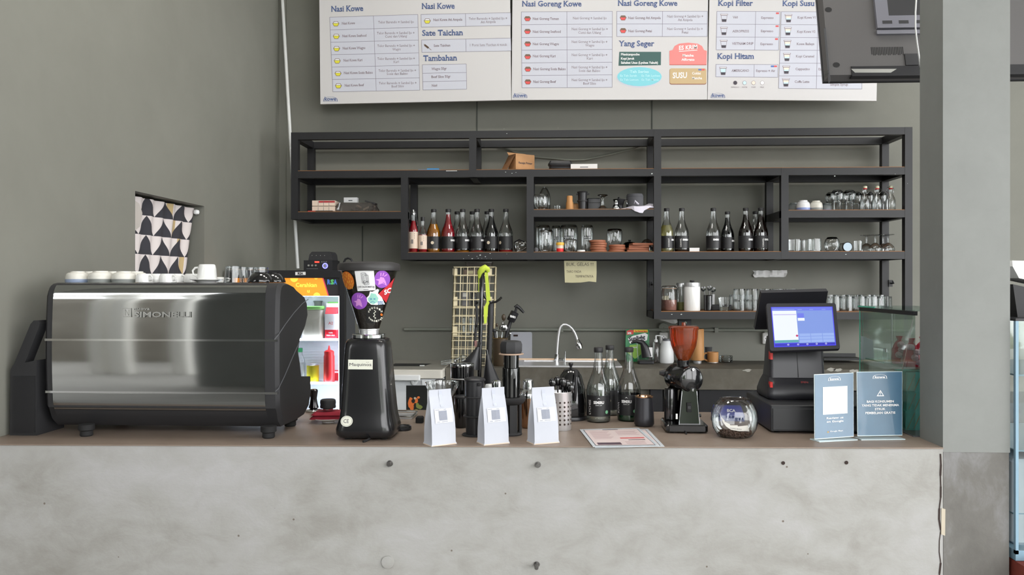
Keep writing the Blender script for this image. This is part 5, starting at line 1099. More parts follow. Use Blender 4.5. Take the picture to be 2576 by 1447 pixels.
# ---- syrup bottles
mat('label_black', (30, 30, 32), 0.45); mat('label_sheen', (60, 60, 64), 0.3); mat('cap_black', (34, 33, 35), 0.5); mat('dot_cream', (226, 212, 190), 0.6); mat('halal_green', (120, 180, 140), 0.5)
def liquid(name, col, tint, k):
    glass_mat(name, tint, tint, 0.25, body=k, bodycol=col)
liquid('liq_clear', (225, 228, 222), (236, 240, 236), 0.10); liquid('liq_green', (40, 110, 80), (60, 140, 105), 0.35); liquid('liq_amber', (214, 140, 30), (240, 170, 50), 0.6); liquid('liq_red', (176, 18, 36), (220, 40, 50), 0.75); liquid('liq_black', (12, 12, 14), (14, 14, 16), 0.9); liquid('liq_brown', (28, 14, 10), (50, 22, 12), 0.8); liquid('liq_yellow', (216, 210, 150), (240, 236, 190), 0.3)
BP = [(0, 1064), (27, 1064), (29.5, 1061), (30, 1052), (30, 985), (28.5, 975), (25, 963), (20.5, 952), (15, 936), (12.5, 925), (10.5, 912), (9.4, 893), (9.4, 886)]
SB = 0.277 / 186.0
def bottle_r(py):
    for (w0, y0), (w1, y1) in zip(BP, BP[1:]):
        if y1 <= py <= y0 and y0 != y1: return w0 + (w1 - w0) * (y0 - py) / (y0 - y1)
    return 9
def syrup_bottle(label, loc, liq=None, top=1055, flavor=None, k=1.0, brand=True, dot=None, rz=0.0, group='syrup bottles', band=(1048, 996), big=True, flav_a=-0.85, brand_a=0.0):
    t = thing('syrup_bottle', label, 'bottle', loc, rz, group); s = SB * k
    MB().lathe(pl(s, 1064, BP), n=28).build('glass', 'glass', t)
    MB().lathe(pl(s, 1064, [(0, 890), (11, 890), (11.6, 888.5), (11.6, 879), (10.5, 877.5), (0, 877.5)]), n=24).build('cap', 'cap_black', t)
    if liq:
        pr = [(0, 1062), (26, 1062), (28.2, 1060)] + [(bottle_r(y) - 1.0, y) for y in ([1050] if top < 1050 else []) + [y for y in (986, 975, 963, 952, 936, 925) if y > top] + [top]] + [(0, top)]
        MB().lathe(pl(s, 1064, pr), n=24).build('syrup', liq, t)
    def cyl(px, py, off=0.0): a = px / 30.0; R = 30.5 * s + off; return Vector((R * math.sin(a), -R * math.cos(a), (1064 - py) * s))
    lb = MB().lathe(pl(s, 1064, [(30.3, band[0]), (30.3, band[1])]), n=36).build('label_band', 'label_black', t)
    if brand:
        mb = MB(); b0 = brand_a * 30; maptext(mb, 'SEMERU', b0 - 13, b0 + 13, band[1] + 20, 6.5 if big else 7, lambda x, y: cyl(x, y, 0.0006), 0.04); mb.build('brand_lettering', 'print_white', lb)
        if big:
            mb = MB(); maptext(mb, 'SIRUP', b0 - 8, b0 + 8, band[1] + 25, 2.2, lambda x, y: cyl(x, y, 0.0006), 0.0); mb.build('small_lettering', 'print_white', lb)
            mb = MB(); mb.add([cyl(b0 - 4, band[1] + 9, .0006), cyl(b0, band[1] + 5, .0006), cyl(b0 + 4, band[1] + 9, .0006), cyl(b0, band[1] + 6.5, .0006)], [(0, 3, 1), (3, 2, 1)]); mb.build('peak_mark', 'print_white', lb)
            mb = MB(); cx = b0 + 21; mb.add([cyl(cx + 4.2 * math.cos(a), 1037 + 4.5 * math.sin(a), .0006) for a in [2 * math.pi * i / 16 for i in range(16)]], [tuple(range(16))]); mb.build('green_seal', 'halal_green', lb)
    if flavor:
        mb = MB(); x0 = flav_a * 30; maptext(mb, flavor, x0 + 5, 36 if len(flavor) > 4 else 26, 1043, 6, lambda x, y: cyl(x, y, 0.0006), 0.0, 0, True); mb.build('flavour_lettering', 'print_white', lb)
    if dot is not None:
        mb = MB(); mb.add([cyl(dot * 30 + 6.8 * math.cos(a), 1023 + 6.8 * math.sin(a), .0008) for a in [2 * math.pi * i / 20 for i in range(20)]], [tuple(range(20))]); mb.build('round_sticker', 'dot_cream', lb)
    return t
GB = 'syrup bottles on the counter'
q, _ = gpos(1505.5, 1065, 0.044); syrup_bottle('clear syrup bottle reading LYCHEE on the counter', q, 'liq_clear', 974, 'LYCHEE', 1.0, group=GB, rz=0.05, flav_a=-0.95, brand_a=-0.08)
q, _ = gpos(1534, 1047, 0.044); syrup_bottle('clear syrup bottle standing behind the LYCHEE bottle', q, 'liq_clear', 925, None, 0.985, brand=False, dot=-0.2, group=GB)
q, _ = gpos(1582, 1062, 0.044); syrup_bottle('clear syrup bottle reading KIWI with green syrup left at the bottom', q, 'liq_green', 1048, 'KIWI', 0.995, group=GB, flav_a=-1.15, brand_a=-0.3)

# ---- matte tumbler, laminated sheets
mat('gunmetal', (62, 62, 66), 0.35, 0.6)
q, s_ = gpos(1620.5, 1076, 0.036); t = thing('matte_tumbler', 'matte dark grey tumbler beside the KIWI bottle', 'tumbler', q)
MB().lathe(pl(s_, 1076, [(0, 1074), (22, 1074), (25, 1070), (24.5, 1055), (22, 1010), (22, 1003)]), n=32).build('body', 'gunmetal', t); MB().lathe(pl(s_, 1076, [(22, 1004), (22.8, 1001.5), (21.5, 1000.5), (20, 1003), (19.5, 1030), (0, 1032)]), n=32).build('rim', 'copper_steel', t)
mat('sheet_pink', (232, 214, 212), 0.3); mat('sheet_edge', (216, 222, 228), 0.25); mat('sheet_frame', (84, 96, 108), 0.5); mat('sheet_red', (206, 84, 84), 0.5); mat('sheet_dark', (84, 64, 76), 0.5); mat('sheet_text', (196, 166, 168), 0.5)
def sheet(label, quad, z, full):
    c = [G(x, y, z) for x, y in quad]; ctr = sum(c, Vector()) / 4
    t = thing('menu_sheet', label, 'menu sheet', Vector((ctr.x, ctr.y, z)), group='laminated menu sheets')
    up = Vector((0, 0, 0.0009)); mb = MB(); mb.add(c + [p + up for p in c], [(3, 2, 1, 0), (4, 5, 6, 7), (0, 1, 5, 4), (1, 2, 6, 5), (2, 3, 7, 6), (3, 0, 4, 7)]); mb.build('laminate', 'sheet_edge', t, world=True, smooth=0)
    def uvp(u, v, o=0.0014): a = c[0].lerp(c[1], u); b = c[3].lerp(c[2], u); return a.lerp(b, v) + Vector((0, 0, o))
    def rect(n, m, u0, u1, v0, v1, o=0.0014): mb = MB(); mb.add([uvp(u0, v0, o), uvp(u1, v0, o), uvp(u1, v1, o), uvp(u0, v1, o)], [(0, 1, 2, 3)]); mb.build(n, m, t, world=True, smooth=0)
    rect('frame_line', 'sheet_frame', 0.05, 0.95, 0.05, 0.95, 0.0012); rect('print_field', 'sheet_pink', 0.06, 0.94, 0.065, 0.935, 0.0014)
    if full:
        rect('title_block', 'sheet_dark', 0.36, 0.62, 0.90, 0.925, 0.0018)
        for k in range(9): rect('text_line', 'sheet_text', 0.12, 0.44 - 0.03 * (k % 3), 0.80 - k * 0.05, 0.815 - k * 0.05, 0.0018)
        for k in range(5): rect('text_line', 'sheet_text', 0.54, 0.88 - 0.03 * (k % 2), 0.80 - k * 0.05, 0.815 - k * 0.05, 0.0018)
        rect('red_bar', 'sheet_red', 0.52, 0.90, 0.40, 0.45, 0.0018); rect('dark_bar', 'sheet_dark', 0.62, 0.88, 0.31, 0.335, 0.0018); rect('dark_box', 'sheet_dark', 0.10, 0.46, 0.09, 0.20, 0.0018)
        for k in range(3): rect('text_line', 'sheet_text', 0.54, 0.84, 0.22 - k * 0.05, 0.235 - k * 0.05, 0.0018)
sheet('pink printed menu sheet lying underneath the other laminated sheet', [(1497, 1127), (1672, 1124), (1630, 1080), (1475, 1082)], ZC, False)
sheet('pink printed laminated menu sheet on top by the counter edge', [(1492, 1125), (1661, 1123.5), (1607, 1077), (1458, 1081)], ZC + 0.0024, True)

# ---- small roaster style grinder with an orange hopper
q, s_ = gpos(1725, 1090, 0.07); t = thing('hopper_grinder', 'black drum coffee grinder with an orange see-through hopper', 'coffee grinder', q)
X = lambda px: (px - 1725) * s_
Z = lambda py: (1090 - py) * s_
mb = MB(); mb.T = Matrix.Translation((X(1720), 0.0, 0)) ; rbox(mb, 102 * s_, 0.16, Z(1088), Z(1069), 0.012, 0.004); mb.build('base', 'black_gloss', t)
for x in (-0.05, 0.05):
    for y in (-0.06, 0.06): mb = MB(); mb.lathe([(0, 0), (0.008, 0), (0.008, 0.004), (0, 0.004)], (x - 0.006, y, 0), 10); mb.build('foot', 'rubber', t)
mb = MB(); mb.loft([[(X(a), y, Z(py)) for a, y in ((x0, -d), (x1, -d), (x1, d), (x0, d))] for x0, x1, d, py in ((1703, 1753, 0.05, 1069), (1707, 1750, 0.046, 1035), (1711, 1747, 0.042, 985))]); mb.build('pedestal', 'black_gloss', t, smooth=20)
for a, b in (((1703, 1069), (1711, 990)), ((1753, 1069), (1747, 990))): mb = MB(); mb.tube([(X(a[0]), -0.05, Z(a[1])), (X(b[0]), -0.043, Z(b[1]))], 0.0012, 6); mb.build('edge_trim', 'chrome', t)
ang = math.radians(-24); dv = Vector((math.sin(-ang), -math.cos(ang), 0)); c0 = Vector((X(1722), 0.01, Z(962)))
mb = MB(); a_ = c0 - dv * 0.06; b_ = c0 + dv * 0.05
mb.tube([a_, c0 - dv * 0.055, c0 + dv * 0.046, b_, b_ + dv * 0.003], [0.045, 0.047, 0.047, 0.045, 0.04], 32); mb.build('drum', 'black_gloss', t)
fx_ = Vector((-dv.y, dv.x, 0)) * -1
for sg in (1, -1): mb = MB(); c = b_ + dv * 0.004 + Vector((0, 0, sg * 0.036)); mb.tube([c, c + dv * 0.004], 0.005, 12); mb.build('screw', 'chrome', t)
mb = MB(); mb.tube([a_ + Vector((-0.03, 0, 0.01)), a_ + Vector((-0.055, 0.0, 0.012))], [0.016, 0.007], 12); mb.build('adjust_knob', 'black_plastic', t)
MB().lathe([(0.021, Z(945)), (0.021, Z(925)), (0.023, Z(921)), (0.023, Z(917)), (0.018, Z(916))], (X(1719), 0.01, 0), 24).build('neck', 'black_gloss', t)
HC = (X(1721), 0.01, 0)
MB().lathe([(w * s_, Z(y)) for w, y in ((12, 919), (17, 912), (24, 898), (31, 880), (34.5, 860), (35.5, 840), (36.5, 836))], HC, 32).build('hopper', 'glass_amber', t); MB().lathe([(w * s_, Z(y)) for w, y in ((37.5, 840), (38, 835), (34, 832), (8, 831), (5, 830), (5, 823), (0, 822))], HC, 32).build('hopper_lid', 'glass_amber', t)
mat('beans_brown', (96, 50, 26), 0.6, var=0.4, scale=120, bump=0.8)
MB().lathe([(w * s_, Z(y)) for w, y in ((0, 918), (11, 918), (16, 911), (22, 899), (26, 889), (20, 882), (0, 878))], HC, 24).build('coffee_beans', 'beans_brown', t)
mb = MB(); rbox(mb, 0.016, 0.004, Z(1041), Z(1018), 0.001, 0.0005, cx=X(1727.5), cy=-0.051); sw = mb.build('switch', 'rubber', t)
mb = MB(); mb.box(X(1724), X(1731), -0.0545, -0.053, Z(1033), Z(1026)); mb.build('rocker', 'black_plastic', sw)
mb = MB(); mb.box(X(1695), X(1699.5), -0.052, -0.05, Z(1058), Z(1045)); mb.build('white_tag', 'paper_white', t)
mb = MB(); mb.tube([(X(1753), -0.02, Z(1052)), (X(1760), -0.02, Z(1052))], 0.006, 10); mb.build('side_knob', 'black_plastic', t)
MB().lathe([(w * s_, Z(y)) for w, y in ((0, 1068), (16, 1068), (17, 1064), (17, 992), (15, 988), (0, 988))], (X(1691), 0.025, 0), 24).build('catch_cup', 'black_gloss', t)
q2 = G(1727, 1094, ZC); o = MB().tube([q2 + Vector((0, 0.06, 0.006)), q2 + Vector((0, 0.01, 0.005)), q2 + Vector((0, 0, 0.004))], 0.003, 6).build('power_cord', 'rubber', t, world=True)

# ---- fish bowl with coffee beans
mat('bean', (92, 66, 54), 0.5); mat('slip_paper', (226, 222, 216), 0.7)
q, s_ = gpos(1848, 1106, 0.055); t = thing('glass_bowl', 'round open glass bowl on the counter front', 'bowl', q)
MB().lathe(pl(s_, 1106, [(0, 1106), (34, 1106), (43, 1102), (53, 1085), (57, 1062), (55, 1042), (47, 1025), (38, 1015), (35, 1012.5)]), n=40).build('globe', 'glass', t); MB().lathe(pl(s_, 1106, [(34.5, 1013), (36, 1011.5), (34, 1011)]), n=36).build('rim', 'glass', t)
mb = MB(); rr = random.Random(9)
for k in range(420):
    f = math.sqrt(rr.random()); a = rr.uniform(0, 2 * math.pi); lay = rr.random(); R = (34 + 10 * lay) * s_ * f; z = 0.004 + lay * 0.017 * (1.05 - 0.35 * f)
    M = Matrix.Translation((R * math.cos(a), R * math.sin(a), z)) @ Matrix.Rotation(rr.uniform(0, 6), 4, 'Z') @ Matrix.Rotation(rr.uniform(-1, 1), 4, 'X'); mb.T = M
    mb.lathe([(0, -0.0045), (0.003, -0.002), (0.003, 0.002), (0, 0.0045)], n=6, sy=0.75)
mb.T = None; o = mb.build('roasted_beans', 'bean'); o.location = q; tag(o, 'loose roasted coffee beans heaped in the glass bowl', 'coffee beans', kind='stuff')
t = thing('paper_slip', 'curled white paper slip inside the glass bowl', 'paper', q + Vector((0, 0, 0.022)))
mb = MB(); pts = [(-0.052, 0.052), (-0.046, 0.034), (-0.034, 0.016), (-0.016, 0.004), (0.01, 0.0), (0.044, 0.0)]
for (x0, z0), (x1, z1) in zip(pts, pts[1:]): mb.quad((x0, -0.022, z0), (x1, -0.022, z1), (x1, 0.0, z1 + 0.016), (x0, 0.0, z0 + 0.012))
mb.build('slip', 'slip_paper', t, smooth=80); mb = MB(); mb.text('COFFEE BEANS', (-0.02, -0.0235, 0.008), (1, 0, -0.1), (0, 0.4, 0.7), h=0.004); mb.build('handwriting', 'ink_dark', t)
mat('card_blue', (52, 62, 150), 0.4); mat('terminal_grey', (70, 72, 96), 0.5)
q, s_ = gpos(1830, 1062, 0.05); t = thing('card_terminal', 'blue card terminal box reading BCA behind the glass bowl', 'card terminal', q, -0.12)
mb = MB(); mb.loft([[(x, y, z) for x, y in ((-0.058, -0.03), (0.06, -0.03), (0.06, 0.04), (-0.058, 0.04))] for z in (0.0, 0.02)] + [[(-0.05, -0.012, 0.052), (0.05, -0.012, 0.052), (0.05, 0.03, 0.052), (-0.05, 0.03, 0.052)]]); mb.build('case', 'card_blue', t, smooth=20)
mb = MB(); mb.text('BCA', (0.012, -0.0235, 0.034), (1, 0, 0), (0, 0.49, 0.87), h=0.011, bold=0.02, align='C'); mb.build('lettering', 'print_white', t, smooth=0)
mb = MB(); mb.box(-0.062, -0.04, -0.032, 0.0, 0.0, 0.012); mb.build('side_foot', 'terminal_grey', t)
# ------------------------------------------------------------------ things on the wall shelf
def spos(px, key, dy=0.12):
    Y = YF + dy; q = P(px, 600, Y); return Vector((q.x, Y, ZS[key])), S(Y)
GSH = 'syrup bottles on the shelf'
def sbot(label, px, dy=0.10, **k):
    q, s_ = spos(px, '4', dy); kk = k.pop('k', 1.0)
    return syrup_bottle(label, q, k=kk, group=GSH, big=False, **k)
# left bay
mat('sauce_label', (226, 206, 188), 0.6); mat('sauce_pale', (214, 120, 124), 0.5)
def sauce(label, px, H, R, top, clip, liqtop):
    q, s_ = spos(px, '4', 0.07); t = thing('sauce_bottle', label, 'bottle', q, group='red sauce bottles on the shelf')
    MB().lathe([(0, 0), (R * .94, 0), (R, 0.004), (R, H * .50), (R * .93, H * .56), (R * .55, H * .68), (R * .42, H * .76), (R * .40, H * .90)], n=22).build('glass', 'glass', t)
    MB().lathe([(0, 0.002), (R * .92, 0.002), (R * .96, 0.005), (R * .96, H * .50)] + ([(R * .5, H * .68), (R * .4, H * liqtop), (0, H * liqtop)] if liqtop > .6 else [(0, H * .5)]), n=20).build('sauce', 'liq_redsauce', t)
    MB().lathe([(R * 1.01, H * .09), (R * 1.01, H * .48)], n=22).build('paper_label', 'sauce_label', t)
    if clip:
        MB().lathe([(R * .42, H * .88), (R * .45, H * .91), (R * .38, H * .95), (R * .2, H), (0, H)], n=14).build('stopper', 'chrome', t); mb = MB(); mb.tube([(R * .4, 0, H * .97), (R * .75, 0, H * .8), (R * .9, 0, H * .62)], 0.0012, 6); mb.build('wire_bail', 'chrome', t)
    else: MB().lathe([(R * .48, H * .89), (R * .48, H), (0, H)], n=16).build('cap', 'cap_black', t)
    mb = MB()
    for k in range(3): mb.add([Vector((R * 1.03 * math.sin(a), -R * 1.03 * math.cos(a), H * (.42 - .05 * k))) for a in (-.5, .4)] + [Vector((R * 1.03 * math.sin(a), -R * 1.03 * math.cos(a), H * (.445 - .05 * k))) for a in (.4, -.5)], [(0, 1, 2, 3)])
    mb.add([Vector((R * 1.03 * math.sin(a), -R * 1.03 * math.cos(a), z)) for a, z in ((-.35, H * .2), (.1, H * .2), (.1, H * .3), (-.35, H * .3))], [(0, 1, 2, 3)]); o = mb.build('label_print', 'grey_plastic', t); o['kind'] = 'stuff'
liquid('liq_redsauce', (190, 26, 44), (200, 50, 60), 0.75)
sauce('red sauce bottle with a wire clip stopper at the left end of the shelf', 1040, 0.272, 0.030, 0, True, .74)
sauce('red sauce bottle with a black cap next to the wire clip bottle', 1063.5, 0.225, 0.0275, 0, False, .5)
sbot('shelf syrup bottle filled with amber syrup, cream dot on its label', 1091, liq='liq_amber', top=942, dot=-0.05, brand=False)
sbot('shelf syrup bottle filled almost to the neck with red syrup', 1127.5, liq='liq_red', top=900, brand=True, brand_a=0.9)
sbot('empty looking syrup bottle with a little amber syrup at its bottom', 1164, liq='liq_amber', top=1056, brand=True, brand_a=0.85)
sbot('empty looking syrup bottle with a dark red base between amber and black bottles', 1200, liq='liq_red', top=1056, brand=True, brand_a=1.1)
sbot('shelf syrup bottle filled with black syrup, cream dot on its label', 1236, liq='liq_black', top=908, dot=-0.35, brand=False)
sbot('rightmost syrup bottle of the left bay with bright red base', 1272.5, liq='liq_red', top=1054, dot=-0.85, brand=False)
for k, px in enumerate((1150, 1188, 1225)): sbot(('syrup bottle in the back row behind the clear amber-based bottle', 'syrup bottle in the back row left of the clear red-based bottle', 'syrup bottle in the back row behind the black syrup bottle')[k], px, 0.245, liq='liq_clear', top=1040, brand=False, k=0.99)
q, s_ = spos(1307, '4', 0.12); t = thing('glass_carafe', 'glass carafe lying on its side at the end of the left bay', 'carafe', q + Vector((-0.03, 0, 0.036)))
mb = MB(); mb.T = Matrix.Rotation(math.radians(80), 4, 'Y') @ Matrix.Rotation(0.2, 4, 'X'); mb.lathe([(0, 0), (0.03, 0), (0.036, 0.008), (0.035, 0.05), (0.022, 0.08), (0.016, 0.10), (0.02, 0.115)], n=24); mb.build('vessel', 'glass', t); mb = MB(); mb.tube([(0.0, -0.02, 0.03), (0.03, -0.04, 0.045), (0.06, -0.03, 0.03)], 0.004, 6); mb.build('handle', 'black_plastic', t)
# right bay
sbot('pale yellow syrup bottle reading COCONUT in the right bay', 1677, liq='liq_yellow', top=950, flavor='COCONUT', flav_a=0.1, brand_a=1.0)
sbot('clear syrup bottle reading CARAMEL with a brown base in the right bay', 1715, liq='liq_brown', top=1052, flavor='CARAMEL', flav_a=-0.35, brand_a=0.4)
sbot('clear syrup bottle with a dark base in the middle of the right bay', 1794.5, liq='liq_brown', top=1056, brand_a=0.2)
sbot('shorter dark syrup bottle set back in the right bay', 1830, 0.14, liq='liq_black', top=905, brand_a=0.9, k=0.93)
sbot('dark brown syrup bottle left of the dark CARAMEL bottle', 1876, liq='liq_brown', top=905, brand_a=0.6)
sbot('dark brown syrup bottle reading CARAMEL at the right end of the bay', 1914, liq='liq_brown', top=905, flavor='CARAMEL', flav_a=0.0, brand_a=0.7)
sbot('clear syrup bottle behind the two dark brown bottles', 1900, 0.26, liq=None, brand=False, k=0.97)
q, s_ = spos(1745, '4', 0.1); t = thing('paper_box', 'small flat white box beside the CARAMEL bottle', 'box', q); MB().box(-12 * s_, 12 * s_, -0.03, 0.03, 0, 10 * s_).build('box', 'paper_white', t); MB().box(-12.3 * s_, 12.3 * s_, -0.031, 0.031, 8.2 * s_, 10.2 * s_).build('lid', 'white_plastic', t)

# top shelf: box, trays, cable, tools
mat('cardboard', (190, 144, 100), 0.8, var=0.06, scale=20); mat('cardboard_dark', (150, 108, 74), 0.8); mat('blue_plastic', (50, 150, 215), 0.4)
q, s_ = spos(1312, '2', 0.14); t = thing('cardboard_box', 'open brown cardboard box reading Receipt Printer on the top shelf', 'box', q, math.radians(32))
a_, b_ = 0.115, 0.085; Hb = 0.110
mb = MB(); mb.box(-a_ / 2 * 1.2, a_ / 2 * 1.2, -b_ / 2 * 1.1, b_ / 2 * 1.1, 0, Hb); mb.build('carton', 'cardboard', t)
mb = MB(); w2 = a_ / 2 * 1.2; d2 = b_ / 2 * 1.1; mb.add([(-w2, d2, Hb), (w2, d2, Hb), (w2, d2 + 0.02, Hb + 0.022), (-w2, d2 + 0.02, Hb + 0.024)], [(0, 1, 2, 3)]); mb.build('top_flap', 'cardboard', t); mb = MB(); mb.add([(-w2, -d2, Hb), (-w2, d2, Hb), (-w2 - 0.045, d2 + 0.01, 0.02), (-w2 - 0.05, -d2 + 0.02, 0.01)], [(0, 1, 2, 3)]); mb.build('side_flap', 'cardboard_dark', t)
mb = MB(); mb.text('Receipt Printer', (0.002, -d2 - 0.001, 0.048), (1, 0, 0), (0, 0, 1), w=0.10, h=0.013, bold=0.02, align='C'); mb.build('lettering', 'ink_dark', t, smooth=0)
mb = MB(); mb.text('RECEIPT', (-w2 - 0.001, d2 * .8, 0.078), (0, -1, 0), (0, 0, 1), w=0.07, h=0.014, bold=0.03); mb.build('side_lettering', 'ink_dark', t, smooth=0)
for k in range(3):
    q, s_ = spos(1410, '2', 0.12); t = thing('food_tray', ('lowest black plastic tray of the stack on the top shelf', 'middle black plastic tray of the stack on the top shelf', 'uppermost black plastic tray of the stack, upturned on the top shelf')[k], 'tray', q + Vector((0.003 * (1 - k), 0, (0.0, 0.022, 0.0445)[k])), 0.02 * k, 'black trays on the top shelf')
    mb = MB(); secs = ((0.0, 0.88), (0.016, 0.97), (0.0165, 1.0), (0.021, 1.0)) if k < 2 else ((0.0, 1.0), (0.005, 1.0), (0.0055, 0.97), (0.020, 0.88))
    mb.loft([[(x * kk, y * kk, z) for x, y in rrect(0.150, 0.11, 0.012, 3)] for z, kk in secs]); mb.build('tray', 'black_plastic', t)
    mb = MB(); mb.loft([[(x * kk, y * kk, z) for x, y in rrect(0.152, 0.112, 0.012, 3)] for z, kk in ((0.0175 if k < 2 else 0.001, 1.0), (0.0200 if k < 2 else 0.0035, 1.0))]); mb.build('rim', 'black_matte', t)
q, s_ = spos(1468.5, '2', 0.10); t = thing('paper_box', 'flat white box beside the black trays on the top shelf', 'box', q); MB().box(-33 * s_, 33 * s_, -0.05, 0.05, 0, 15.5 * s_).build('box', 'paper_white', t); mb = MB(); mb.box(-10 * s_, 10 * s_, -0.0508, -0.0502, 7 * s_, 8.5 * s_); mb.build('print_bar', 'ink_dark', t, smooth=0)
q, s_ = spos(1085, '2', 0.10); t = thing('box_cutter', 'bright blue folded tool lying on the top shelf', 'tool', q); 
mb = MB(); mb.loft([[(x * s_, y, z) for x, y in ((-32, -0.02), (-8, -0.025), (22, -0.02), (26, 0.0), (20, 0.02), (-10, 0.02), (-32, 0.01))] for z in (0.0, 6 * s_)]); mb.build('handle', 'blue_plastic', t); mb = MB(); mb.box(-10 * s_, 20 * s_, -0.018, 0.012, 6 * s_, 8.5 * s_); mb.build('grip', 'blue_plastic', t); mb = MB(); mb.tube([(26 * s_, 0, 0.006), (38 * s_, 0, 0.004), (62 * s_, 0, 0.003)], [0.005, 0.003, 0.002], 8); mb.build('tip', 'grey_plastic', t)
q, s_ = spos(1137, '2', 0.0); mb = MB(); c = P(1136, 430, YF - h - 0.002); mb.box(c.x - 14 * s_, c.x + 14 * s_, c.y - 0.001, c.y, c.z - 0.0016, c.z + 0.0016); mb.build('price_strip', 'paper_white', sh, world=True)
o = MB().tube([P(1250, 364, 5.58), P(1285, 379, 5.585), P(1330, 393, 5.585), P(1380, 398, 5.585), P(1440, 403, 5.585), P(1470, 402, 5.585), P(1530, 390, 5.585), P(1590, 375, 5.585), P(1622, 362, 5.57)], 0.006, 8).build('wall_cable', 'pipe_grey'); tag(o, 'thin grey cable sagging along the wall behind the top shelf', 'cable')

# left shelf: cassettes, card box, plastic bag
mat('box_red', (176, 52, 56), 0.5); glass_mat('film', (190, 186, 182), (110, 104, 100), 0.5, rough=0.12, body=0.25, bodycol=(120, 112, 108))
for k in range(2):
    q, s_ = spos(819, '3L', 0.10); t = thing('printed_carton', ('lower white carton of the pair on the left shelf', 'upper white and red carton of the pair on the left shelf')[k], 'carton', q + Vector((0, 0, 0.004 + k * 15 * s_)), group='cartons on the left shelf')
    MB().box(-29 * s_, 29 * s_, -0.05, 0.06, 0, 13.5 * s_).build('carton', 'sauce_label', t)
    mb = MB(); mb.box(-12 * s_ if k else -29 * s_, 29 * s_, -0.0505, -0.05, (8 if k else 0) * s_, (12.5 if k else 2) * s_); mb.build('red_print', 'box_red' if k else 'grey_plastic', t)
    for j in range(3): mb = MB(); x = (-14 + 14 * j) * s_; mb.box(x, x + 0.8 * s_, -0.0508, -0.05, 0.5 * s_, 12 * s_); mb.build('panel_line', 'grey_plastic', t)
q, s_ = spos(883.5, '3L', 0.14); t = thing('card_box', 'small white card box standing on the plastic bag on the left shelf', 'box', q + Vector((0, 0, 26 * s_))); MB().box(-17 * s_, 17 * s_, -0.02, 0.02, 0, 14 * s_).build('box', 'print_white', t); mb = MB(); mb.box(-5 * s_, 5 * s_, -0.0208, -0.0202, 5 * s_, 7.5 * s_); mb.build('print_bar', 'grey_plastic', t, smooth=0)
q, s_ = spos(898, '3L', 0.12); t = thing('plastic_bag', 'clear plastic bag of dark odds and ends on the left shelf', 'bag', q)
mb = MB(); rr = random.Random(8); L = []
for z, kw in ((0.0, 1.0), (0.02, 1.04), (0.045, 0.98), (0.066, 0.9)): L.append([(x * kw * rr.uniform(.94, 1.04), y * kw * rr.uniform(.9, 1.05), z * rr.uniform(.85, 1.0)) for x, y in rrect(104 * s_, 0.13, 0.03, 5)])
mb.loft(L); mb.build('film', 'film', t, smooth=20)
for k in range(9): mb = MB(); x, y = rr.uniform(-38, 40) * s_, rr.uniform(-.04, .04); mb.T = Matrix.Translation((x, y, rr.uniform(.012, .04))) @ Matrix.Rotation(rr.uniform(0, 3), 4, 'Z') @ Matrix.Rotation(rr.uniform(-.6, .6), 4, 'Y'); rbox(mb, rr.uniform(.03, .05), rr.uniform(.015, .03), -0.006, 0.006, 0.004, 0.002); mb.build('packed_item', ('black_plastic', 'grey_plastic', 'sauce_label')[k % 3], t)
mb = MB(); mb.T = Matrix.Translation((38 * s_, -0.02, 0.066)) @ Matrix.Rotation(0.25, 4, 'Y'); mb.box(-0.035, 0.035, -0.03, 0.03, -0.004, 0.004); mb.build('dark_flap', 'black_matte', t)
q, s_ = spos(800, '3L', 0.035); t = thing('marker_pen', 'black and red marker pen lying at the front of the left shelf', 'pen', q + Vector((0, 0, 0.005)))
mb = MB(); mb.tube([(-26 * s_, 0, 0), (-6 * s_, 0, 0)], 0.005, 10); mb.build('cap', 'box_red', t); mb = MB(); mb.tube([(-6 * s_, 0, 0), (38 * s_, 0, 0)], 0.0055, 10); mb.build('barrel', 'black_plastic', t)

# middle upper shelf
mat('bamboo', (190, 138, 84), 0.55, var=0.12, scale=10, stretch=(6, 6, 0.6)); mat('felt_grey', (112, 112, 116), 0.9)
q, s_ = spos(1361, '3M', 0.08); t = thing('glass_jug', 'thick glass jug in front of the upside-down bottle on the middle shelf', 'jug', q); MB().lathe([(0, 0), (14 * s_, 0), (16 * s_, .01), (18 * s_, 25 * s_), (18 * s_, 38 * s_), (17 * s_, 40 * s_)], n=24).build('body', 'glass', t); MB().lathe([(0, 2 * s_), (13 * s_, 2 * s_), (15 * s_, 8 * s_), (0, 8 * s_)], n=20).build('thick_base', 'glass', t)
q, s_ = spos(1370, '3M', 0.22); t = thing('upturned_bottle', 'clear tapering bottle with pointed top at the left of the middle shelf', 'bottle', q); MB().lathe([(0, 0), (12 * s_, 0), (14 * s_, 4 * s_), (15 * s_, 36 * s_), (13 * s_, 47 * s_), (7 * s_, 59 * s_), (2 * s_, 63 * s_), (0, 63.5 * s_)], n=24).build('glass', 'glass', t); MB().lathe([(2.5 * s_, 61 * s_), (2.5 * s_, 64 * s_), (0, 64.5 * s_)], n=12).build('tip', 'glass', t)
q, s_ = spos(1402, '3M', 0.2); tumbler('shot_glass', 'small dark glass between the jug and the bamboo jar', q, 0.018, 0.021, 0.045, group=None)
q, s_ = spos(1433, '3M', 0.08); t = thing('bamboo_jar', 'bamboo jar with a paler round lid on the middle shelf', 'jar', q); MB().lathe([(0, 0), (9.5 * s_, 0), (10 * s_, 2 * s_), (9 * s_, 21 * s_), (0, 21 * s_)], n=24).build('body', 'bamboo', t); MB().lathe([(7.5 * s_, 21 * s_), (7.5 * s_, 35 * s_), (6.5 * s_, 36.5 * s_), (0, 36.5 * s_)], n=24).build('lid', 'bamboo', t)
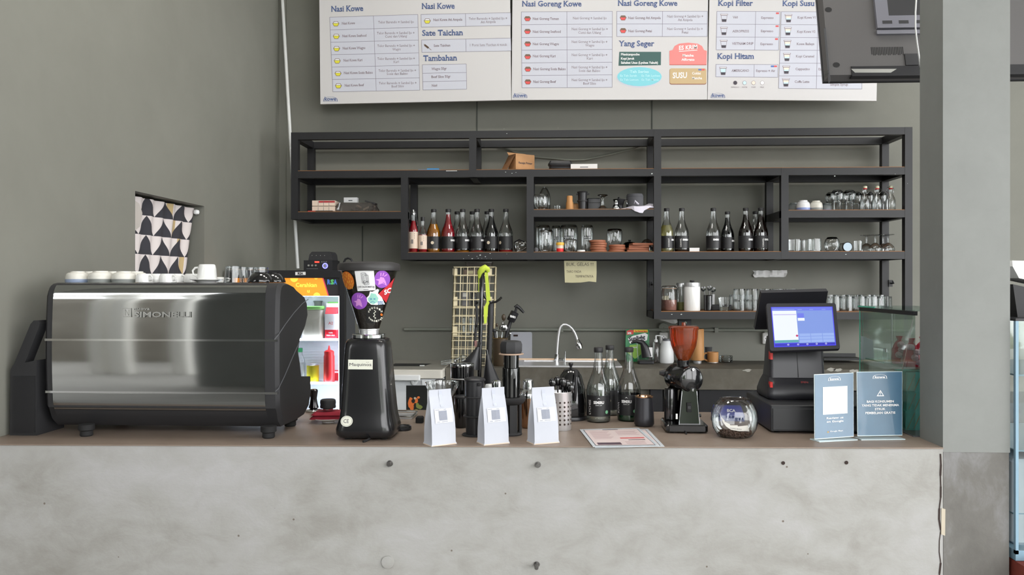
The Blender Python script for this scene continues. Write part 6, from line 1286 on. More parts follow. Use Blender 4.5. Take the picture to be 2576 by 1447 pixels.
q, s_ = spos(1446, '3M', 0.16); t = thing('bamboo_holder', 'brown wooden holder behind the bamboo jar', 'holder', q); rbox(MB(), 18 * s_, 0.05, 0, 19 * s_, 0.008).build('block', 'bamboo', t); MB().box(-6 * s_, 6 * s_, -0.015, 0.015, 19 * s_, 20 * s_).build('slot_rim', 'cardboard_dark', t)
q, s_ = spos(1465, '3M', 0.09); t = thing('drip_filter', 'black two-tier drip coffee filter on the middle shelf', 'coffee filter', q)
for z0, z1, w in ((0, 22, 10.5), (25, 44, 11.5)): mb = MB(); mb.lathe([(0, z0 * s_), (w * .93 * s_, z0 * s_), (w * s_, z1 * s_), (0, z1 * s_)], n=24); mb.build('filter_cup', 'black_plastic', t)
MB().lathe([(0, 22 * s_), (13 * s_, 22 * s_), (13 * s_, 25 * s_), (0, 25 * s_)], n=24).build('flange', 'black_matte', t); MB().lathe([(12.5 * s_, 44 * s_), (13.5 * s_, 46.5 * s_), (10 * s_, 48 * s_), (0, 48 * s_)], n=24).build('lid', 'black_matte', t)
for sg in (-1, 1): mb = MB(); mb.box(sg * 11 * s_ - .003, sg * 16 * s_ + .003, -0.008, 0.008, 39 * s_, 43 * s_); mb.build('lug', 'black_matte', t)
q, s_ = spos(1493, '3M', 0.17); t = thing('black_case', 'black boxy case behind the drip filter on the middle shelf', 'case', q); rbox(MB(), 34 * s_, 0.08, 0, 32 * s_, 0.01).build('case', 'black_plastic', t); MB().box(-17.2 * s_, 17.2 * s_, -0.0405, 0.0405, 20 * s_, 21 * s_).build('seam', 'rubber', t)
q, s_ = spos(1516, '3M', 0.08); t = thing('glass_funnel', 'clear glass funnel with a flared top on the middle shelf', 'funnel', q); MB().lathe([(0, 0), (10 * s_, 0), (11 * s_, 6 * s_), (4 * s_, 12 * s_), (2.5 * s_, 26 * s_), (5 * s_, 33 * s_), (12 * s_, 37 * s_)], n=22).build('glass', 'glass', t); MB().lathe([(12 * s_, 36.5 * s_), (13 * s_, 37.5 * s_), (12 * s_, 38.5 * s_)], n=22).build('rim', 'smoke_grey', t)
q, s_ = spos(1550, '3M', 0.07); t = thing('steel_shaker', 'small shiny steel shaker on the middle shelf', 'shaker', q); MB().lathe([(0, 0), (10 * s_, 0), (11 * s_, 3 * s_), (9 * s_, 10 * s_), (6 * s_, 14 * s_)], n=22).build('body', 'chrome', t); MB().lathe([(6 * s_, 13 * s_), (6 * s_, 23 * s_), (4.5 * s_, 25 * s_), (0, 25 * s_)], n=20).build('cap', 'chrome', t)
q, s_ = spos(1557, '3M', 0.16); t = thing('moka_pot', 'black and steel moka pot behind the small steel shaker', 'pot', q); MB().lathe([(0, 0), (13 * s_, 0), (10 * s_, 14 * s_), (11 * s_, 16 * s_), (15 * s_, 30 * s_), (0, 32 * s_)], n=10).build('body', 'black_plastic', t); MB().lathe([(0, 31 * s_), (3 * s_, 31 * s_), (3.5 * s_, 34 * s_), (0, 36 * s_)], n=12).build('knob', 'black_gloss', t); mb = MB(); mb.tube([(13 * s_, 0, 28 * s_), (20 * s_, 0, 27 * s_), (21 * s_, 0, 16 * s_)], 0.005, 8); mb.build('handle', 'chrome', t)
q, s_ = spos(1597, '3M', 0.20); t = thing('grey_canister', 'grey round canister behind the crumpled white cloth', 'canister', q); MB().lathe([(0, 0), (20 * s_, 0), (21 * s_, 4 * s_), (21 * s_, 40 * s_), (19 * s_, 44 * s_), (0, 45 * s_)], n=26).build('body', 'felt_grey', t); MB().lathe([(21.3 * s_, 36 * s_), (21.6 * s_, 37 * s_), (21.3 * s_, 38 * s_)], n=26).build('lid_line', 'grey_plastic', t)
mat('cloth_white', (216, 212, 224), 0.9)
q, s_ = spos(1604, '3M', 0.03); t = thing('white_cloth', 'crumpled white cloth hanging over the middle shelf edge', 'cloth', q)
mb = MB(); rr = random.Random(12); nx = 16; top = []; 
rows = [[(-40, 4, .05), (-30, 6, .05), (-20, 9, .05), (-10, 11, .06), (0, 10, .06), (10, 11, .06), (20, 12, .06), (30, 16, .05), (41, 14, .03)], [(-40, 1, .0), (-30, 3, -.03), (-20, 4, -.045), (-12, 5, -.06), (0, 6, -.06), (8, 5, -.06), (18, 7, -.05), (30, 8, -.04), (42, 5, -.03)], [(-38, 0, -.02), (-29, 1, -.035), (-18, 0, -.056), (-10, -6, -.062), (2, -10, -.066), (10, -12, -.064), (14, -5, -.06), (28, 3, -.05), (42, 2, -.035)]]
vs = [Vector((x * s_, y + rr.uniform(-.006, .006), z * s_ + rr.uniform(-.002, .002))) for r_ in rows for x, z, y in r_]; n = 9
mb.add(vs, [(r_ * n + i, r_ * n + i + 1, (r_ + 1) * n + i + 1, (r_ + 1) * n + i) for r_ in range(2) for i in range(8)]); mb.build('cloth', 'cloth_white', t, smooth=30)
mb = MB(); mb.tube([(-9 * s_, -0.01, 14 * s_), (-7 * s_, -0.02, 21 * s_), (-2 * s_, -0.02, 15 * s_), (2 * s_, -0.02, 12 * s_)], [0.002, 0.004, 0.006, 0.005], 8); mb.build('twisted_corner', 'cloth_white', t)

# middle lower shelf: jars, coasters
GJ = 'upturned glass jars on the middle shelf'
def jar_up(label, px, w, hh, dy, band=True, txt=False):
    q, s_ = spos(px, '4', dy); t = thing('glass_jar', label, 'jar', q, group=GJ); R, H = w / 2 * s_, hh * s_
    MB().lathe([(R * .86, 0), (R * .9, H * .05), (R * .92, H * .09), (R, H * .15), (R, H * .88), (R * .93, H * .96), (R * .8, H), (0, H * .985)], n=26).build('wall', 'glass', t); MB().lathe([(R * .9, H * .07), (R * .95, H * .085), (R * .9, H * .10)], n=26).build('neck_ring', 'glass', t); MB().lathe([(0, H * .93), (R * .85, H * .93), (R * .92, H * .965), (0, H * .97)], n=22).build('thick_base', 'glass', t)
    if txt:
        mb = MB()
        for k, ln in enumerate(((-.45, .45), (-.5, .5))):
            for j in range(5): a = ln[0] + (ln[1] - ln[0]) * j / 4; R2 = R * 1.01; z = H * (.56 - .075 * k); mb.add([Vector((R2 * math.sin(b), -R2 * math.cos(b), zz)) for b, zz in ((a - .07, z), (a + .07, z), (a + .07, z + H * .04), (a - .07, z + H * .04))], [(0, 1, 2, 3)])
        o = mb.build('dark_print', 'ink_dark', t); o['kind'] = 'stuff'
jar_up('tall upturned jar at the left end behind a smaller jar', 1366, 36, 70, 0.21); jar_up('smaller upturned jar at the left front of the middle shelf', 1374, 36, 56, 0.07)
jar_up('printed upturned jar second from the left, behind the yellow lidded jar', 1399, 22, 69, 0.24, txt=True); jar_up('wide printed upturned jar in the middle of the jar row', 1431, 44, 70, 0.19, txt=True); jar_up('short upturned jar in front of the wide printed jar', 1436, 32, 32, 0.06); jar_up('narrow printed upturned jar standing alone at the right', 1477, 30, 69, 0.15, txt=True)
q, s_ = spos(1409, '4', 0.05); t = thing('spice_jar', 'small red and yellow jar with a yellow lid on the middle shelf', 'jar', q); MB().lathe([(0, 0), (8.5 * s_, 0), (9 * s_, 2 * s_), (9 * s_, 9 * s_)], n=22).build('red_label', 'sauce_red', t); MB().lathe([(9 * s_, 9 * s_), (9 * s_, 17 * s_)], n=22).build('pale_label', 'dot_cream', t); MB().lathe([(10 * s_, 17 * s_), (10.5 * s_, 19 * s_), (10 * s_, 24 * s_), (0, 25 * s_)], n=22).build('lid', 'header_yellow_lid', t) if False else MB().lathe([(10 * s_, 17 * s_), (10.5 * s_, 19 * s_), (10 * s_, 24 * s_), (0, 25 * s_)], n=22).build('lid', 'st_yellow', t)
q, s_ = spos(1462, '4', 0.04); t = thing('white_disc', 'flat white round disc lying on the middle shelf', 'disc', q); MB().lathe([(0, 0), (10 * s_, 0), (10 * s_, 4 * s_), (9 * s_, 5 * s_), (0, 5 * s_)], n=24).build('disc', 'white_plastic', t); MB().lathe([(10 * s_, 1.5 * s_), (10.4 * s_, 2.2 * s_), (10 * s_, 3 * s_)], n=24).build('grip_band', 'white_plastic', t)
mat('coaster_wood', (150, 92, 66), 0.6, var=0.15, scale=12, stretch=(1, 6, 6))
rr = random.Random(6)
def coaster(label, px, dx, dy, z, R, Hc, grp, square=False):
    q, s_ = spos(px, '4', dy); t = thing('wooden_coaster', label, 'coaster', q + Vector((dx * s_, 0, z * s_)), rr.uniform(-.2, .2), grp)
    mb = MB()
    if square: rbox(mb, R * 2 * s_, R * 1.6 * s_, 0, Hc * s_, 0.006, 0.001)
    else: mb.lathe([(0, 0), (R * .96 * s_, 0), (R * s_, 1 * s_), (R * s_, (Hc - 1) * s_), (R * .96 * s_, Hc * s_), (0, Hc * s_)], n=26)
    mb.build('disc', 'coaster_wood', t)
    mb = MB()
    if square: mb.box(-R * .7 * s_, R * .7 * s_, -R * .55 * s_, R * .55 * s_, Hc * s_, Hc * s_ + 0.0006)
    else: mb.lathe([(R * .9 * s_, Hc * s_), (R * .88 * s_, Hc * s_ + 0.0008), (R * .84 * s_, Hc * s_)], n=24)
    mb.build('inlay', 'cardboard_dark', t)
ORD = ['bottom', 'second', 'third', 'fourth', 'top']
for k in range(5): coaster('round wooden coaster, %s of the taller stack' % ('lowest' if k == 0 else 'topmost' if k == 4 else ORD[k] + ' from below'), 1505, (1, -1, 0.5, 1, -2)[k], 0.07, k * 6.0, 20.5, 5.6, 'round coasters in the taller stack')
for k in range(3): coaster('round wooden coaster, %s of the lower stack under the jar' % ('lowest', 'middle', 'topmost')[k], 1552, (-1, 1.5, 0)[k], 0.08, k * 6.2, 20.5, 5.8, 'round coasters in the lower stack')
q, s_ = spos(1546, '4', 0.10); t = thing('glass_jar', 'clear upturned jar standing on the lower coaster stack', 'jar', q + Vector((0, 0, 19.5 * s_)), group=GJ); R, H = 19 * s_, 39 * s_; MB().lathe([(R * .85, 0), (R * .9, H * .1), (R * .96, H * .2), (R, H * .85), (R * .9, H * .97), (0, H)], n=26).build('wall', 'glass', t); MB().lathe([(0, H * .86), (R * .9, H * .86), (R * .97, H * .93), (R * .8, H * .99), (0, H * .99)], n=24).build('thick_base', 'smoke_grey', t)
for k in range(4): coaster('square wooden coaster, %s of the square stack' % ('lowest', 'second from below', 'third from below', 'topmost')[k], 1606, (-2, -3, 1, 7)[k], 0.09, k * 5.6, (27, 26, 25, 27)[k], 5.2, 'square coasters on the middle shelf', True)
q, s_ = spos(1629, '4', 0.23); t = thing('glass_dome', 'low clear glass dome behind the square coasters', 'bowl', q); MB().lathe([(19 * s_, 0), (20 * s_, 10 * s_), (17 * s_, 24 * s_), (9 * s_, 33 * s_), (0, 36 * s_)], n=26).build('dome', 'glass', t); MB().lathe([(19 * s_, 0), (20.5 * s_, 1 * s_), (19 * s_, 2 * s_)], n=26).build('rim', 'glass', t)
q, s_ = spos(1584, '4', 0.26); t = thing('glass_cloche', 'low dark glass cover with a knob behind the coaster stacks', 'glass cover', q); MB().lathe([(22 * s_, 0), (23 * s_, 2 * s_), (20 * s_, 18 * s_), (12 * s_, 27 * s_), (0, 29 * s_)], n=26).build('cover', 'smoke_grey', t); MB().lathe([(0, 29 * s_), (3 * s_, 29 * s_), (4 * s_, 33 * s_), (0, 34 * s_)], n=14).build('knob', 'black_plastic', t)
q, s_ = spos(1349, '4', 0.05); t = thing('rubber_stopper', 'small dark grey ball stopper in the corner of the middle shelf', 'stopper', q); MB().lathe([(0, 0), (4 * s_, 1 * s_), (5.5 * s_, 6 * s_), (4 * s_, 10.5 * s_), (0, 12 * s_)], n=16).build('ball', 'felt_grey', t); MB().lathe([(5.6 * s_, 5.5 * s_), (5.8 * s_, 6 * s_), (5.6 * s_, 6.5 * s_)], n=16).build('seam', 'grey_plastic', t)

# right upper shelf: ceramic cups, goblets, swing-top bottles
mat('glaze_white', (222, 222, 224), 0.3); mat('glaze_blue', (136, 152, 204), 0.3); mat('glaze_beige', (206, 204, 194), 0.35); mat('glaze_grey', (140, 146, 146), 0.35)
GC = 'ceramic bowl cups on the right shelf'
for lab, px, dy, w, hh, base, band in (('white cup with a blue lower band, upturned on the right shelf', 2020.5, 0.07, 33, 26, 'glaze_white', 'glaze_blue'), ('beige cup with grey lines, upturned right of the blue banded cup', 2053, 0.07, 31, 25, 'glaze_beige', 'grey_band'), ('dim beige cup with a blue foot beside the wine glasses', 2078.5, 0.17, 27, 22, 'glaze_grey', 'glaze_blue'), ('grey ceramic cup at the left end of the right shelf', 1997, 0.16, 30, 23, 'glaze_grey', 'grey_band')):
    q, s_ = spos(px, '3R', dy); bowl_cup('bowl_cup', lab, q, w / 2 * s_, hh * s_, band, GC, base)
def goblet(label, px, dy, key, sc=1.0, up=False, grp='upturned goblets on the right shelf'):
    q, s_ = spos(px, key, dy); t = thing('stem_glass', label, 'wine glass', q, group=grp); s_ *= sc
    if not up:   # standing on the rim: wide bowl above a flared mouth
        MB().lathe([(9 * s_, 0), (10 * s_, 3 * s_), (10.5 * s_, 20 * s_), (12 * s_, 24 * s_), (15.5 * s_, 36 * s_), (14.5 * s_, 46 * s_), (9 * s_, 52 * s_), (0, 53 * s_)], n=24).build('bowl', 'glass', t); MB().lathe([(9.5 * s_, 22 * s_), (11.5 * s_, 24 * s_), (9.5 * s_, 26 * s_)], n=24).build('waist_ring', 'glass', t); MB().lathe([(0, 44 * s_), (12 * s_, 44 * s_), (13 * s_, 48 * s_), (0, 50 * s_)], n=20).build('thick_base', 'smoke_grey', t)
    else:        # mouth down, stem and foot on top
        MB().lathe([(15 * s_, 0), (16.5 * s_, 4 * s_), (15 * s_, 12 * s_), (9 * s_, 19 * s_), (2.5 * s_, 23 * s_)], n=24).build('bowl', 'glass', t); MB().lathe([(2.5 * s_, 22 * s_), (2 * s_, 28 * s_), (2 * s_, 38 * s_), (3 * s_, 41 * s_)], n=12).build('stem', 'glass', t); MB().lathe([(0, 42 * s_), (3 * s_, 41 * s_), (15 * s_, 43 * s_), (15.5 * s_, 44 * s_), (0, 45 * s_)], n=24).build('foot', 'glass', t)
for k, (px, dy) in enumerate(((2106, 0.08), (2137, 0.10), (2092, 0.26), (2121, 0.24), (2152, 0.24), (2182, 0.24), (2215, 0.24))):
    goblet(('upturned goblet at the front left of the goblet group', 'upturned goblet at the front, second from the left of the group', 'upturned goblet in the back row, leftmost', 'upturned goblet in the back row, second from the left', 'upturned goblet in the back row, third from the left', 'upturned goblet in the back row behind the first swing-top bottle', 'upturned goblet in the back row, rightmost')[k], px, dy, '3R')
mat('stopper_cream', (228, 226, 196), 0.4)
for k, px in enumerate((2176, 2206.5, 2241)):
    q, s_ = spos(px, '3R', 0.06); t = thing('swing_top_bottle', ('clear swing-top bottle, left of the three on the right shelf', 'clear swing-top bottle, middle of the three on the right shelf', 'clear swing-top bottle with its wire flipped left, nearest the end post')[k], 'bottle', q, group='swing-top bottles on the right shelf')
    MB().lathe([(0, 0), (10 * s_, 0), (11 * s_, 2 * s_), (11 * s_, 24 * s_), (9 * s_, 31 * s_), (5 * s_, 40 * s_), (3.6 * s_, 47 * s_), (4.2 * s_, 53 * s_)], n=22).build('glass', 'glass', t); MB().lathe([(4.5 * s_, 53 * s_), (4.8 * s_, 55 * s_), (0, 55 * s_)], n=16).build('red_seal', 'sauce_red', t); MB().lathe([(5 * s_, 55.5 * s_), (5.2 * s_, 59 * s_), (3.5 * s_, 61 * s_), (0, 61 * s_)], n=16).build('stopper', 'stopper_cream', t)
    sg = -1 if k == 2 else 1; mb = MB(); mb.tube([(0, 0, 58 * s_), (sg * 8 * s_, 0, 57 * s_), (sg * 11 * s_, 0, 48 * s_), (sg * 5 * s_, 0, 42 * s_)], 0.0014, 6); mb.build('wire_bail', 'chrome', t)
    mb = MB(); mb.tube([(-sg * 5 * s_, -0.006, 42 * s_), (-sg * 7 * s_, -0.006, 52 * s_), (-sg * 4 * s_, -0.004, 57 * s_)], 0.0014, 6); mb.build('wire_bail', 'chrome', t)

# right lower shelf
q, s_ = spos(1998, '4', 0.07); tumbler('ribbed_tumbler', 'ribbed clear tumbler at the left end of the right lower shelf', q, 15 * s_, 16 * s_, 31 * s_, group='tumblers on the right shelf', ribs=20)
q, s_ = spos(2049, '4', 0.07); tumbler('ribbed_tumbler', 'dimpled clear tumbler second from the left on the right lower shelf', q, 16 * s_, 15 * s_, 32 * s_, group='tumblers on the right shelf', ribs=14)
q, s_ = spos(2034, '4', 0.22); tumbler('ribbed_tumbler', 'clear tumbler standing behind the dimpled tumbler', q, 15 * s_, 15 * s_, 32 * s_, group='tumblers on the right shelf', ribs=14)
q, s_ = spos(2093, '4', 0.09); t = thing('globe_glass', 'round globe glass with a dark flat base, upturned on the right lower shelf', 'glass', q); MB().lathe([(12 * s_, 0), (17 * s_, 8 * s_), (19 * s_, 19 * s_), (16 * s_, 30 * s_), (11 * s_, 36 * s_), (0, 37 * s_)], n=26).build('globe', 'glass', t); MB().lathe([(0, 33 * s_), (13 * s_, 32 * s_), (11 * s_, 36 * s_), (0, 37.3 * s_)], n=22).build('thick_base', 'smoke_grey', t)
q, s_ = spos(2130.5, '4', 0.06); t = thing('jar_on_side', 'glass jar lying on its side showing a pale round lid', 'jar', q + Vector((0, 0, 11.5 * s_)))
mb = MB(); mb.T = Matrix.Rotation(math.pi / 2, 4, 'X'); mb.lathe([(9 * s_, -0.1), (11 * s_, -0.09), (11 * s_, 0.0), (10 * s_, 0.005)], n=26); mb.build('glass', 'glass', t); mb = MB(); mb.T = Matrix.Rotation(math.pi / 2, 4, 'X'); mb.lathe([(12 * s_, 0.0), (12.3 * s_, 0.012), (10.6 * s_, 0.014)], n=28); mb.build('lid_rim', 'rubber', t); mb = MB(); mb.T = Matrix.Rotation(math.pi / 2, 4, 'X'); mb.lathe([(10.7 * s_, 0.0135), (0, 0.0135)], n=28); mb.build('lid_face', 'felt_pale', t) if 'felt_pale' in MATS else mb.build('lid_face', 'board_side', t)
q, s_ = spos(2158, '4', 0.09); tumbler('ribbed_tumbler', 'clear tumbler between the round lid and the wine glasses', q, 9 * s_, 10 * s_, 27 * s_, group='tumblers on the right shelf')
for k, (px, dy) in enumerate(((2180, 0.16), (2202, 0.08), (2222, 0.2), (2234, 0.07))): goblet(('upturned wine glass in the back, leftmost of the four on the right lower shelf', 'upturned wine glass at the front, second of the four on the right lower shelf', 'upturned wine glass in the back, third of the four on the right lower shelf', 'upturned wine glass nearest the end post on the right lower shelf')[k], px, dy, '4', 0.96, True, 'upturned wine glasses on the right lower shelf')

# bottom shelf
mat('cocoa', (170, 120, 108), 0.8, var=0.1, scale=60); mat('matcha', (150, 150, 90), 0.8); mat('jar_label', (226, 220, 196), 0.6)
def clip_jar(label, px, w, H, fill, col, dy, lid):
    q, s_ = spos(px, '5', dy); t = thing('storage_jar', label, 'jar', q, group='storage jars on the bottom shelf'); R = w / 2 * s_; H *= s_
    MB().lathe([(0, 0), (R * .93, 0), (R, H * .05), (R, H * .72), (R * .88, H * .82), (R * .86, H * .86)], n=26).build('glass', 'glass', t); MB().lathe([(0, .003), (R * .9, .003), (R * .95, H * .05), (R * .95, H * fill), (0, H * fill)], n=24).build('powder', col, t)
    if lid == 'glass':
        MB().lathe([(R * .9, H * .86), (R * .92, H * .93), (R * .8, H * .97), (0, H * .985)], n=24).build('lid', 'glass', t); MB().lathe([(R * .9, H * .85), (R * .94, H * .865), (R * .9, H * .88)], n=24).build('seal', 'tan_rim', t); mb = MB(); mb.tube([(R * .8, -R * .2, H * .98), (R * 1.12, -R * .2, H * .85), (R * 1.08, -R * .2, H * .7), (R * .95, -R * .2, H * .78)], 0.0018, 6); mb.build('wire_clip', 'chrome', t)
        mb = MB(); mb.add([Vector((R * 1.01 * math.sin(a), -R * 1.01 * math.cos(a), z)) for a, z in ((-1.0, H * .42), (-.6, H * .42), (-.2, H * .42), (-.2, H * .58), (-.6, H * .58), (-1.0, H * .58))], [(0, 1, 4, 5), (1, 2, 3, 4)]); mb.build('paper_label', 'jar_label', t)
    else: MB().lathe([(R * .95, H * .85), (R * .95, H * .98), (R * .9, H), (0, H)], n=24).build('lid', 'steel_brushed', t)
clip_jar('clip-top glass jar of pink cocoa powder at the left of the bottom shelf', 1683, 40, 64, .42, 'cocoa', 0.09, 'glass'); clip_jar('glass jar with a steel lid behind the white canister', 1714, 26, 68, .3, 'matcha', 0.17, 'steel')
q, s_ = spos(1741, '5', 0.07); t = thing('white_canister', 'white canister with a steel lid and black knob on the bottom shelf', 'canister', q); MB().lathe([(0, 0), (19 * s_, 0), (20 * s_, 2 * s_), (20 * s_, 58 * s_), (19.5 * s_, 60 * s_), (0, 60 * s_)], n=28).build('body', 'white_ceramic', t); MB().lathe([(20 * s_, 60 * s_), (20.3 * s_, 62 * s_), (20 * s_, 70 * s_), (0, 71 * s_)], n=28).build('lid', 'steel_brushed', t); MB().lathe([(3 * s_, 70.5 * s_), (6 * s_, 73 * s_), (5 * s_, 76 * s_), (0, 76.5 * s_)], n=14).build('knob', 'black_plastic', t)
q, s_ = spos(1781, '5', 0.07); cupq = q; t = thing('utensil_cup', 'black cup holding ladles on the bottom shelf', 'cup', q); MB().lathe([(0, 0), (9 * s_, 0), (10 * s_, 1 * s_), (11 * s_, 38 * s_), (10 * s_, 38 * s_), (9.5 * s_, 5 * s_), (0, 5 * s_)], n=22).build('wall', 'black_gloss', t); MB().lathe([(10.8 * s_, 37 * s_), (11.6 * s_, 38 * s_), (10.8 * s_, 39 * s_)], n=22).build('rim', 'black_gloss', t)
for k, (dx, hz, lean) in enumerate(((-9, 56, -.2), (4, 58, .06), (11, 54, .24))):
    t = thing('black_ladle', ('black ladle leaning left in the utensil cup', 'black ladle upright in the utensil cup', 'black ladle leaning right in the utensil cup')[k], 'ladle', cupq + Vector((dx * s_ * .2, (k - 1) * 0.008, 0.014)), group='ladles in the utensil cup'); z1 = hz * s_ - 0.03; mb = MB(); mb.tube([(0, 0, 0), (lean * z1, 0, z1)], 0.0022, 6); mb.build('handle', 'black_gloss', t)
    mb = MB(); mb.T = Matrix.Translation((lean * (z1 + .012), 0, z1 + .012)) @ Matrix.Rotation(lean, 4, 'Y') @ Matrix.Rotation(math.pi / 2, 4, 'X'); mb.lathe([(0.006, -0.003), (0.0165, -0.002), (0.0165, 0.002), (0.006, 0.003), (0.006, -0.003)], n=18); mb.build('ring_bowl', 'black_gloss', t)
q, s_ = spos(1812, '5', 0.18); t = thing('low_tray', 'low black tray behind the small glass pitcher', 'tray', q); rbox(MB(), 50 * s_, 0.09, 0, 14 * s_, 0.01).build('tray', 'black_matte', t); MB().box(-24 * s_, 24 * s_, -0.046, -0.045, 11 * s_, 12.5 * s_).build('rim_line', 'black_plastic', t)
q, s_ = spos(1796, '5', 0.22); t = thing('match_box', 'small white and orange packet behind the utensil cup', 'packet', q + Vector((0, 0.04, 0))); MB().box(-4 * s_, 4 * s_, -.01, .01, 6 * s_, 39 * s_).build('packet', 'paper_white', t); MB().box(-4.1 * s_, 4.1 * s_, -.0105, .0105, 0, 12 * s_).build('orange_end', 'st_orange', t)
q, s_ = spos(1822, '5', 0.06); t = thing('glass_pitcher', 'small clear glass pitcher with a spout on the bottom shelf', 'pitcher', q); MB().lathe([(0, 0), (10 * s_, 0), (11 * s_, 2 * s_), (13 * s_, 20 * s_), (15 * s_, 34 * s_)], n=24).build('wall', 'glass', t); MB().lathe([(0, 1 * s_), (9 * s_, 1 * s_), (11 * s_, 10 * s_), (0, 10 * s_)], n=20).build('water', 'liq_clear', t); mb = MB(); mb.tube([(13 * s_, 0, 32 * s_), (19 * s_, 0, 36 * s_), (20 * s_, 0, 38 * s_)], [0.004, 0.003, 0.002], 8); mb.build('spout', 'glass', t)
GR = 'ribbed glasses stacked upside down on the bottom shelf'
proto = None
def stack_glass(label, px, dy, lvl, w=30, hh=27):
    q, s_ = spos(px, '5', dy); return tumbler('stacking_glass', label, q + Vector((0, 0, lvl * 27.3 * s_)), w / 2 * s_, w / 2 * .94 * s_, hh * s_, group=GR, ribs=12, base=-0.14)
for lvl in (0, 1):
    for k, px in enumerate((1860, 1892, 1924, 1957, 1990)):
        stack_glass('ribbed glass, %s layer, %s, left of the till screen' % (('lower', 'upper')[lvl], ('outermost', 'second from the left', 'third from the left', 'fourth from the left', 'fifth from the left')[k]) if k < 3 else 'ribbed glass, %s layer, %s, behind the till screen' % (('lower', 'upper')[lvl], 'left one' if k == 3 else 'right one'), px, 0.09, lvl)
for k, px in enumerate((2098, 2130, 2162, 2194, 2227)): stack_glass('ribbed glass in the single row right of the till, %s' % ('nearest the till', 'second from the till', 'third from the till', 'fourth from the till', 'at the far right end')[k], px, 0.09, 0, 31, 36)
for k, px in enumerate((1850, 1880, 2083, 2114, 2146, 2178, 2210)): stack_glass('ribbed glass in the back row, %s' % ('behind the left stack at its left edge', 'behind the left stack, second', 'right of the till, first', 'right of the till, second', 'right of the till, third', 'right of the till, fourth', 'right of the till, fifth')[k], px, 0.25, 0, 31, 38)
# ------------------------------------------------------------------ back counter and what stands on it
YBC = 5.05
bx0 = zx(1114) + 0.004
bc = thing('back_counter', 'dark concrete back counter with sink along the rear wall', 'counter', (1.2, 5.3, 0))
mat('void_shade', (30, 30, 31), 0.8)
zb0 = P(1500, 979, YBC).z
MB().box(bx0, 3.6, YBC, YW - 0.005, zb0, ZC).build('slab', 'dark_concrete', bc, world=True)
MB().box(bx0 + 0.02, P(1636, 1000, YBC).x, YBC + 0.04, YW - 0.01, 0, zb0).build('side_pier', 'dark_concrete', bc, world=True)
MB().box(P(1636, 1000, YBC).x, 3.5, YBC + 0.25, YW - 0.01, 0, zb0).build('shade_fill', 'void_shade', bc, world=True)  # solid black fill: shade of the open void put into its colour
for a, b in ((1637, 1668), (1760, 1930), (1935, 2120)): MB().box(P(a, 1000, YBC).x, P(b, 1000, YBC).x, YBC + 0.02, YBC + 0.24, 0.1, zb0 - 0.005).build('cupboard_box', 'black_plastic', bc, world=True)
mb = MB(); rr = random.Random(21)
for px, py in ((1880, 932), (2090, 930), (2107, 931), (2150, 933)):
    mb = MB(); c = P(px, py, YBC - 0.002); n = 12; mb.add([c + Vector((math.cos(2 * math.pi * i / n) * 0.034 * rr.uniform(.5, 1.1), 0, math.sin(2 * math.pi * i / n) * 0.010 * rr.uniform(.4, 1.2))) for i in range(n)], [tuple(range(n))]); mb.build('plaster_patch', 'lid_top_grey', bc, world=True)
mat('steel_tan_reflection', (204, 176, 148), 0.3, 0.7)  # stainless steel with its tan reflection put into the colour
sk = thing('steel_sink', 'stainless steel sink top set in the back counter', 'sink', (P(1425, 915, 5.2).x, 5.3, ZC))
x0, x1 = P(1292, 915, 5.2).x, P(1562, 915, 5.2).x
mb = MB(); mb.box(x0, x1, YBC + 0.06, YBC + 0.10, ZC, ZC + 0.008); mb.box(x0, x1, 5.46, 5.52, ZC, ZC + 0.008); mb.box(x0, x0 + 0.06, YBC + 0.10, 5.46, ZC, ZC + 0.008); mb.box(x1 - 0.06, x1, YBC + 0.10, 5.46, ZC, ZC + 0.008); mb.build('rim', 'steel_brushed', sk, world=True)
MB().box(x0 + 0.06, x1 - 0.06, YBC + 0.10, 5.46, ZC + 0.001, ZC + 0.003).build('basin', 'steel_brushed', sk, world=True)
MB().box(x0, x1, 5.52, 5.532, ZC, ZC + 0.016).build('upstand', 'steel_tan_reflection', sk, world=True)
fy_ = 5.42; t = thing('sink_faucet', 'chrome gooseneck faucet with a spray head over the sink', 'faucet', (P(1400, 915, fy_).x, fy_, ZC + 0.008))
mb = MB(); mb.tube([P(1399.5, 914, fy_), P(1400.5, 891, fy_)], 0.016, 14); mb.build('base_body', 'chrome', t, world=True)
mb = MB(); mb.tube([P(x, y, fy_) for x, y in ((1400.5, 893), (1402, 868), (1404, 848), (1407, 830), (1411, 821), (1417, 816.5), (1424, 816), (1432, 820), (1440, 828), (1446, 838), (1450, 848), (1452, 856))], 0.0088, 12); mb.build('gooseneck', 'steel_brushed', t, world=True)
mb = MB(); mb.tube([P(1452, 854, fy_), P(1453.5, 860, fy_), P(1456, 868, fy_), P(1458, 877, fy_), P(1458.3, 878, fy_)], [0.011, 0.017, 0.023, 0.021, 0.015], 18); mb.build('spray_head', 'chrome', t, world=True)
mb = MB(); mb.tube([P(1402, 904.5, fy_), P(1419, 905, fy_ - 0.02)], 0.010, 12); mb.tube([P(1421, 912, fy_ - 0.02), P(1421.8, 884, fy_ - 0.02)], 0.004, 8); mb.build('lever', 'chrome', t, world=True)

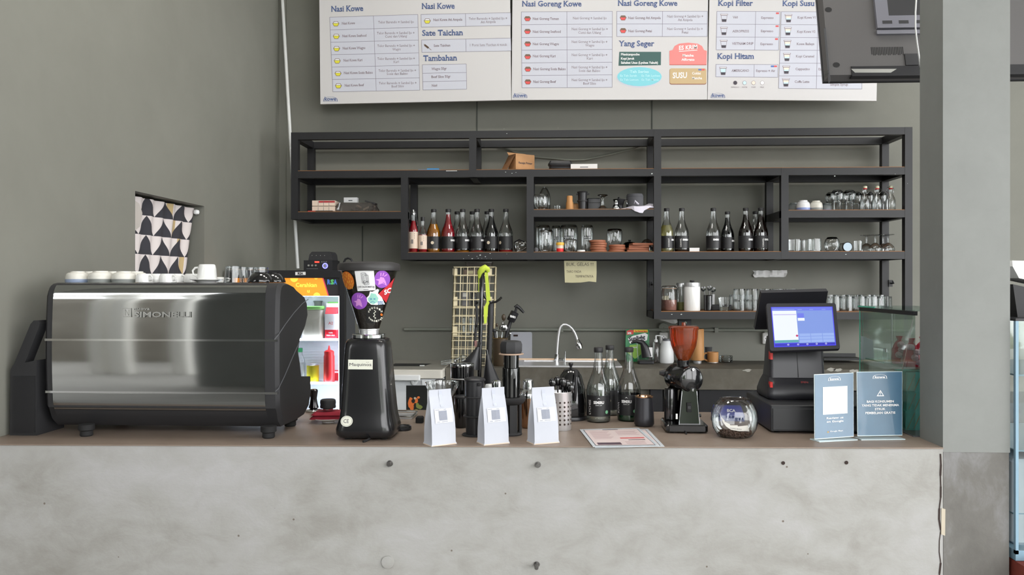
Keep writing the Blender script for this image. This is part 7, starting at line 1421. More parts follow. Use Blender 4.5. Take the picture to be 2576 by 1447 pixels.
def bpos(px, py): q = G(px, py, ZC); return q, S(q.y)
mat('pouch_green', (30, 128, 74), 0.4); mat('pouch_lime', (150, 200, 80), 0.4); mat('pouch_yellow', (244, 206, 40), 0.4); mat('pouch_red', (214, 50, 44), 0.4)
q, s_ = bpos(1602, 909); t = thing('soap_pouch', 'green dish soap refill pouch reading Sunlight behind the sink', 'pouch', q)
X = lambda px: (px - 1602) * s_
Z = lambda py: (909 - py) * s_
mb = MB(); mb.loft([[(X(a), -d, Z(py)), (X(b), -d, Z(py)), (X(b), d, Z(py)), (X(a), d, Z(py))] for a, b, d, py in ((1577, 1628, 0.03, 909), (1573, 1632, 0.034, 895), (1573, 1632, 0.025, 865), (1574, 1632, 0.012, 842), (1575, 1632, 0.003, 829))]); mb.build('pouch', 'pouch_green', t)
def pd(py):
    tab = ((829, .003), (842, .012), (865, .025), (895, .034), (909, .030))
    for (a, b), (c, d) in zip(tab, tab[1:]):
        if a <= py <= c: return b + (d - b) * (py - a) / (c - a)
    return .003 if py < 829 else .03
def pq(n, m, pts, off): mb = MB(); mb.add([Vector((X(x), -pd(y) - 0.0025 - off, Z(y))) for x, y in pts], [tuple(range(len(pts)))]); return mb.build(n, m, t, smooth=0)
pq('white_swoosh', 'print_white', [(1579, 852), (1592, 845), (1622, 838), (1629, 842), (1626, 856), (1606, 862), (1584, 864)], 0.001); pq('red_badge', 'pouch_red', [(1576, 843), (1577, 833), (1585, 830), (1594, 831), (1593, 841)], 0.0012); pq('yellow_band', 'pouch_yellow', [(1594, 836.5), (1594, 830), (1629, 830), (1629, 836.5)], 0.0012)
pq('lime_glow', 'pouch_lime', [(1576, 885), (1584, 868), (1606, 866), (1620, 872), (1612, 890), (1596, 902)], 0.001)
def ptx(n, m, s, x0, x1, yb, hh): mb = MB(); maptext(mb, s, x0, x1, yb, hh, lambda x, y: Vector((X(x), -pd(y) - 0.006, Z(y - (x - 1602) * 0.12 * (1 if n == 'brand_lettering' else 0)))), 0.04); mb.build(n, m, t, smooth=0)
ptx('brand_lettering', 'ink_dark', 'Sunlight', 1581, 1622, 856, 11); ptx('badge_lettering', 'print_white', '30%', 1578, 1588, 841, 5); ptx('band_lettering', 'pouch_red', 'Pas Pencuci Baru', 1597, 1627, 835.5, 3.5); ptx('small_lettering', 'print_white', 'JERUK NIPIS', 1590, 1602, 875, 3)
q, s_ = bpos(1624, 915); t = thing('measuring_jug', 'clear square jug with a black base and curved black handle', 'jug', q); mb = MB()
mb.loft([[(x, y, z) for x, y in rrect(w * s_, 0.09, 0.012, 3)] for w, z in ((40, 8 * s_), (44, 53 * s_))], cap1=False); mb.build('wall', 'glass', t); rbox(MB(), 40 * s_, 0.09, 0, 9 * s_, 0.012).build('base', 'black_plastic', t)
mb = MB(); mb.tube([(-37 * s_, -0.03, 52 * s_), (-25 * s_, -0.03, 57 * s_), (-10 * s_, -0.03, 54 * s_), (-2 * s_, -0.03, 38 * s_), (2 * s_, -0.03, 18 * s_)], [0.006, 0.012, 0.018, 0.03, 0.034], 10); mb.build('handle', 'black_plastic', t); mb = MB(); mb.box(6 * s_, 15 * s_, -0.047, -0.046, 18 * s_, 42 * s_); mb.build('scale_label', 'paper_white', t)
q, s_ = bpos(1650, 913); t = thing('pump_bottle', 'translucent pump bottle beside the measuring jug', 'bottle', q); MB().lathe([(0, 0), (9 * s_, 0), (10 * s_, 3 * s_), (10 * s_, 42 * s_), (4 * s_, 50 * s_), (4 * s_, 55 * s_)], n=20).build('bottle', 'film', t); mb = MB(); mb.tube([(0, 0, 54 * s_), (0, 0, 68 * s_)], 0.005, 8); mb.tube([(0, 0, 68 * s_), (10 * s_, 0, 68 * s_), (16 * s_, 0, 65 * s_)], 0.004, 8); mb.lathe([(4.5 * s_, 52 * s_), (4.5 * s_, 58 * s_), (0, 59 * s_)], n=14); mb.build('pump', 'white_plastic', t)
q, s_ = bpos(1676, 913); t = thing('sugar_container', 'white translucent round container left of the bamboo flask', 'container', q); MB().lathe([(0, 0), (17 * s_, 0), (19 * s_, 4 * s_), (18 * s_, 30 * s_), (12 * s_, 50 * s_), (9 * s_, 56 * s_), (0, 57 * s_)], n=24).build('body', 'white_plastic', t); MB().lathe([(9.5 * s_, 55 * s_), (9.5 * s_, 60 * s_), (0, 61 * s_)], n=18).build('cap', 'grey_plastic', t)
q, s_ = bpos(1754, 914); t = thing('bamboo_flask', 'tall bamboo flask with a steel foot behind the orange hopper', 'flask', q); MB().lathe([(16 * s_, 8 * s_), (16.5 * s_, 10 * s_), (16.5 * s_, 84 * s_), (15 * s_, 86 * s_), (0, 86 * s_)], n=26).build('body', 'bamboo', t); MB().lathe([(0, 0), (10 * s_, 0), (10.5 * s_, 6 * s_), (14 * s_, 8 * s_), (16 * s_, 8 * s_)], n=24).build('steel_foot', 'steel_brushed', t)
q, s_ = bpos(1793, 912); t = thing('bamboo_mug', 'bamboo mug with a round wooden handle on the back counter', 'mug', q); MB().lathe([(0, 0), (13 * s_, 0), (13.5 * s_, 2 * s_), (14 * s_, 26 * s_), (12.5 * s_, 26 * s_), (12 * s_, 6 * s_), (0, 6 * s_)], n=24).build('body', 'bamboo', t); mb = MB(); mb.tube([(-13 * s_, 0, 23 * s_), (-19 * s_, 0, 23 * s_), (-24 * s_, 0, 17 * s_), (-23 * s_, 0, 8 * s_), (-13 * s_, 0, 4 * s_)], 0.006, 8); mb.build('handle', 'bamboo', t); MB().lathe([(0, 0.0), (13.7 * s_, 0.0), (13.7 * s_, 1.5 * s_)], n=24).build('steel_base', 'steel_brushed', t)
q, s_ = bpos(1790, 909); t = thing('small_pan', 'small black pan with a long thin handle set behind the bamboo mug', 'pan', q + Vector((-0.01, 0.09, 0))); MB().lathe([(0, 0), (15 * s_, 0), (16 * s_, 34 * s_), (15 * s_, 34 * s_), (14 * s_, 3 * s_), (0, 3 * s_)], n=24).build('pan', 'black_matte', t); mb = MB(); mb.tube([(14 * s_, -0.02, 27 * s_), (52 * s_, -0.03, 25 * s_)], 0.0035, 8); mb.build('handle', 'black_matte', t)
for k in range(3):
    q, s_ = bpos(1826, 911); t = thing('glass_ashtray', ('lowest glass dish of the small stack by the bamboo mug', 'middle glass dish of the small stack by the bamboo mug', 'uppermost glass dish of the small stack by the bamboo mug')[k], 'dish', q + Vector((0, 0, k * 5.4 * s_)), group='stacked glass dishes on the back counter'); MB().lathe([(0, 0), (16 * s_, 0), (17 * s_, 2 * s_), (16 * s_, 5 * s_), (13 * s_, 5 * s_), (12 * s_, 2 * s_), (0, 2 * s_)], n=24).build('dish', 'glass', t); MB().lathe([(16 * s_, 4.6 * s_), (16.6 * s_, 5 * s_), (16 * s_, 5.3 * s_)], n=24).build('rim', 'glass', t)
mat('sheet_grey', (168, 170, 178), 0.6)
q = G(1312, 908, ZC); t = thing('cutting_board', 'pale grey cutting board leaning on the wall behind the coffee press', 'cutting board', q + Vector((0, 0.0, 0)))
a, b = P(1284, 908, 5.545).x, P(1338.5, 908, 5.545).x; z1 = P(1310, 835, 5.57).z
mb = MB(); mb.loft([[(x, y, z) for x, z in rrect(b - a, z1 - ZC - 0.001, 0.012, 3, (a + b) / 2, (ZC + 0.001 + z1) / 2)] for y in (5.55, 5.562)]); mb.build('board', 'sheet_grey', t, world=True); mb = MB(); mb.box(a + 0.02, a + 0.05, 5.5485, 5.55, z1 - 0.03, z1 - 0.018); mb.build('grip_slot', 'hole_dark', t, world=True)
# wall fittings
mat('socket_grey', (190, 190, 186), 0.5)
for px, py, lab in ((1668, 850, 'grey wall socket behind the pump bottle'), (1926, 851, 'grey wall socket left of the till screen')):
    c = P(px, py, YW - 0.001); t = thing('wall_socket', lab, 'socket', (c.x, YW - 0.001, c.z)); mb = MB(); mb.T = Matrix.Rotation(math.pi / 2, 4, 'X'); rbox(mb, 0.055, 0.075, 0.0, 0.03, 0.008, 0.004); mb.build('case', 'socket_grey', t); mb = MB(); mb.T = Matrix.Rotation(math.pi / 2, 4, 'X'); mb.lathe([(0.02, 0.030), (0.02, 0.0315), (0.0, 0.0315)], n=18); fc = mb.build('face', 'paper_white', t)
    for dx, dz in ((-.008, 0), (.008, 0), (0, .012), (0, -.012)): mb = MB(); mb.disc((dx, -0.032, dz), 0.003, (1, 0, 0), (0, 0, 1), 10); mb.build('pin_hole', 'hole_dark', fc)
    mb = MB(); mb.box(-0.012, 0.012, -0.02, 0.0, 0.0375, 0.065); mb.build('conduit_stub', 'pipe_grey', t)
c = P(1668, 824, YW - 0.001); t = thing('junction_cover', 'round grey junction box cover on the rear wall', 'junction box', c); mb = MB(); mb.T = Matrix.Rotation(math.pi / 2, 4, 'X'); mb.lathe([(0.033, 0), (0.033, 0.02), (0.03, 0.024), (0, 0.025)], n=26); mb.build('cover', 'pipe_grey', t); mb = MB(); mb.disc((0, -0.026, 0), 0.004, (1, 0, 0), (0, 0, 1), 10); mb.build('screw', 'bolt_steel', t)
t = thing('wall_tape', 'crumpled strip of silvery tape stuck on the wall over the glasses', 'tape', P(1937, 689, YW - 0.004)); mb = MB(); rr = random.Random(31); nx = 14; vs = []
for r_, (ya, yb2) in enumerate(((681, 680), (686, 687), (692, 691), (698, 697))):
    for i in range(nx + 1): px = 1896 + 82 * i / nx + (rr.uniform(-3, 3) if i in (0, nx) else 0); v = P(px, ya + (yb2 - ya) * i / nx + rr.uniform(-.6, .6), YW - 0.003 - rr.uniform(0, .012)); vs.append(v)
mb.add(vs, [(r_ * (nx + 1) + i, (r_ + 1) * (nx + 1) + i, (r_ + 1) * (nx + 1) + i + 1, r_ * (nx + 1) + i + 1) for r_ in range(3) for i in range(nx)]); mb.build('tape_strip', 'paper_white', t, world=True, smooth=15)
mat('note_paper', (186, 180, 146), 0.8, var=0.05, scale=20); mat('pen_ink', (84, 78, 70), 0.7)
npl = Plane((0, YF - h - 0.004, 0), (1, 0, 0), (0, 0.03, 1)); t = thing('paper_note', 'tan handwritten note hanging from the shelf edge', 'note', npl.at(1460, 712))
mb = MB(); mb.add([npl.at(x, y) for x, y in ((1421, 711), (1440, 711.5), (1462, 711), (1482, 708), (1500, 710), (1501, 684), (1500.5, 657), (1460, 656), (1419, 656), (1420, 684))], [tuple(range(10))]); mb.build('sheet', 'note_paper', t, world=True, smooth=0)
for s2, x0, x1, yb, hh in (('BUK, GELAS !!!', 1425, 1493, 669, 8), ('TARO PADA', 1425, 1462, 686.5, 6), ('TEMPATNYA', 1447, 1493, 698.5, 6)): npl.part(t, 'handwriting', 'pen_ink', s2, x0, x1, yb, hh, off=0.0012)
t = thing('tucked_paper', 'white paper tucked under the bottom shelf', 'paper', P(1677, 806, 5.3)); mb = MB(); mb.add([P(1655, 804, 5.25), P(1695, 804, 5.25), P(1700, 815, 5.3), P(1690, 814, 5.3), P(1672, 808, 5.28)], [(0, 1, 2, 3, 4)]); mb.build('sheet', 'paper_white', t, world=True); mb = MB(); mb.add([P(1690, 804, 5.25), P(1703, 804, 5.26), P(1705, 811, 5.28), P(1699, 814, 5.29)], [(0, 1, 2, 3)]); mb.build('curled_edge', 'white_plastic', t, world=True)
t = thing('tablet_bracket', 'black clamp bracket fixed under the bottom shelf', 'bracket', P(1722, 815, 5.3)); a = P(1706, 804, 5.3); b = P(1737, 829, 5.3); MB().box(a.x, b.x, 5.27, 5.33, b.z, P(1700, 804, 5.17).z).build('block', 'black_plastic', t, world=True); mb = MB(); c = P(1724, 812, 5.268); mb.tube([c, c + Vector((0, -0.01, 0))], 0.008, 12); mb.build('clamp_screw', 'chrome', t, world=True)
t = thing('steel_angle', 'dark steel angle bar along the wall behind the till', 'bar', P(2115, 900, 5.5)); a = P(2068, 905, 5.5); b = P(2165, 896, 5.5); MB().box(a.x, b.x, 5.46, YW - 0.002, a.z, a.z + 0.012).build('flange', 'shelf_paint', t, world=True); MB().box(a.x, b.x, YW - 0.012, YW - 0.002, a.z + 0.012, b.z + 0.01).build('web', 'shelf_paint', t, world=True)

# ---- cream wire rack on the back counter
mat('rack_cream', (232, 220, 186), 0.5)
RY = 5.20; rk = thing('wire_rack', 'tall cream wire grid rack on the back counter', 'rack', P(1185, 918, RY)); rk.location.z = ZC
rx0, rx1 = P(1135, 800, RY).x, P(1238, 800, RY).x; rz1 = P(1180, 672, RY).z; nC, nR = 6, 12; RD = 0.15
def lean(z): return (z - ZC) * 0.030
def wire(mb, a, b): mb.tube([(a[0] + lean(a[2]), a[1], a[2]), (b[0] + lean(b[2]), b[1], b[2])], 0.0030, 5)
for yy, nm in ((RY, 'front_grid'), (RY + RD, 'rear_grid')):
    mb = MB()
    for i in range(nC + 1): x = rx0 + (rx1 - rx0) * i / nC; wire(mb, (x, yy, ZC), (x, yy, rz1))
    for j in range(nR + 1): z = ZC + (rz1 - ZC) * j / nR; wire(mb, (rx0 - .003, yy, z), (rx1 + .003, yy, z))
    mb.build(nm, 'rack_cream', rk, world=True)
for xx in (rx0, rx1):
    mb = MB()
    for i in range(4): y = RY + RD * i / 3; wire(mb, (xx, y, ZC), (xx, y, rz1))
    for j in range(nR + 1): z = ZC + (rz1 - ZC) * j / nR; wire(mb, (xx, RY, z), (xx, RY + RD, z))
    mb.build('side_grid', 'rack_cream', rk, world=True)
RZ = []
for py in (693, 771, 846): z = P(1180, py, RY).z; RZ.append(z); MB().box(rx0 + lean(z) + .004, rx1 + lean(z) - .004, RY + .004, RY + RD - .004, z - .004, z).build('rack_shelf', 'rack_cream', rk, world=True)
for py0, py1 in ((676, 692), (747, 770), (822, 845)):
    for px in (1144, 1231): a = P(px, py1, RY + .01); MB().box(a.x - .012, a.x + .016, RY + .006, RY + .03, P(px, py1, RY).z + .001, P(px, py0, RY).z).build('wood_block', 'rack_cream', rk, world=True)
def rin(px, k, dy=0.07): q = P(px, 700, RY + dy); return Vector((q.x, RY + dy, RZ[k]))
t = thing('brown_packet', 'brown packet on the upper level of the wire rack', 'packet', rin(1184, 0)); rbox(MB(), 0.085, 0.07, 0, 0.04, 0.006).build('packet', 'brown_pack', t) if 'brown_pack' in MATS else rbox(MB(), 0.085, 0.07, 0, 0.04, 0.006).build('packet', 'hatch_wood', t); MB().box(-.02, .02, -.036, -.0352, .01, .03).build('label', 'note_paper', t)
t = thing('plastic_tub', 'clear plastic tub on top of the wire rack', 'tub', Vector((P(1201, 700, RY + .07).x + 0.012, RY + .07, rz1 + .002))); mb = MB(); mb.loft([[(x * k, y * k, z) for x, y in rrect(0.17, 0.12, 0.015, 3)] for z, k in ((0, .92), (0.02, .98), (0.026, 1.0))]); mb.build('tub', 'film', t); mb = MB(); mb.loft([[(x * k, y * k, z) for x, y in rrect(0.176, 0.126, 0.015, 3)] for z, k in ((0.025, 1.0), (0.028, 1.0))]); mb.build('lid', 'film', t)
t = thing('black_tin', 'narrow black box on the middle level of the wire rack', 'box', rin(1193, 1)); rbox(MB(), 0.034, 0.05, 0, 0.085, 0.004).build('box', 'black_plastic', t); MB().box(-.008, .008, -.0255, -.025, .04, .06).build('label', 'grey_plastic', t)
t = thing('white_carton', 'pale carton left of the black box in the wire rack', 'carton', rin(1171, 1)); rbox(MB(), 0.04, 0.05, 0, 0.09, 0.003).build('carton', 'felt_grey', t); MB().box(-.015, .015, -.0255, -.025, .06, .085).build('flap', 'socket_grey', t)
for k, px in enumerate((1175, 1200)): q = rin(px, 2); tumbler('rack_glass', ('clear tall glass on the lower level of the wire rack, left', 'clear tall glass on the lower level of the wire rack, right')[k], q, .026, .032, .11, group='glasses in the wire rack')
t = thing('siphon_flask', 'clear glass siphon flask lying at the foot of the wire rack', 'flask', P(1165, 905, RY - 0.055)); t.location.z = ZC + 0.036
mb = MB(); mb.T = Matrix.Rotation(math.radians(-97), 4, 'Y'); mb.lathe([(0, -.036), (.02, -.03), (.034, -.012), (.036, 0), (.032, .016), (.018, .032), (.015, .05), (.015, .13), (.012, .14), (0, .143)], n=22); mb.build('bulb_and_tube', 'glass', t); mb = MB(); mb.T = Matrix.Rotation(math.radians(-97), 4, 'Y'); mb.lathe([(.016, .045), (.018, .05), (.016, .055)], n=18); mb.build('neck_ring', 'chrome', t)

# ---- black rod stand with a lime strap, at the back of the counter
SY = 3.18; q = G(1212, 1050, ZC); st = thing('rod_stand', 'black rod stand with a curved hook arm behind the coffee gear', 'stand', (P(1215, 1000, SY).x, SY, ZC))
zc_ = lambda px, py, dy=0.0: P(px, py, SY + dy)
mb = MB(); a = zc_(1203, 1000); mb.lathe([(0, 0), (.05, 0), (.052, .006), (.04, .012), (0, .013)], (P(1212, 1000, SY).x, SY, ZC), 24); mb.build('base', 'black_matte', st, world=True)
b0 = Vector((P(1204, 1000, SY).x, SY, ZC + .012)); mb = MB(); mb.tube([b0, zc_(1206, 930), zc_(1210, 800), zc_(1213, 688), zc_(1213, 686)], [.008, .008, .008, .0085, .006], 12); mb.build('front_rod', 'black_gloss', st, world=True)
b1_ = Vector((P(1222, 1000, SY).x, SY + .02, ZC + .012)); mb = MB(); mb.tube([b1_, zc_(1230, 900, .02), zc_(1234, 800, .02), zc_(1235, 760, .02), zc_(1235, 758, .02)], [.010, .0105, .0105, .0105, .008], 12); mb.build('rear_rod', 'black_matte', st, world=True)
mb = MB(); mb.tube([zc_(1217, 735), zc_(1219, 745), zc_(1225, 755), zc_(1236, 761), zc_(1247, 760), zc_(1256, 754), zc_(1262, 748)], .0045, 10); mb.build('hook_arm', 'black_gloss', st, world=True)
mb = MB(); mb.tube([zc_(1198, 760), zc_(1200, 800), zc_(1196, 840), zc_(1194, 870)], [.004, .006, .005, .004], 8); mb.build('side_bar', 'black_matte', st, world=True)
for px, py in ((1198, 820), (1228, 846), (1200, 762)): mb = MB(); c = zc_(px, py, -.01); mb.tube([c + Vector((0, .006, 0)), c + Vector((0, -.006, 0))], .0055, 10); mb.build('set_screw', 'black_gloss', st, world=True)
mat('label_tag', (150, 110, 104), 0.6)
mb = MB(); c = zc_(1197, 865, -.012); mb.box(c.x - .005, c.x + .005, c.y - .002, c.y, c.z - .012, c.z + .012); mb.build('paper_tag', 'label_tag', st, world=True)
def funnel(lab, apex, bl, br, dy, w=.02):
    t = thing('black_funnel', lab, 'funnel', P((bl[0] + br[0]) / 2, (bl[1] + br[1]) / 2, SY + dy), group='black cone tools on the rod stand'); A = P(*apex, SY + dy); B = P(*bl, SY + dy); C = P(*br, SY + dy); c = (B + C) / 2; r = (C - B).length / 2
    mb = MB(); mb.tube([A, A.lerp(c, .15), A.lerp(c, .6), c], [.006, .009, r * .65, r], 18); mb.build('cone', 'black_plastic', t, world=True); d = (A - c).normalized(); mb = MB(); mb.tube([A - d * .002, A + d * .02], .005, 10); mb.build('spout', 'black_gloss', t, world=True)
funnel('black cone tool hanging left of the rod stand', (1203, 873), (1160, 922), (1206, 924), -.03); funnel('black cone tool hanging right of the rod stand', (1226, 893), (1214, 962), (1258, 962), .0)
mat('lime_cloth', (178, 196, 62), 0.8, var=0.08, scale=20)
t = thing('lime_strap', 'lime green strap draped over the top of the rod stand', 'strap', zc_(1222, 676)); 
mb = MB(); mb.tube([zc_(1205, 700, -.002), zc_(1207, 686, -.012), zc_(1213, 678, -.014), zc_(1220, 673, -.012), zc_(1227, 678, -.006), zc_(1228, 685, -.004)], [.004, .010, .013, .012, .010, .006], 10); mb.build('knot', 'lime_cloth', t, world=True)
mb = MB(); pts = [((1219, 686), (1227, 684)), ((1221, 710), (1229, 706)), ((1222, 735), (1232, 732)), ((1224, 760), (1234, 756)), ((1217, 775), (1228, 770)), ((1217, 790), (1227, 788)), ((1218, 815), (1224, 813))]
vs = []
for k, (l, r) in enumerate(pts):
    for o_ in (0, .006): vs += [zc_(l[0], l[1], -.008 + o_ + .004 * math.sin(k)), zc_(r[0], r[1], -.002 + o_)]
fs = []
for k in range(len(pts) - 1): a = 4 * k; b = a + 4; fs += [(a, a + 1, b + 1, b), (a + 2, b + 2, b + 3, a + 3), (a, b, b + 2, a + 2), (a + 1, a + 3, b + 3, b + 1)]
mb.add(vs, fs); mb.build('tail', 'lime_cloth', t, world=True, smooth=60)
mb = MB(); pts = [((1203, 692), (1206, 690)), ((1203, 715), (1205.5, 714)), ((1203, 735), (1205, 735))]; vs = [zc_(x, y, .004 * i) for pr in pts for i, (x, y) in enumerate(pr)]; mb.add(vs, [(0, 1, 3, 2), (2, 3, 5, 4)]); mb.build('short_tail', 'lime_cloth', t, world=True)

# ---- pot of utensils behind the press
UY = 5.18; q = P(1258, 918, UY); t = thing('utensil_pot', 'dark brown pot of bar tools on the back counter', 'pot', Vector((q.x, UY, ZC))); s_ = S(UY); mat('pot_brown', (70, 58, 44), 0.4)
MB().lathe([(0, 0), (16 * s_, 0), (18 * s_, 4 * s_), (19 * s_, 60 * s_), (20 * s_, 70 * s_), (18 * s_, 70 * s_), (17 * s_, 10 * s_), (0, 8 * s_)], n=26).build('body', 'pot_brown', t); MB().lathe([(19.5 * s_, 69 * s_), (20.6 * s_, 70 * s_), (19.5 * s_, 71 * s_)], n=26).build('rim', 'brass', t)
def uten(name, lab, cat, pts, r, mt, head=None):
    t = thing(name, lab, cat, P(*pts[0], UY), group='bar tools in the utensil pot'); mb = MB(); mb.tube([P(x, y, UY + .005 * i) for i, (x, y) in enumerate(pts)], r, 8); mb.build('handle', mt, t, world=True)
    if head: head(t)
def _pump(t):
    A, B = P(1284, 808, UY), P(1296, 785, UY); d = (B - A).normalized(); mb = MB(); mb.tube([A, A + d * .004, B - d * .004, B], [.024, .027, .027, .022], 18); o = mb.build('collar', 'black_plastic', t, world=True)
    mb = MB(); mb.tube([B, P(1299, 776, UY)], .008, 10); mb.build('stem', 'black_plastic', t, world=True); mb = MB(); mb.tube([P(1295, 774, UY), P(1300, 770, UY), P(1308, 776, UY), P(1318, 787, UY)], [.010, .013, .010, .007], 10); mb.build('press_head', 'black_plastic', t, world=True)
    pp_ = Plane(P(1290, 797, UY - .0285), (1, 0, -.25), (.25, 0, 1)); mb = MB(); maptext(mb, 'SEMERU', 1283, 1297, 799.5, 5, lambda x, y: pp_.at(x, y + (x - 1290) * .25), 0.05); mb.build('brand_lettering', 'print_white', o, world=True, smooth=0)
uten('syrup_pump', 'black syrup pump reading SEMERU leaning in the utensil pot', 'pump', ((1268, 870), (1276, 835), (1285, 806)), .012, 'black_plastic', _pump)
def _ball(px, py, w, hh, mt, n='bowl'):
    def f(t): mb = MB(); c = P(px, py, UY - .01); mb.lathe([(0, -hh * s_), (w * .7 * s_, -hh * .7 * s_), (w * s_, 0), (w * .75 * s_, hh * .7 * s_), (0, hh * s_)], c, 18, sy=.7); mb.build(n, mt, t, world=True)
    return f
uten('bar_spoon', 'small dark spoon standing highest in the utensil pot', 'spoon', ((1262, 870), (1264, 830), (1265, 812)), .0022, 'chrome', _ball(1267, 799, 5.5, 9, 'pot_brown'))
uten('tea_ball', 'round steel tea ball on a wire in the utensil pot', 'tea strainer', ((1258, 872), (1262, 845), (1263, 835)), .002, 'chrome', _ball(1266, 825, 13, 11, 'chrome'))
uten('bar_spoon', 'short round spoon at the left of the utensil pot', 'spoon', ((1252, 870), (1250, 840), (1250, 825)), .002, 'chrome', _ball(1250, 818, 3.5, 5, 'pot_brown'))
uten('steel_tongs', 'steel tongs tips showing at the right of the utensil pot', 'tongs', ((1266, 872), (1273, 850), (1280, 842)), .003, 'chrome', _ball(1283, 840, 3.5, 3.5, 'chrome', 'ring'))
uten('black_whisk', 'black whisk handle at the left edge of the utensil pot', 'whisk', ((1252, 872), (1246, 848), (1244, 835)), .010, 'black_plastic', _ball(1243, 832, 5, 5, 'black_plastic', 'knob'))
# ------------------------------------------------------------------ till, signs, glass cases, television
g0 = G(1939, 1090, ZC); DX0, DY0 = g0.x, g0.y; DX1 = P(2262, 1080, DY0).x; ZD = P(1939, 1019, DY0).z; DD = 0.36
t = thing('cash_drawer', 'wide low black cash drawer under the till', 'cash drawer', ((DX0 + DX1) / 2, DY0 + DD / 2, ZC))
mat('drawer_black', (46, 47, 50), 0.45)
mb = MB(); mb.T = Matrix.Translation(((DX0 + DX1) / 2, DY0 + DD / 2, 0)); rbox(mb, DX1 - DX0, DD, ZC + .006, ZD, .006, .003); mb.build('case', 'drawer_black', t, world=True)
mb = MB(); mb.T = Matrix.Translation(((DX0 + DX1) / 2, DY0 - .001, 0)); rbox(mb, DX1 - DX0 - .012, .006, ZC + .012, ZD - .012, .002, .001); dr_ = mb.build('drawer_front', 'drawer_black', t, world=True)
mb = MB(); c = Vector(((DX0 + DX1) / 2, DY0 - .004, ZD - .045)); mb.tube([c, c + Vector((0, -.004, 0))], .008, 14); mb.build('lock', 'chrome', dr_, world=True)
for x in (DX0 + .03, DX1 - .03):
    for y in (DY0 + .03, DY0 + DD - .03): mb = MB(); mb.lathe([(0, 0), (.012, 0), (.012, .007), (0, .007)], (x, y, ZC), 12); mb.build('foot', 'rubber', t, world=True)
# till
YP = 3.02; mat('till_black', (40, 40, 45), 0.4); mat('till_red', (210, 40, 36), 0.4); mat('till_orange', (150, 40, 40), 0.4)
pc = P(1996, 1000, YP + .07); ps = S(YP + .02)
tl = thing('till_terminal', 'black touchscreen till terminal with a lit screen on the cash drawer', 'till', (pc.x, YP + .09, ZD))
X = lambda px: (px - 1996) * ps
Z = lambda py: (1003 - py) * ps
def sec(py, x0, x1, y0, y1, r=.02): return [(x, y, Z(py)) for x, y in rrect(X(x1) - X(x0), y1 - y0, r, 4, (X(x0) + X(x1)) / 2, (y0 + y1) / 2)]
mb = MB(); mb.loft([sec(1003, 1925, 2068, -.085, .09), sec(998, 1921, 2073, -.09, .095), sec(985, 1921, 2073, -.09, .095), sec(966, 1927, 2071, -.075, .09), sec(951, 1933, 2070, -.05, .08)]); mb.build('base', 'till_black', tl, smooth=50)
mb = MB(); mb.loft([sec(953, 1934, 2070, -.046, .075, .012), sec(920, 1936, 2070, -.036, .065, .012), sec(880, 1936, 2071, -.022, .055, .012), sec(850, 1940, 2068, -.012, .05, .012)]); mb.build('neck', 'till_black', tl, smooth=50)
mb = MB(); mb.box(X(2002.5), X(2003.3), -.048, -.02, Z(950), Z(882)); mb.T = None
mb2 = MB(); mb2.add([(X(2002.4), -.0475, Z(950)), (X(2003.6), -.0475, Z(950)), (X(2003.6), -.0235, Z(884)), (X(2002.4), -.0235, Z(884))], [(0, 1, 2, 3)]); mb2.build('seam', 'rubber', tl)
for (a, b) in (((1937.5, 906), (1936, 886)), ((1930.5, 973), (1933.5, 960))):
    mb = MB(); yy = -.030 if b[1] < 920 else -.068; mb.box(X(a[0]) - .004, X(a[0]) + .005, yy - .012, yy + .012, Z(a[1]), Z(b[1])); mb.build('red_accent', 'till_red', tl)
mb = MB(); mb.text('IMIN', (X(2012), -.0775, Z(962)), (1, 0, 0), (0, .5, 1), w=17 * ps, h=5 * ps, align='C'); mb.build('red_lettering', 'till_orange', tl, smooth=0)
qd = [P(1937, 884, 2.985), P(2114, 878, 2.965), P(2103, 762, 3.055), P(1927, 763, 3.075)]
nrm = (qd[1] - qd[0]).cross(qd[3] - qd[0]).normalized()
if nrm.y > 0: nrm = -nrm
def scr(u, v, off=0.0): return qd[0].lerp(qd[1], u).lerp(qd[3].lerp(qd[2], u), v) + nrm * off
def rloop(off, k=0.0): return [scr(k + (1 - 2 * k) * (x + .5), k * 1.4 + (1 - 2.8 * k) * (y + .5), off) for x, y in [(px / 1.0, py / .62) for px, py in rrect(1.0, .62, .03, 3)]]
mb = MB(); mb.loft([rloop(0.0, .004), rloop(-.003), rloop(-.016), rloop(-.026, .03)]); sp = mb.build('screen_housing', 'till_black', tl, world=True, smooth=30)
def emi(n, c, e):
    m = mat(n, c, 0.4, emit=e * 0.5); m.node_tree.nodes['Principled BSDF'].inputs['Base Color'].default_value = (0.01, 0.01, 0.012, 1); return m
emi('ui_glow', (70, 66, 225), 1.0); emi('ui_white', (226, 232, 250), 1.05); emi('ui_blue', (122, 148, 218), 1.0); emi('ui_cell', (146, 172, 230), 1.0); emi('ui_head', (104, 116, 226), 1.0); emi('ui_green', (84, 160, 168), 1.0); emi('ui_pale', (188, 178, 226), 1.0); emi('ui_red', (190, 30, 90), 1.0); emi('ui_dark', (40, 36, 190), 0.9)
def ui(n, m, u0, u1, v0, v1, off=.0012, par=None): mb = MB(); mb.add([scr(u0, v0, off), scr(u1, v0, off), scr(u1, v1, off), scr(u0, v1, off)], [(0, 1, 2, 3)]); return mb.build(n, m, par or tl, world=True, smooth=0)
dp = ui('display', 'ui_glow', .065, .945, .075, .915, .0008, sp)
def uu(n, m, u0, u1, v0, v1, off=.0014): return ui(n, m, .065 + .88 * u0, .065 + .88 * u1, .075 + .84 * v0, .075 + .84 * v1, off, sp)
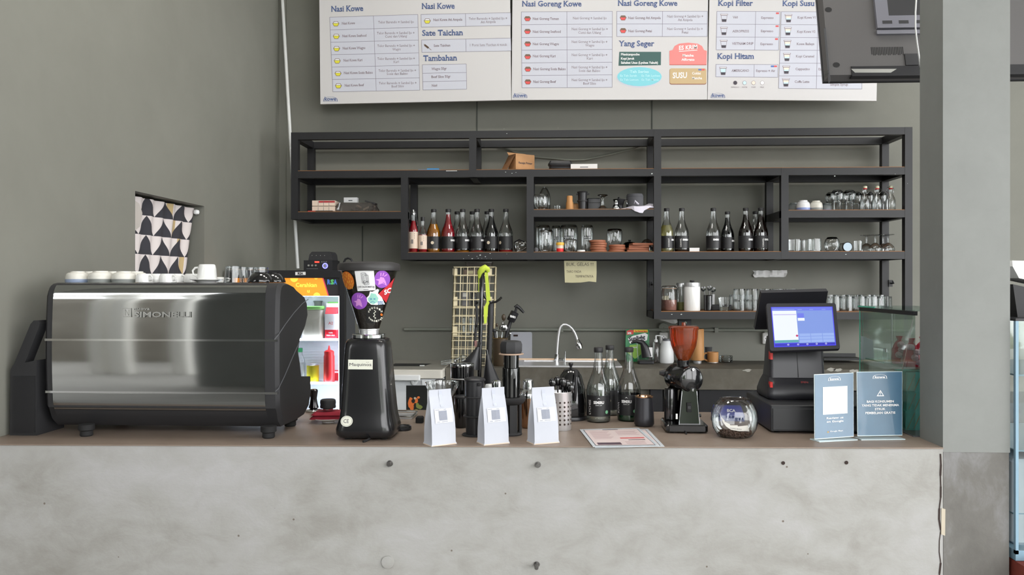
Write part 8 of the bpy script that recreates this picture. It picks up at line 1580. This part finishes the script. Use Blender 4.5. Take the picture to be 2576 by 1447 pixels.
uu('order_panel', 'ui_white', .015, .405, .10, .985); uu('menu_area', 'ui_blue', .405, .985, .075, .985); uu('status_bar', 'ui_head', .015, .985, .90, .985, .0018)
for a, b in ((.02, .38), (.43, .50), (.62, .68), (.82, .88)): uu('bar_text', 'ui_cell', a, b, .918, .93, .0022)
uu('order_header', 'ui_pale', .03, .40, .79, .81, .0018); uu('pay_button', 'ui_green', .015, .405, .10, .165, .0018); uu('nav_bar', 'ui_dark', .015, .985, .02, .078, .0018); uu('item_tile', 'ui_head', .42, .525, .72, .83, .0018); uu('item_caption', 'ui_white', .42, .53, .64, .71, .0018)
for r_ in range(3):
    for c_ in range(3): uu('key_button', 'ui_cell', .42 + .19 * c_, .60 + .19 * c_, .095 + .078 * r_, .16 + .078 * r_, .0018)
mb = MB(); c = scr(.065 + .88 * .385, .075 + .84 * .265, .002); mb.disc(c, .0042, qd[1] - qd[0], qd[3] - qd[0], 14); mb.build('add_button', 'ui_red', sp, world=True)
for u in (.23, .39, .54, .69, .84): mb = MB(); c = scr(.065 + .88 * u, .075 + .84 * .05, .0022); mb.disc(c, .0032, qd[1] - qd[0], qd[3] - qd[0], 12, r0=.002); mb.build('nav_icon', 'ui_white', sp, world=True)
q2 = [P(1899, 829, 3.25), P(2066, 829, 3.25), P(2083, 733, 3.14), P(1915, 737, 3.15)]
mb = MB(); th = Vector((0, .022, .010)); mb.add(q2 + [p + th for p in q2], [(0, 1, 2, 3), (7, 6, 5, 4), (0, 4, 5, 1), (1, 5, 6, 2), (2, 6, 7, 3), (3, 7, 4, 0)]); rd = mb.build('customer_screen', 'till_black', tl, world=True, smooth=0)
mb = MB(); m1 = (q2[0] + q2[1]) / 2; mb.tube([m1 + Vector((0, 0, .02)), Vector((pc.x, YP + .12, Z(880) + ZD))], .025, 10); mb.build('screen_arm', 'till_black', tl, world=True)
# receipt printer behind the signs
q = G(2283, 1078, ZC); t = thing('receipt_printer', 'black receipt printer at the right end of the cash drawer', 'printer', (q.x - .006, q.y + .085, ZC)); rbox(MB(), .036, .14, 0, P(2283, 993, q.y + .03).z - ZC, .012, .006).build('body', 'till_black', t); mb = MB(); mb.loft([[(-.018, -.085, 0), (.03, -.085, 0), (.03, .05, 0), (-.018, .05, 0)], [(-.018, -.075, .02), (.027, -.075, .012), (.027, .05, .012), (-.018, .05, .02)]]); mb.build('front_tray', 'black_matte', t); MB().box(-.014, .014, -.0715, -.07, .07, .074).build('paper_slot', 'rubber', t)

# ---- table signs
mat('sign_blue', (70, 106, 132), 0.25, var=0.06, scale=14, coat=0.4); mat('sign_acrylic', (206, 222, 226), 0.1)
def sign(name, lab, quad, Ys):
    Q = [P(x, y, Y) for (x, y), Y in zip(quad, Ys)]; c = (Q[0] + Q[1]) / 2
    t = thing(name, lab, 'sign', (c.x, c.y, ZC), group='blue acrylic table signs')
    n = (Q[1] - Q[0]).cross(Q[3] - Q[0]).normalized(); n = -n if n.y > 0 else n
    f = lambda u, v, off=0.0: Q[0].lerp(Q[1], u).lerp(Q[3].lerp(Q[2], u), v) + n * off
    def slab(nm, m, u0, u1, v0, v1, o0, o1): mb = MB(); a = [f(u, v, o) for o in (o0, o1) for u, v in ((u0, v0), (u1, v0), (u1, v1), (u0, v1))]; mb.add(a, [(3, 2, 1, 0), (4, 5, 6, 7), (0, 1, 5, 4), (1, 2, 6, 5), (2, 3, 7, 6), (3, 0, 4, 7)]); return mb.build(nm, m, t, world=True, smooth=0)
    slab('acrylic_panel', 'sign_acrylic', -.012, 1.012, -.012, 1.01, -.004, -.0012); slab('blue_insert', 'sign_blue', 0, 1, 0, 1, -.0012, .0)
    e = Vector((n.x, n.y, 0)).normalized(); a, b = f(0, -.012), f(1, -.012); mb = MB(); z0 = ZC + .0005
    ft = [Vector((p.x, p.y, z0)) for p in (a + e * .022, b + e * .022, b - e * .03, a - e * .03)]; mb.add(ft + [p + Vector((0, 0, .003)) for p in ft], [(3, 2, 1, 0), (4, 5, 6, 7), (0, 1, 5, 4), (1, 2, 6, 5), (2, 3, 7, 6), (3, 0, 4, 7)]); mb.build('foot_plate', 'sign_acrylic', t, world=True, smooth=0)
    def tx(nm, s2, u0, u1, v, hh, m='print_white', bold=.03): mb = MB(); maptext(mb, s2, u0, u1, -v, hh, lambda x, y: f(x, -y, .0012), bold); mb.build(nm, m, t, world=True, smooth=0)
    # arched mark
    mb = MB(); k = 20
    def arch(s): return [(.5 - .165 * s, .925 - .028 * s)] + [(.5 + .155 * s * math.cos(math.pi - math.pi * i / k), .938 - .012 * s + .036 * s * math.sin(math.pi * i / k)) for i in range(k + 1)] + [(.5 + .165 * s, .925 - .028 * s)]
    A, B = arch(1.0), arch(.9); n2 = len(A); mb.add([f(u, v, .0008) for u, v in A] + [f(u, v, .0008) for u, v in B], [(i, (i + 1) % n2, n2 + (i + 1) % n2, n2 + i) for i in range(n2)]); mb.build('mark_outline', 'print_white', t, world=True, smooth=0)
    tx('mark_lettering', 'kowe', .385, .615, .905, .034)
    return t, f, tx
t, f, tx = sign('review_sign', 'blue acrylic sign reading Review us on Google', [(2051, 1104), (2147, 1097), (2146.5, 939), (2050, 943.5)], [2.757, 2.80, 2.83, 2.787])
mb = MB(); mb.add([f(u, v, .0008) for u, v in ((.20, .365), (.84, .365), (.84, .80), (.20, .80))], [(0, 1, 2, 3)]); mb.build('white_square', 'print_white', t, world=True, smooth=0)
tx('lettering', 'Review us', .29, .73, .292, .028, bold=.022); tx('lettering', 'on Google', .29, .73, .238, .028, bold=.022); tx('lettering', 'Google Maps', .38, .72, .088, .02, bold=.01)
for du, c in ((.315, 'st_yellow'), (.325, 'logo_green'), (.335, 'pouch_red')): mb = MB(); mb.add([f(du, .078, .0012), f(du + .012, .078, .0012), f(du + .016, .10, .0012), f(du - .002, .10, .0012)], [(0, 1, 2, 3)]); mb.build('map_pin', c, t, world=True, smooth=0)
t, f, tx = sign('receipt_sign', 'blue acrylic sign with a warning triangle about receipts', [(2159, 1096), (2269, 1094), (2269, 936), (2157, 937)], [2.80, 2.815, 2.845, 2.83])
mb = MB(); tri = [(.425, .615), (.595, .615), (.51, .715)]; tri2 = [(.452, .628), (.568, .628), (.51, .692)]; mb.add([f(u, v, .0008) for u, v in tri + tri2], [(0, 1, 4, 3), (1, 2, 5, 4), (2, 0, 3, 5)]); mb.add([f(u, v, .0008) for u, v in ((.504, .65), (.516, .65), (.518, .678), (.502, .678))], [(0, 1, 2, 3)]); mb.add([f(u, v, .0008) for u, v in ((.504, .635), (.516, .635), (.516, .644), (.504, .644))], [(0, 1, 2, 3)]); mb.build('warning_triangle', 'print_white', t, world=True, smooth=0)
for s2, u0, u1, v in (('BAGI KONSUMEN', .20, .81, .515), ('YANG TIDAK MENERIMA', .08, .93, .455), ('STRUK', .38, .62, .395), ('PEMBELIAN GRATIS', .165, .845, .335)): tx('lettering', s2, u0, u1, v, .034, bold=.022)

# ---- small glass case behind the column
CYA, CYB = CY1 + .012, YB - .002; CXL = P(2163, 712, CYB).x; CZ = 1.468; CXR = CX1 - .01
gc = thing('counter_glass_case', 'small glass display case on the counter behind the column', 'display case', (CXL + .1, (CYA + CYB) / 2, ZC))
MB().box(CXL, CXL + .005, CYA, CYB, ZC + .004, CZ - .004).build('left_pane', 'glass_pane', gc, world=True); MB().box(CXL, CXR, CYB - .005, CYB, ZC + .004, CZ - .004).build('rear_pane', 'glass_pane', gc, world=True); MB().box(CXL - .004, CXR, CYA, CYB + .004, CZ + .006, CZ + .012).build('top_pane', 'glass_pane', gc, world=True)
MB().box(CXL - .002, CXL + .012, CYA, CYB, CZ - .008, CZ + .006).build('black_rail', 'black_plastic', gc, world=True); MB().box(CXL - .006, CXL - .002, CYB - .16, CYB + .004, CZ + .007, CZ + .012).build('green_edge', 'glass_edge', gc, world=True); MB().box(CXL - .002, CXL + .0, CYB - .004, CYB, ZC + .004, CZ).build('green_edge', 'glass_edge', gc, world=True)
MB().box(CXL + .12, CXL + .124, CYB - .008, CYB - .005, ZC + .2, CZ - .02).build('white_strip', 'paper_white', gc, world=True)  # thin upright white line by the rear pane
ZSH = 1.275; MB().box(CXL + .016, CXR, CYA, CYB - .02, ZSH - .005, ZSH).build('glass_shelf', 'glass_pane', gc, world=True); MB().box(CXL + .014, CXL + .016, CYB - .2, CYB - .02, ZSH - .005, ZSH).build('green_edge', 'glass_edge', gc, world=True)
MB().box(CXL - .002, CXR, CYA, CYB, ZC, ZC + .004).build('base_plate', 'grey_plastic', gc, world=True)
pts = [P(x, y, 3.0) for x, y in ((2297, 803), (2290, 835), (2284, 862), (2278, 893), (2272, 920), (2268, 940))]
def onleft(x, y): r = ray(x, y); Y = (CXL - .001) * r.y / r.x; return Vector((CXL - .001, Y, EYE + Y * r.z / r.y))
mb = MB(); mb.tube([onleft(x, y) for x, y in ((2297, 803), (2290, 835), (2284, 862), (2278, 893), (2272, 920), (2268, 940))], .0012, 5); mb.build('crack_line', 'chrome', gc, world=True)
mb = MB(); mb.add([P(x, y, CYB - .012) for x, y in ((2166, 905), (2199, 901), (2196, 856), (2166, 845))], [(0, 1, 2, 3)]); o = mb.build('pale_patch', 'label_paper', gc, world=True)  # flat pale patch just inside the rear pane
mat('candy_red', (190, 44, 66), 0.4); mat('candy_pale', (214, 190, 196), 0.35); mat('box_teal', (140, 226, 216), 0.5); mat('box_stripe', (196, 178, 140), 0.5)
rr = random.Random(17)
for k, (px, Y, w) in enumerate(((2262, 3.10, .05), (2292, 2.98, .055), (2322, 3.05, .06))):
    q = P(px, 900, Y); t = thing('candy_bag', ('red and white candy bag nearest the crack in the glass case', 'red and white candy bag in the middle of the glass case shelf', 'red and white candy bag at the column side of the glass case')[k], 'bag', Vector((q.x, Y, ZSH)), group='candy bags in the glass case')
    mb = MB(); L = []
    for z, kk in ((0, .9), (.02, 1.0), (.05, .95), (.075, .6), (.085, .25), (.10, .45)): L.append([(x * kk * rr.uniform(.85, 1.1), y * kk * rr.uniform(.85, 1.1), z) for x, y in rrect(w, w * .7, w * .25, 3)])
    mb.loft(L); mb.build('bag', 'candy_red', t, smooth=20)
    for j in range(4): mb = MB(); a = rr.uniform(-2.6, -.5); z = .015 + .018 * j; mb.T = Matrix.Translation((math.cos(a) * w * .42, math.sin(a) * w * .32, z)) @ Matrix.Rotation(rr.uniform(0, 3), 4, 'X'); mb.lathe([(0, -.012), (.012, -.007), (.014, .0), (.010, .009), (0, .012)], n=8); mb.build('clear_patch', 'candy_pale', t, smooth=20)
q = P(2227, 905, 3.22); t = thing('salt_shaker', 'tiny clear shaker on the shelf of the glass case', 'shaker', Vector((q.x, 3.22, ZSH))); MB().lathe([(0, 0), (.010, 0), (.011, .02), (.006, .032)], n=14).build('jar', 'glass', t); MB().lathe([(.007, .031), (.007, .044), (0, .046)], n=12).build('cap', 'chrome', t)
for k, (y0, y1, dx) in enumerate(((1088, 1040, .0), (1040, 990, .004), (990, 935, .002))):
    Y = 2.96; a = P(2274, y0, Y); z0 = ZC + .004 + k * .068; t = thing('teal_box', ('lowest turquoise striped box in the glass case', 'middle turquoise striped box in the glass case', 'uppermost turquoise striped box in the glass case')[k], 'box', Vector((a.x + .06 + dx, Y + .05, z0)), group='turquoise boxes in the glass case')
    MB().box(-.055, .055, -.05, .05, 0, .0675).build('carton', 'box_teal', t)
    for j in range(5): mb = MB(); x = -.05 + .022 * j; mb.add([(x, -.0508, .004), (x + .003, -.0508, .004), (x + .028, -.0508, .06), (x + .025, -.0508, .06)], [(0, 1, 2, 3)]); mb.build('stripe', 'box_stripe', t, smooth=0); mb = MB(); mb.add([(-.0558, x * .9 + .002, .004), (-.0558, x * .9 + .004, .004), (-.0558, x * .9 - .016, .06), (-.0558, x * .9 - .018, .06)], [(0, 1, 2, 3)]); mb.build('stripe', 'box_stripe', t, smooth=0)

# ---- glass showcase right of the column
SX0 = max(P(2544, 1000, 2.66).x, CX1 + .01); SY0, SY1 = 2.66, 3.2; SZ0, SZ1 = P(2550, 1395, 2.66).z, P(2550, 808, 2.66).z
mat('case_blue', (134, 164, 182), 0.3); mat('foam', (196, 204, 214), 0.7)
sc_ = thing('glass_showcase', 'tall glass showcase right of the column', 'showcase', (SX0 + .5, 2.93, SZ0))
for x, y in ((SX0, SY0), (SX0 + 1.0, SY0), (SX0, SY1 - .012), (SX0 + 1.0, SY1 - .012)): MB().box(x, x + .009, y, y + .012, SZ0, SZ1).build('corner_post', 'case_blue', sc_, world=True)
MB().box(SX0, SX0 + 1.01, SY0, SY1, SZ0 - .02, SZ0 + .012).build('base', 'case_blue', sc_, world=True); MB().box(SX0, SX0 + 1.01, SY0, SY1, SZ1, SZ1 + .008).build('black_top', 'black_plastic', sc_, world=True)
MB().box(SX0 + .009, SX0 + 1.0, SY0 + .003, SY0 + .007, SZ0 + .012, SZ1).build('front_pane', 'glass_pane', sc_, world=True); MB().box(SX0 + .009, SX0 + 1.0, SY1 - .008, SY1 - .004, SZ0 + .012, SZ1).build('rear_pane', 'glass_pane', sc_, world=True)
for py in (1128, 940): z = P(2560, py, 2.7).z; MB().box(SX0 + .009, SX0 + 1.0, SY0 + .01, SY1 - .01, z - .005, z).build('glass_shelf', 'case_blue', sc_, world=True)
zf = P(2560, 1128, 2.7).z
t = thing('foam_block', 'white foam block standing low in the tall showcase', 'block', (SX0 + .12, SY0 + .15, SZ0 + .012)); rbox(MB(), .2, .2, 0, P(2560, 1150, 2.75).z - SZ0 - .012, .02, .01).build('block', 'foam', t); MB().box(-.1005, .1005, -.1005, .1005, .10, .104).build('groove', 'case_blue', t)
o = thing('red_ledge', 'red brick ledge under the glass showcase', 'ledge', (SX0 + .5, 2.93, 0)); mat('brick_red', (132, 56, 44), 0.8, var=0.15, scale=20)
MB().box(SX0, SX0 + 1.1, SY0 - .1, SY1, 0, SZ0 - .022).build('ledge', 'brick_red', o, world=True); MB().box(SX0, SX0 + 1.1, SY0 - .105, SY0 - .1, SZ0 - .05, SZ0 - .045).build('joint', 'hole_dark', o, world=True)
t = thing('crumpled_film', 'crumpled clear plastic film on the red ledge', 'plastic film', (SX0 + .04, SY0 - .06, SZ0 - .022)); mb = MB(); rr = random.Random(3)
mb.loft([[(x * k * rr.uniform(.8, 1.2), y * k * rr.uniform(.8, 1.2), z) for x, y in rrect(.07, .05, .02, 4)] for z, k in ((0, .9), (.012, 1.0), (.024, .7), (.032, .3))]); mb.build('film', 'film', t, smooth=10); mb = MB(); mb.tube([(-.03, -.02, .02), (.0, -.03, .03), (.03, -.02, .02)], .003, 6); mb.build('twist', 'white_plastic', t)
t = thing('white_carrier', 'folded white plastic carrier on top of the tall showcase', 'bag', (P(2575, 700, 2.8).x, 2.85, SZ1 + .008)); mb = MB()
zt0, zt1 = P(2560, 700, 2.8).z - SZ1 - .008, P(2560, 655, 2.8).z - SZ1 - .008
mb.loft([[(-.02, -.06, zt0), (.20, -.06, zt0 - .05), (.20, .06, zt0 - .05), (-.02, .06, zt0)], [(-.035, -.05, zt1 - .02), (.20, -.05, zt1 - .01), (.20, .05, zt1 - .01), (-.035, .05, zt1 - .02)], [(-.02, -.02, zt1), (.2, -.02, zt1 - .005), (.2, .02, zt1 - .005), (-.02, .02, zt1)]]); mb.build('bag', 'paper_white', t, smooth=20); mb = MB(); mb.loft([[(-.03, -.07, 0), (.22, -.07, 0), (.22, .07, 0), (-.03, .07, 0)], [(-.045, -.07, zt0 - .02), (.22, -.07, zt0 - .08), (.22, .07, zt0 - .08), (-.045, .07, zt0 - .02)]]); mb.build('black_case', 'black_matte', t, smooth=0)

# ---- television seen from behind
TV0 = P(2071, 207, 3.40); ta = math.radians(13.7)
tv = thing('television', 'black flat television hung from the ceiling, seen from its back', 'television', TV0 + Vector((.48, .05, 0)))
U = Vector((1, 0, 0)); V = Vector((0, math.sin(ta), math.cos(ta))); N = U.cross(V)
def tvp(u, v, n): return TV0 + U * u + V * v + N * n
TWd, THt = .98, .58
def tbox(nm, m, u0, u1, v0, v1, n0, n1, par=None, k=0.0):
    mb = MB(); mb.add([tvp(u, v, n0) for u, v in ((u0, v0), (u1, v0), (u1, v1), (u0, v1))] + [tvp(u, v, n1) for u, v in ((u0 + k, v0 + k), (u1 - k, v0 + k), (u1 - k, v1 - k), (u0 + k, v1 - k))], [(3, 2, 1, 0), (4, 5, 6, 7), (0, 1, 5, 4), (1, 2, 6, 5), (2, 3, 7, 6), (3, 0, 4, 7)]); return mb.build(nm, m, par or tv, world=True, smooth=0)
sg = 1 if N.y < 0 else -1
N = N * sg
tbox('front_bezel', 'black_plastic', 0, TWd, 0, THt, -.012, 0.0); sh_ = tbox('rear_shell', 'tv_shell', .004, TWd - .004, .004, THt - .004, 0.0, .03, None, .012)
tbox('lower_hump', 'black_plastic', .10, TWd - .1, .004, .055, .016, .034, sh_, .004)
tvl = Plane(tvp(0, 0, .031), U, V)
def tpx(px, py): p = tvl.at(px, py); d = p - TV0; return d.dot(U), d.dot(V)
def tpart(nm, m, pts, off, par=None): mb = MB(); mb.add([tvp(*tpx(x, y), .0305 + off) for x, y in pts], [tuple(range(len(pts)))]); return mb.build(nm, m, par or sh_, world=True, smooth=0)
u0, v0 = tpx(2080, 190); u1, v1 = tpx(2068, 70); tbox('side_vent', 'grey_plastic', .012, u0 + .012, v0 - .03, v1, .024, .040, sh_, .003)
u0, v0 = tpx(2204, 75); pv = tbox('mount_plate', 'tv_bracket', u0, u0 + .24, v0, v0 + .24, .03, .046); tbox('mount_plate_lip', 'tv_bracket', u0 - .002, u0 + .24, v0 - .025, v0 - .008, .03, .042)
tbox('mount_recess', 'black_matte', u0 + .05, u0 + .2, v0 + .055, v0 + .2, .046, .0465, pv)
for k in range(3): tbox('plate_slot', 'black_matte', u0 + .022 + .065 * k, u0 + .06 + .065 * k, v0 + .018, v0 + .032, .046, .0468, pv)
for px, py in ((2084, 24), (2104, 163)):
    u, v = tpx(px, py); mb = MB(); mb.add([tvp(u + .014 * math.cos(2 * math.pi * i / 12), v + .011 * math.sin(2 * math.pi * i / 12), .0312) for i in range(12)], [tuple(range(12))]); mb.build('screw_recess', 'rubber', sh_, world=True)
tpart('handle_slot', 'knob_silver', [(2150, 184), (2240, 184), (2255, 174.5), (2140, 174.5)], .0045)
ua, va = tpx(2193, 139)
for k in range(20): tbox('vent_slot', 'rubber', ua + .0065 * k, ua + .0065 * k + .003, va + (0 if k % 3 else .004), va + .036, .0302, .0309, sh_)
us, vs_ = tpx(2278, 165); tbox('port_block', 'black_matte', us, us + .05, vs_, vs_ + .05, .03, .036, sh_); tbox('label_plate', 'grey_plastic', us - .08, us - .03, vs_ + .02, vs_ + .03, .0302, .0308, sh_) if False else None
for k in range(2): tpart('foil_mark', 'chrome', [(2073, 181 + 6 * k), (2085, 176 + 6 * k), (2085, 179 + 6 * k), (2074, 185 + 6 * k)], -.006 + .0075)
c = tvp(u0 + .12, v0 + .2, .06); mb = MB(); mb.tube([c, Vector((c.x, c.y - .02, c.z + .15)), Vector((c.x, c.y - .02, 4.6))], .024, 12); mb.build('ceiling_pole', 'shelf_paint', tv, world=True)
mb = MB(); mb.tube([P(2306, -20, 3.30), P(2303, 30, 3.30), P(2303, 70, 3.30), P(2306, 100, 3.31), P(2311, 135, 3.33), P(2316, 170, 3.35)], .003, 6); mb.build('white_cable', 'pipe_white', tv, world=True)
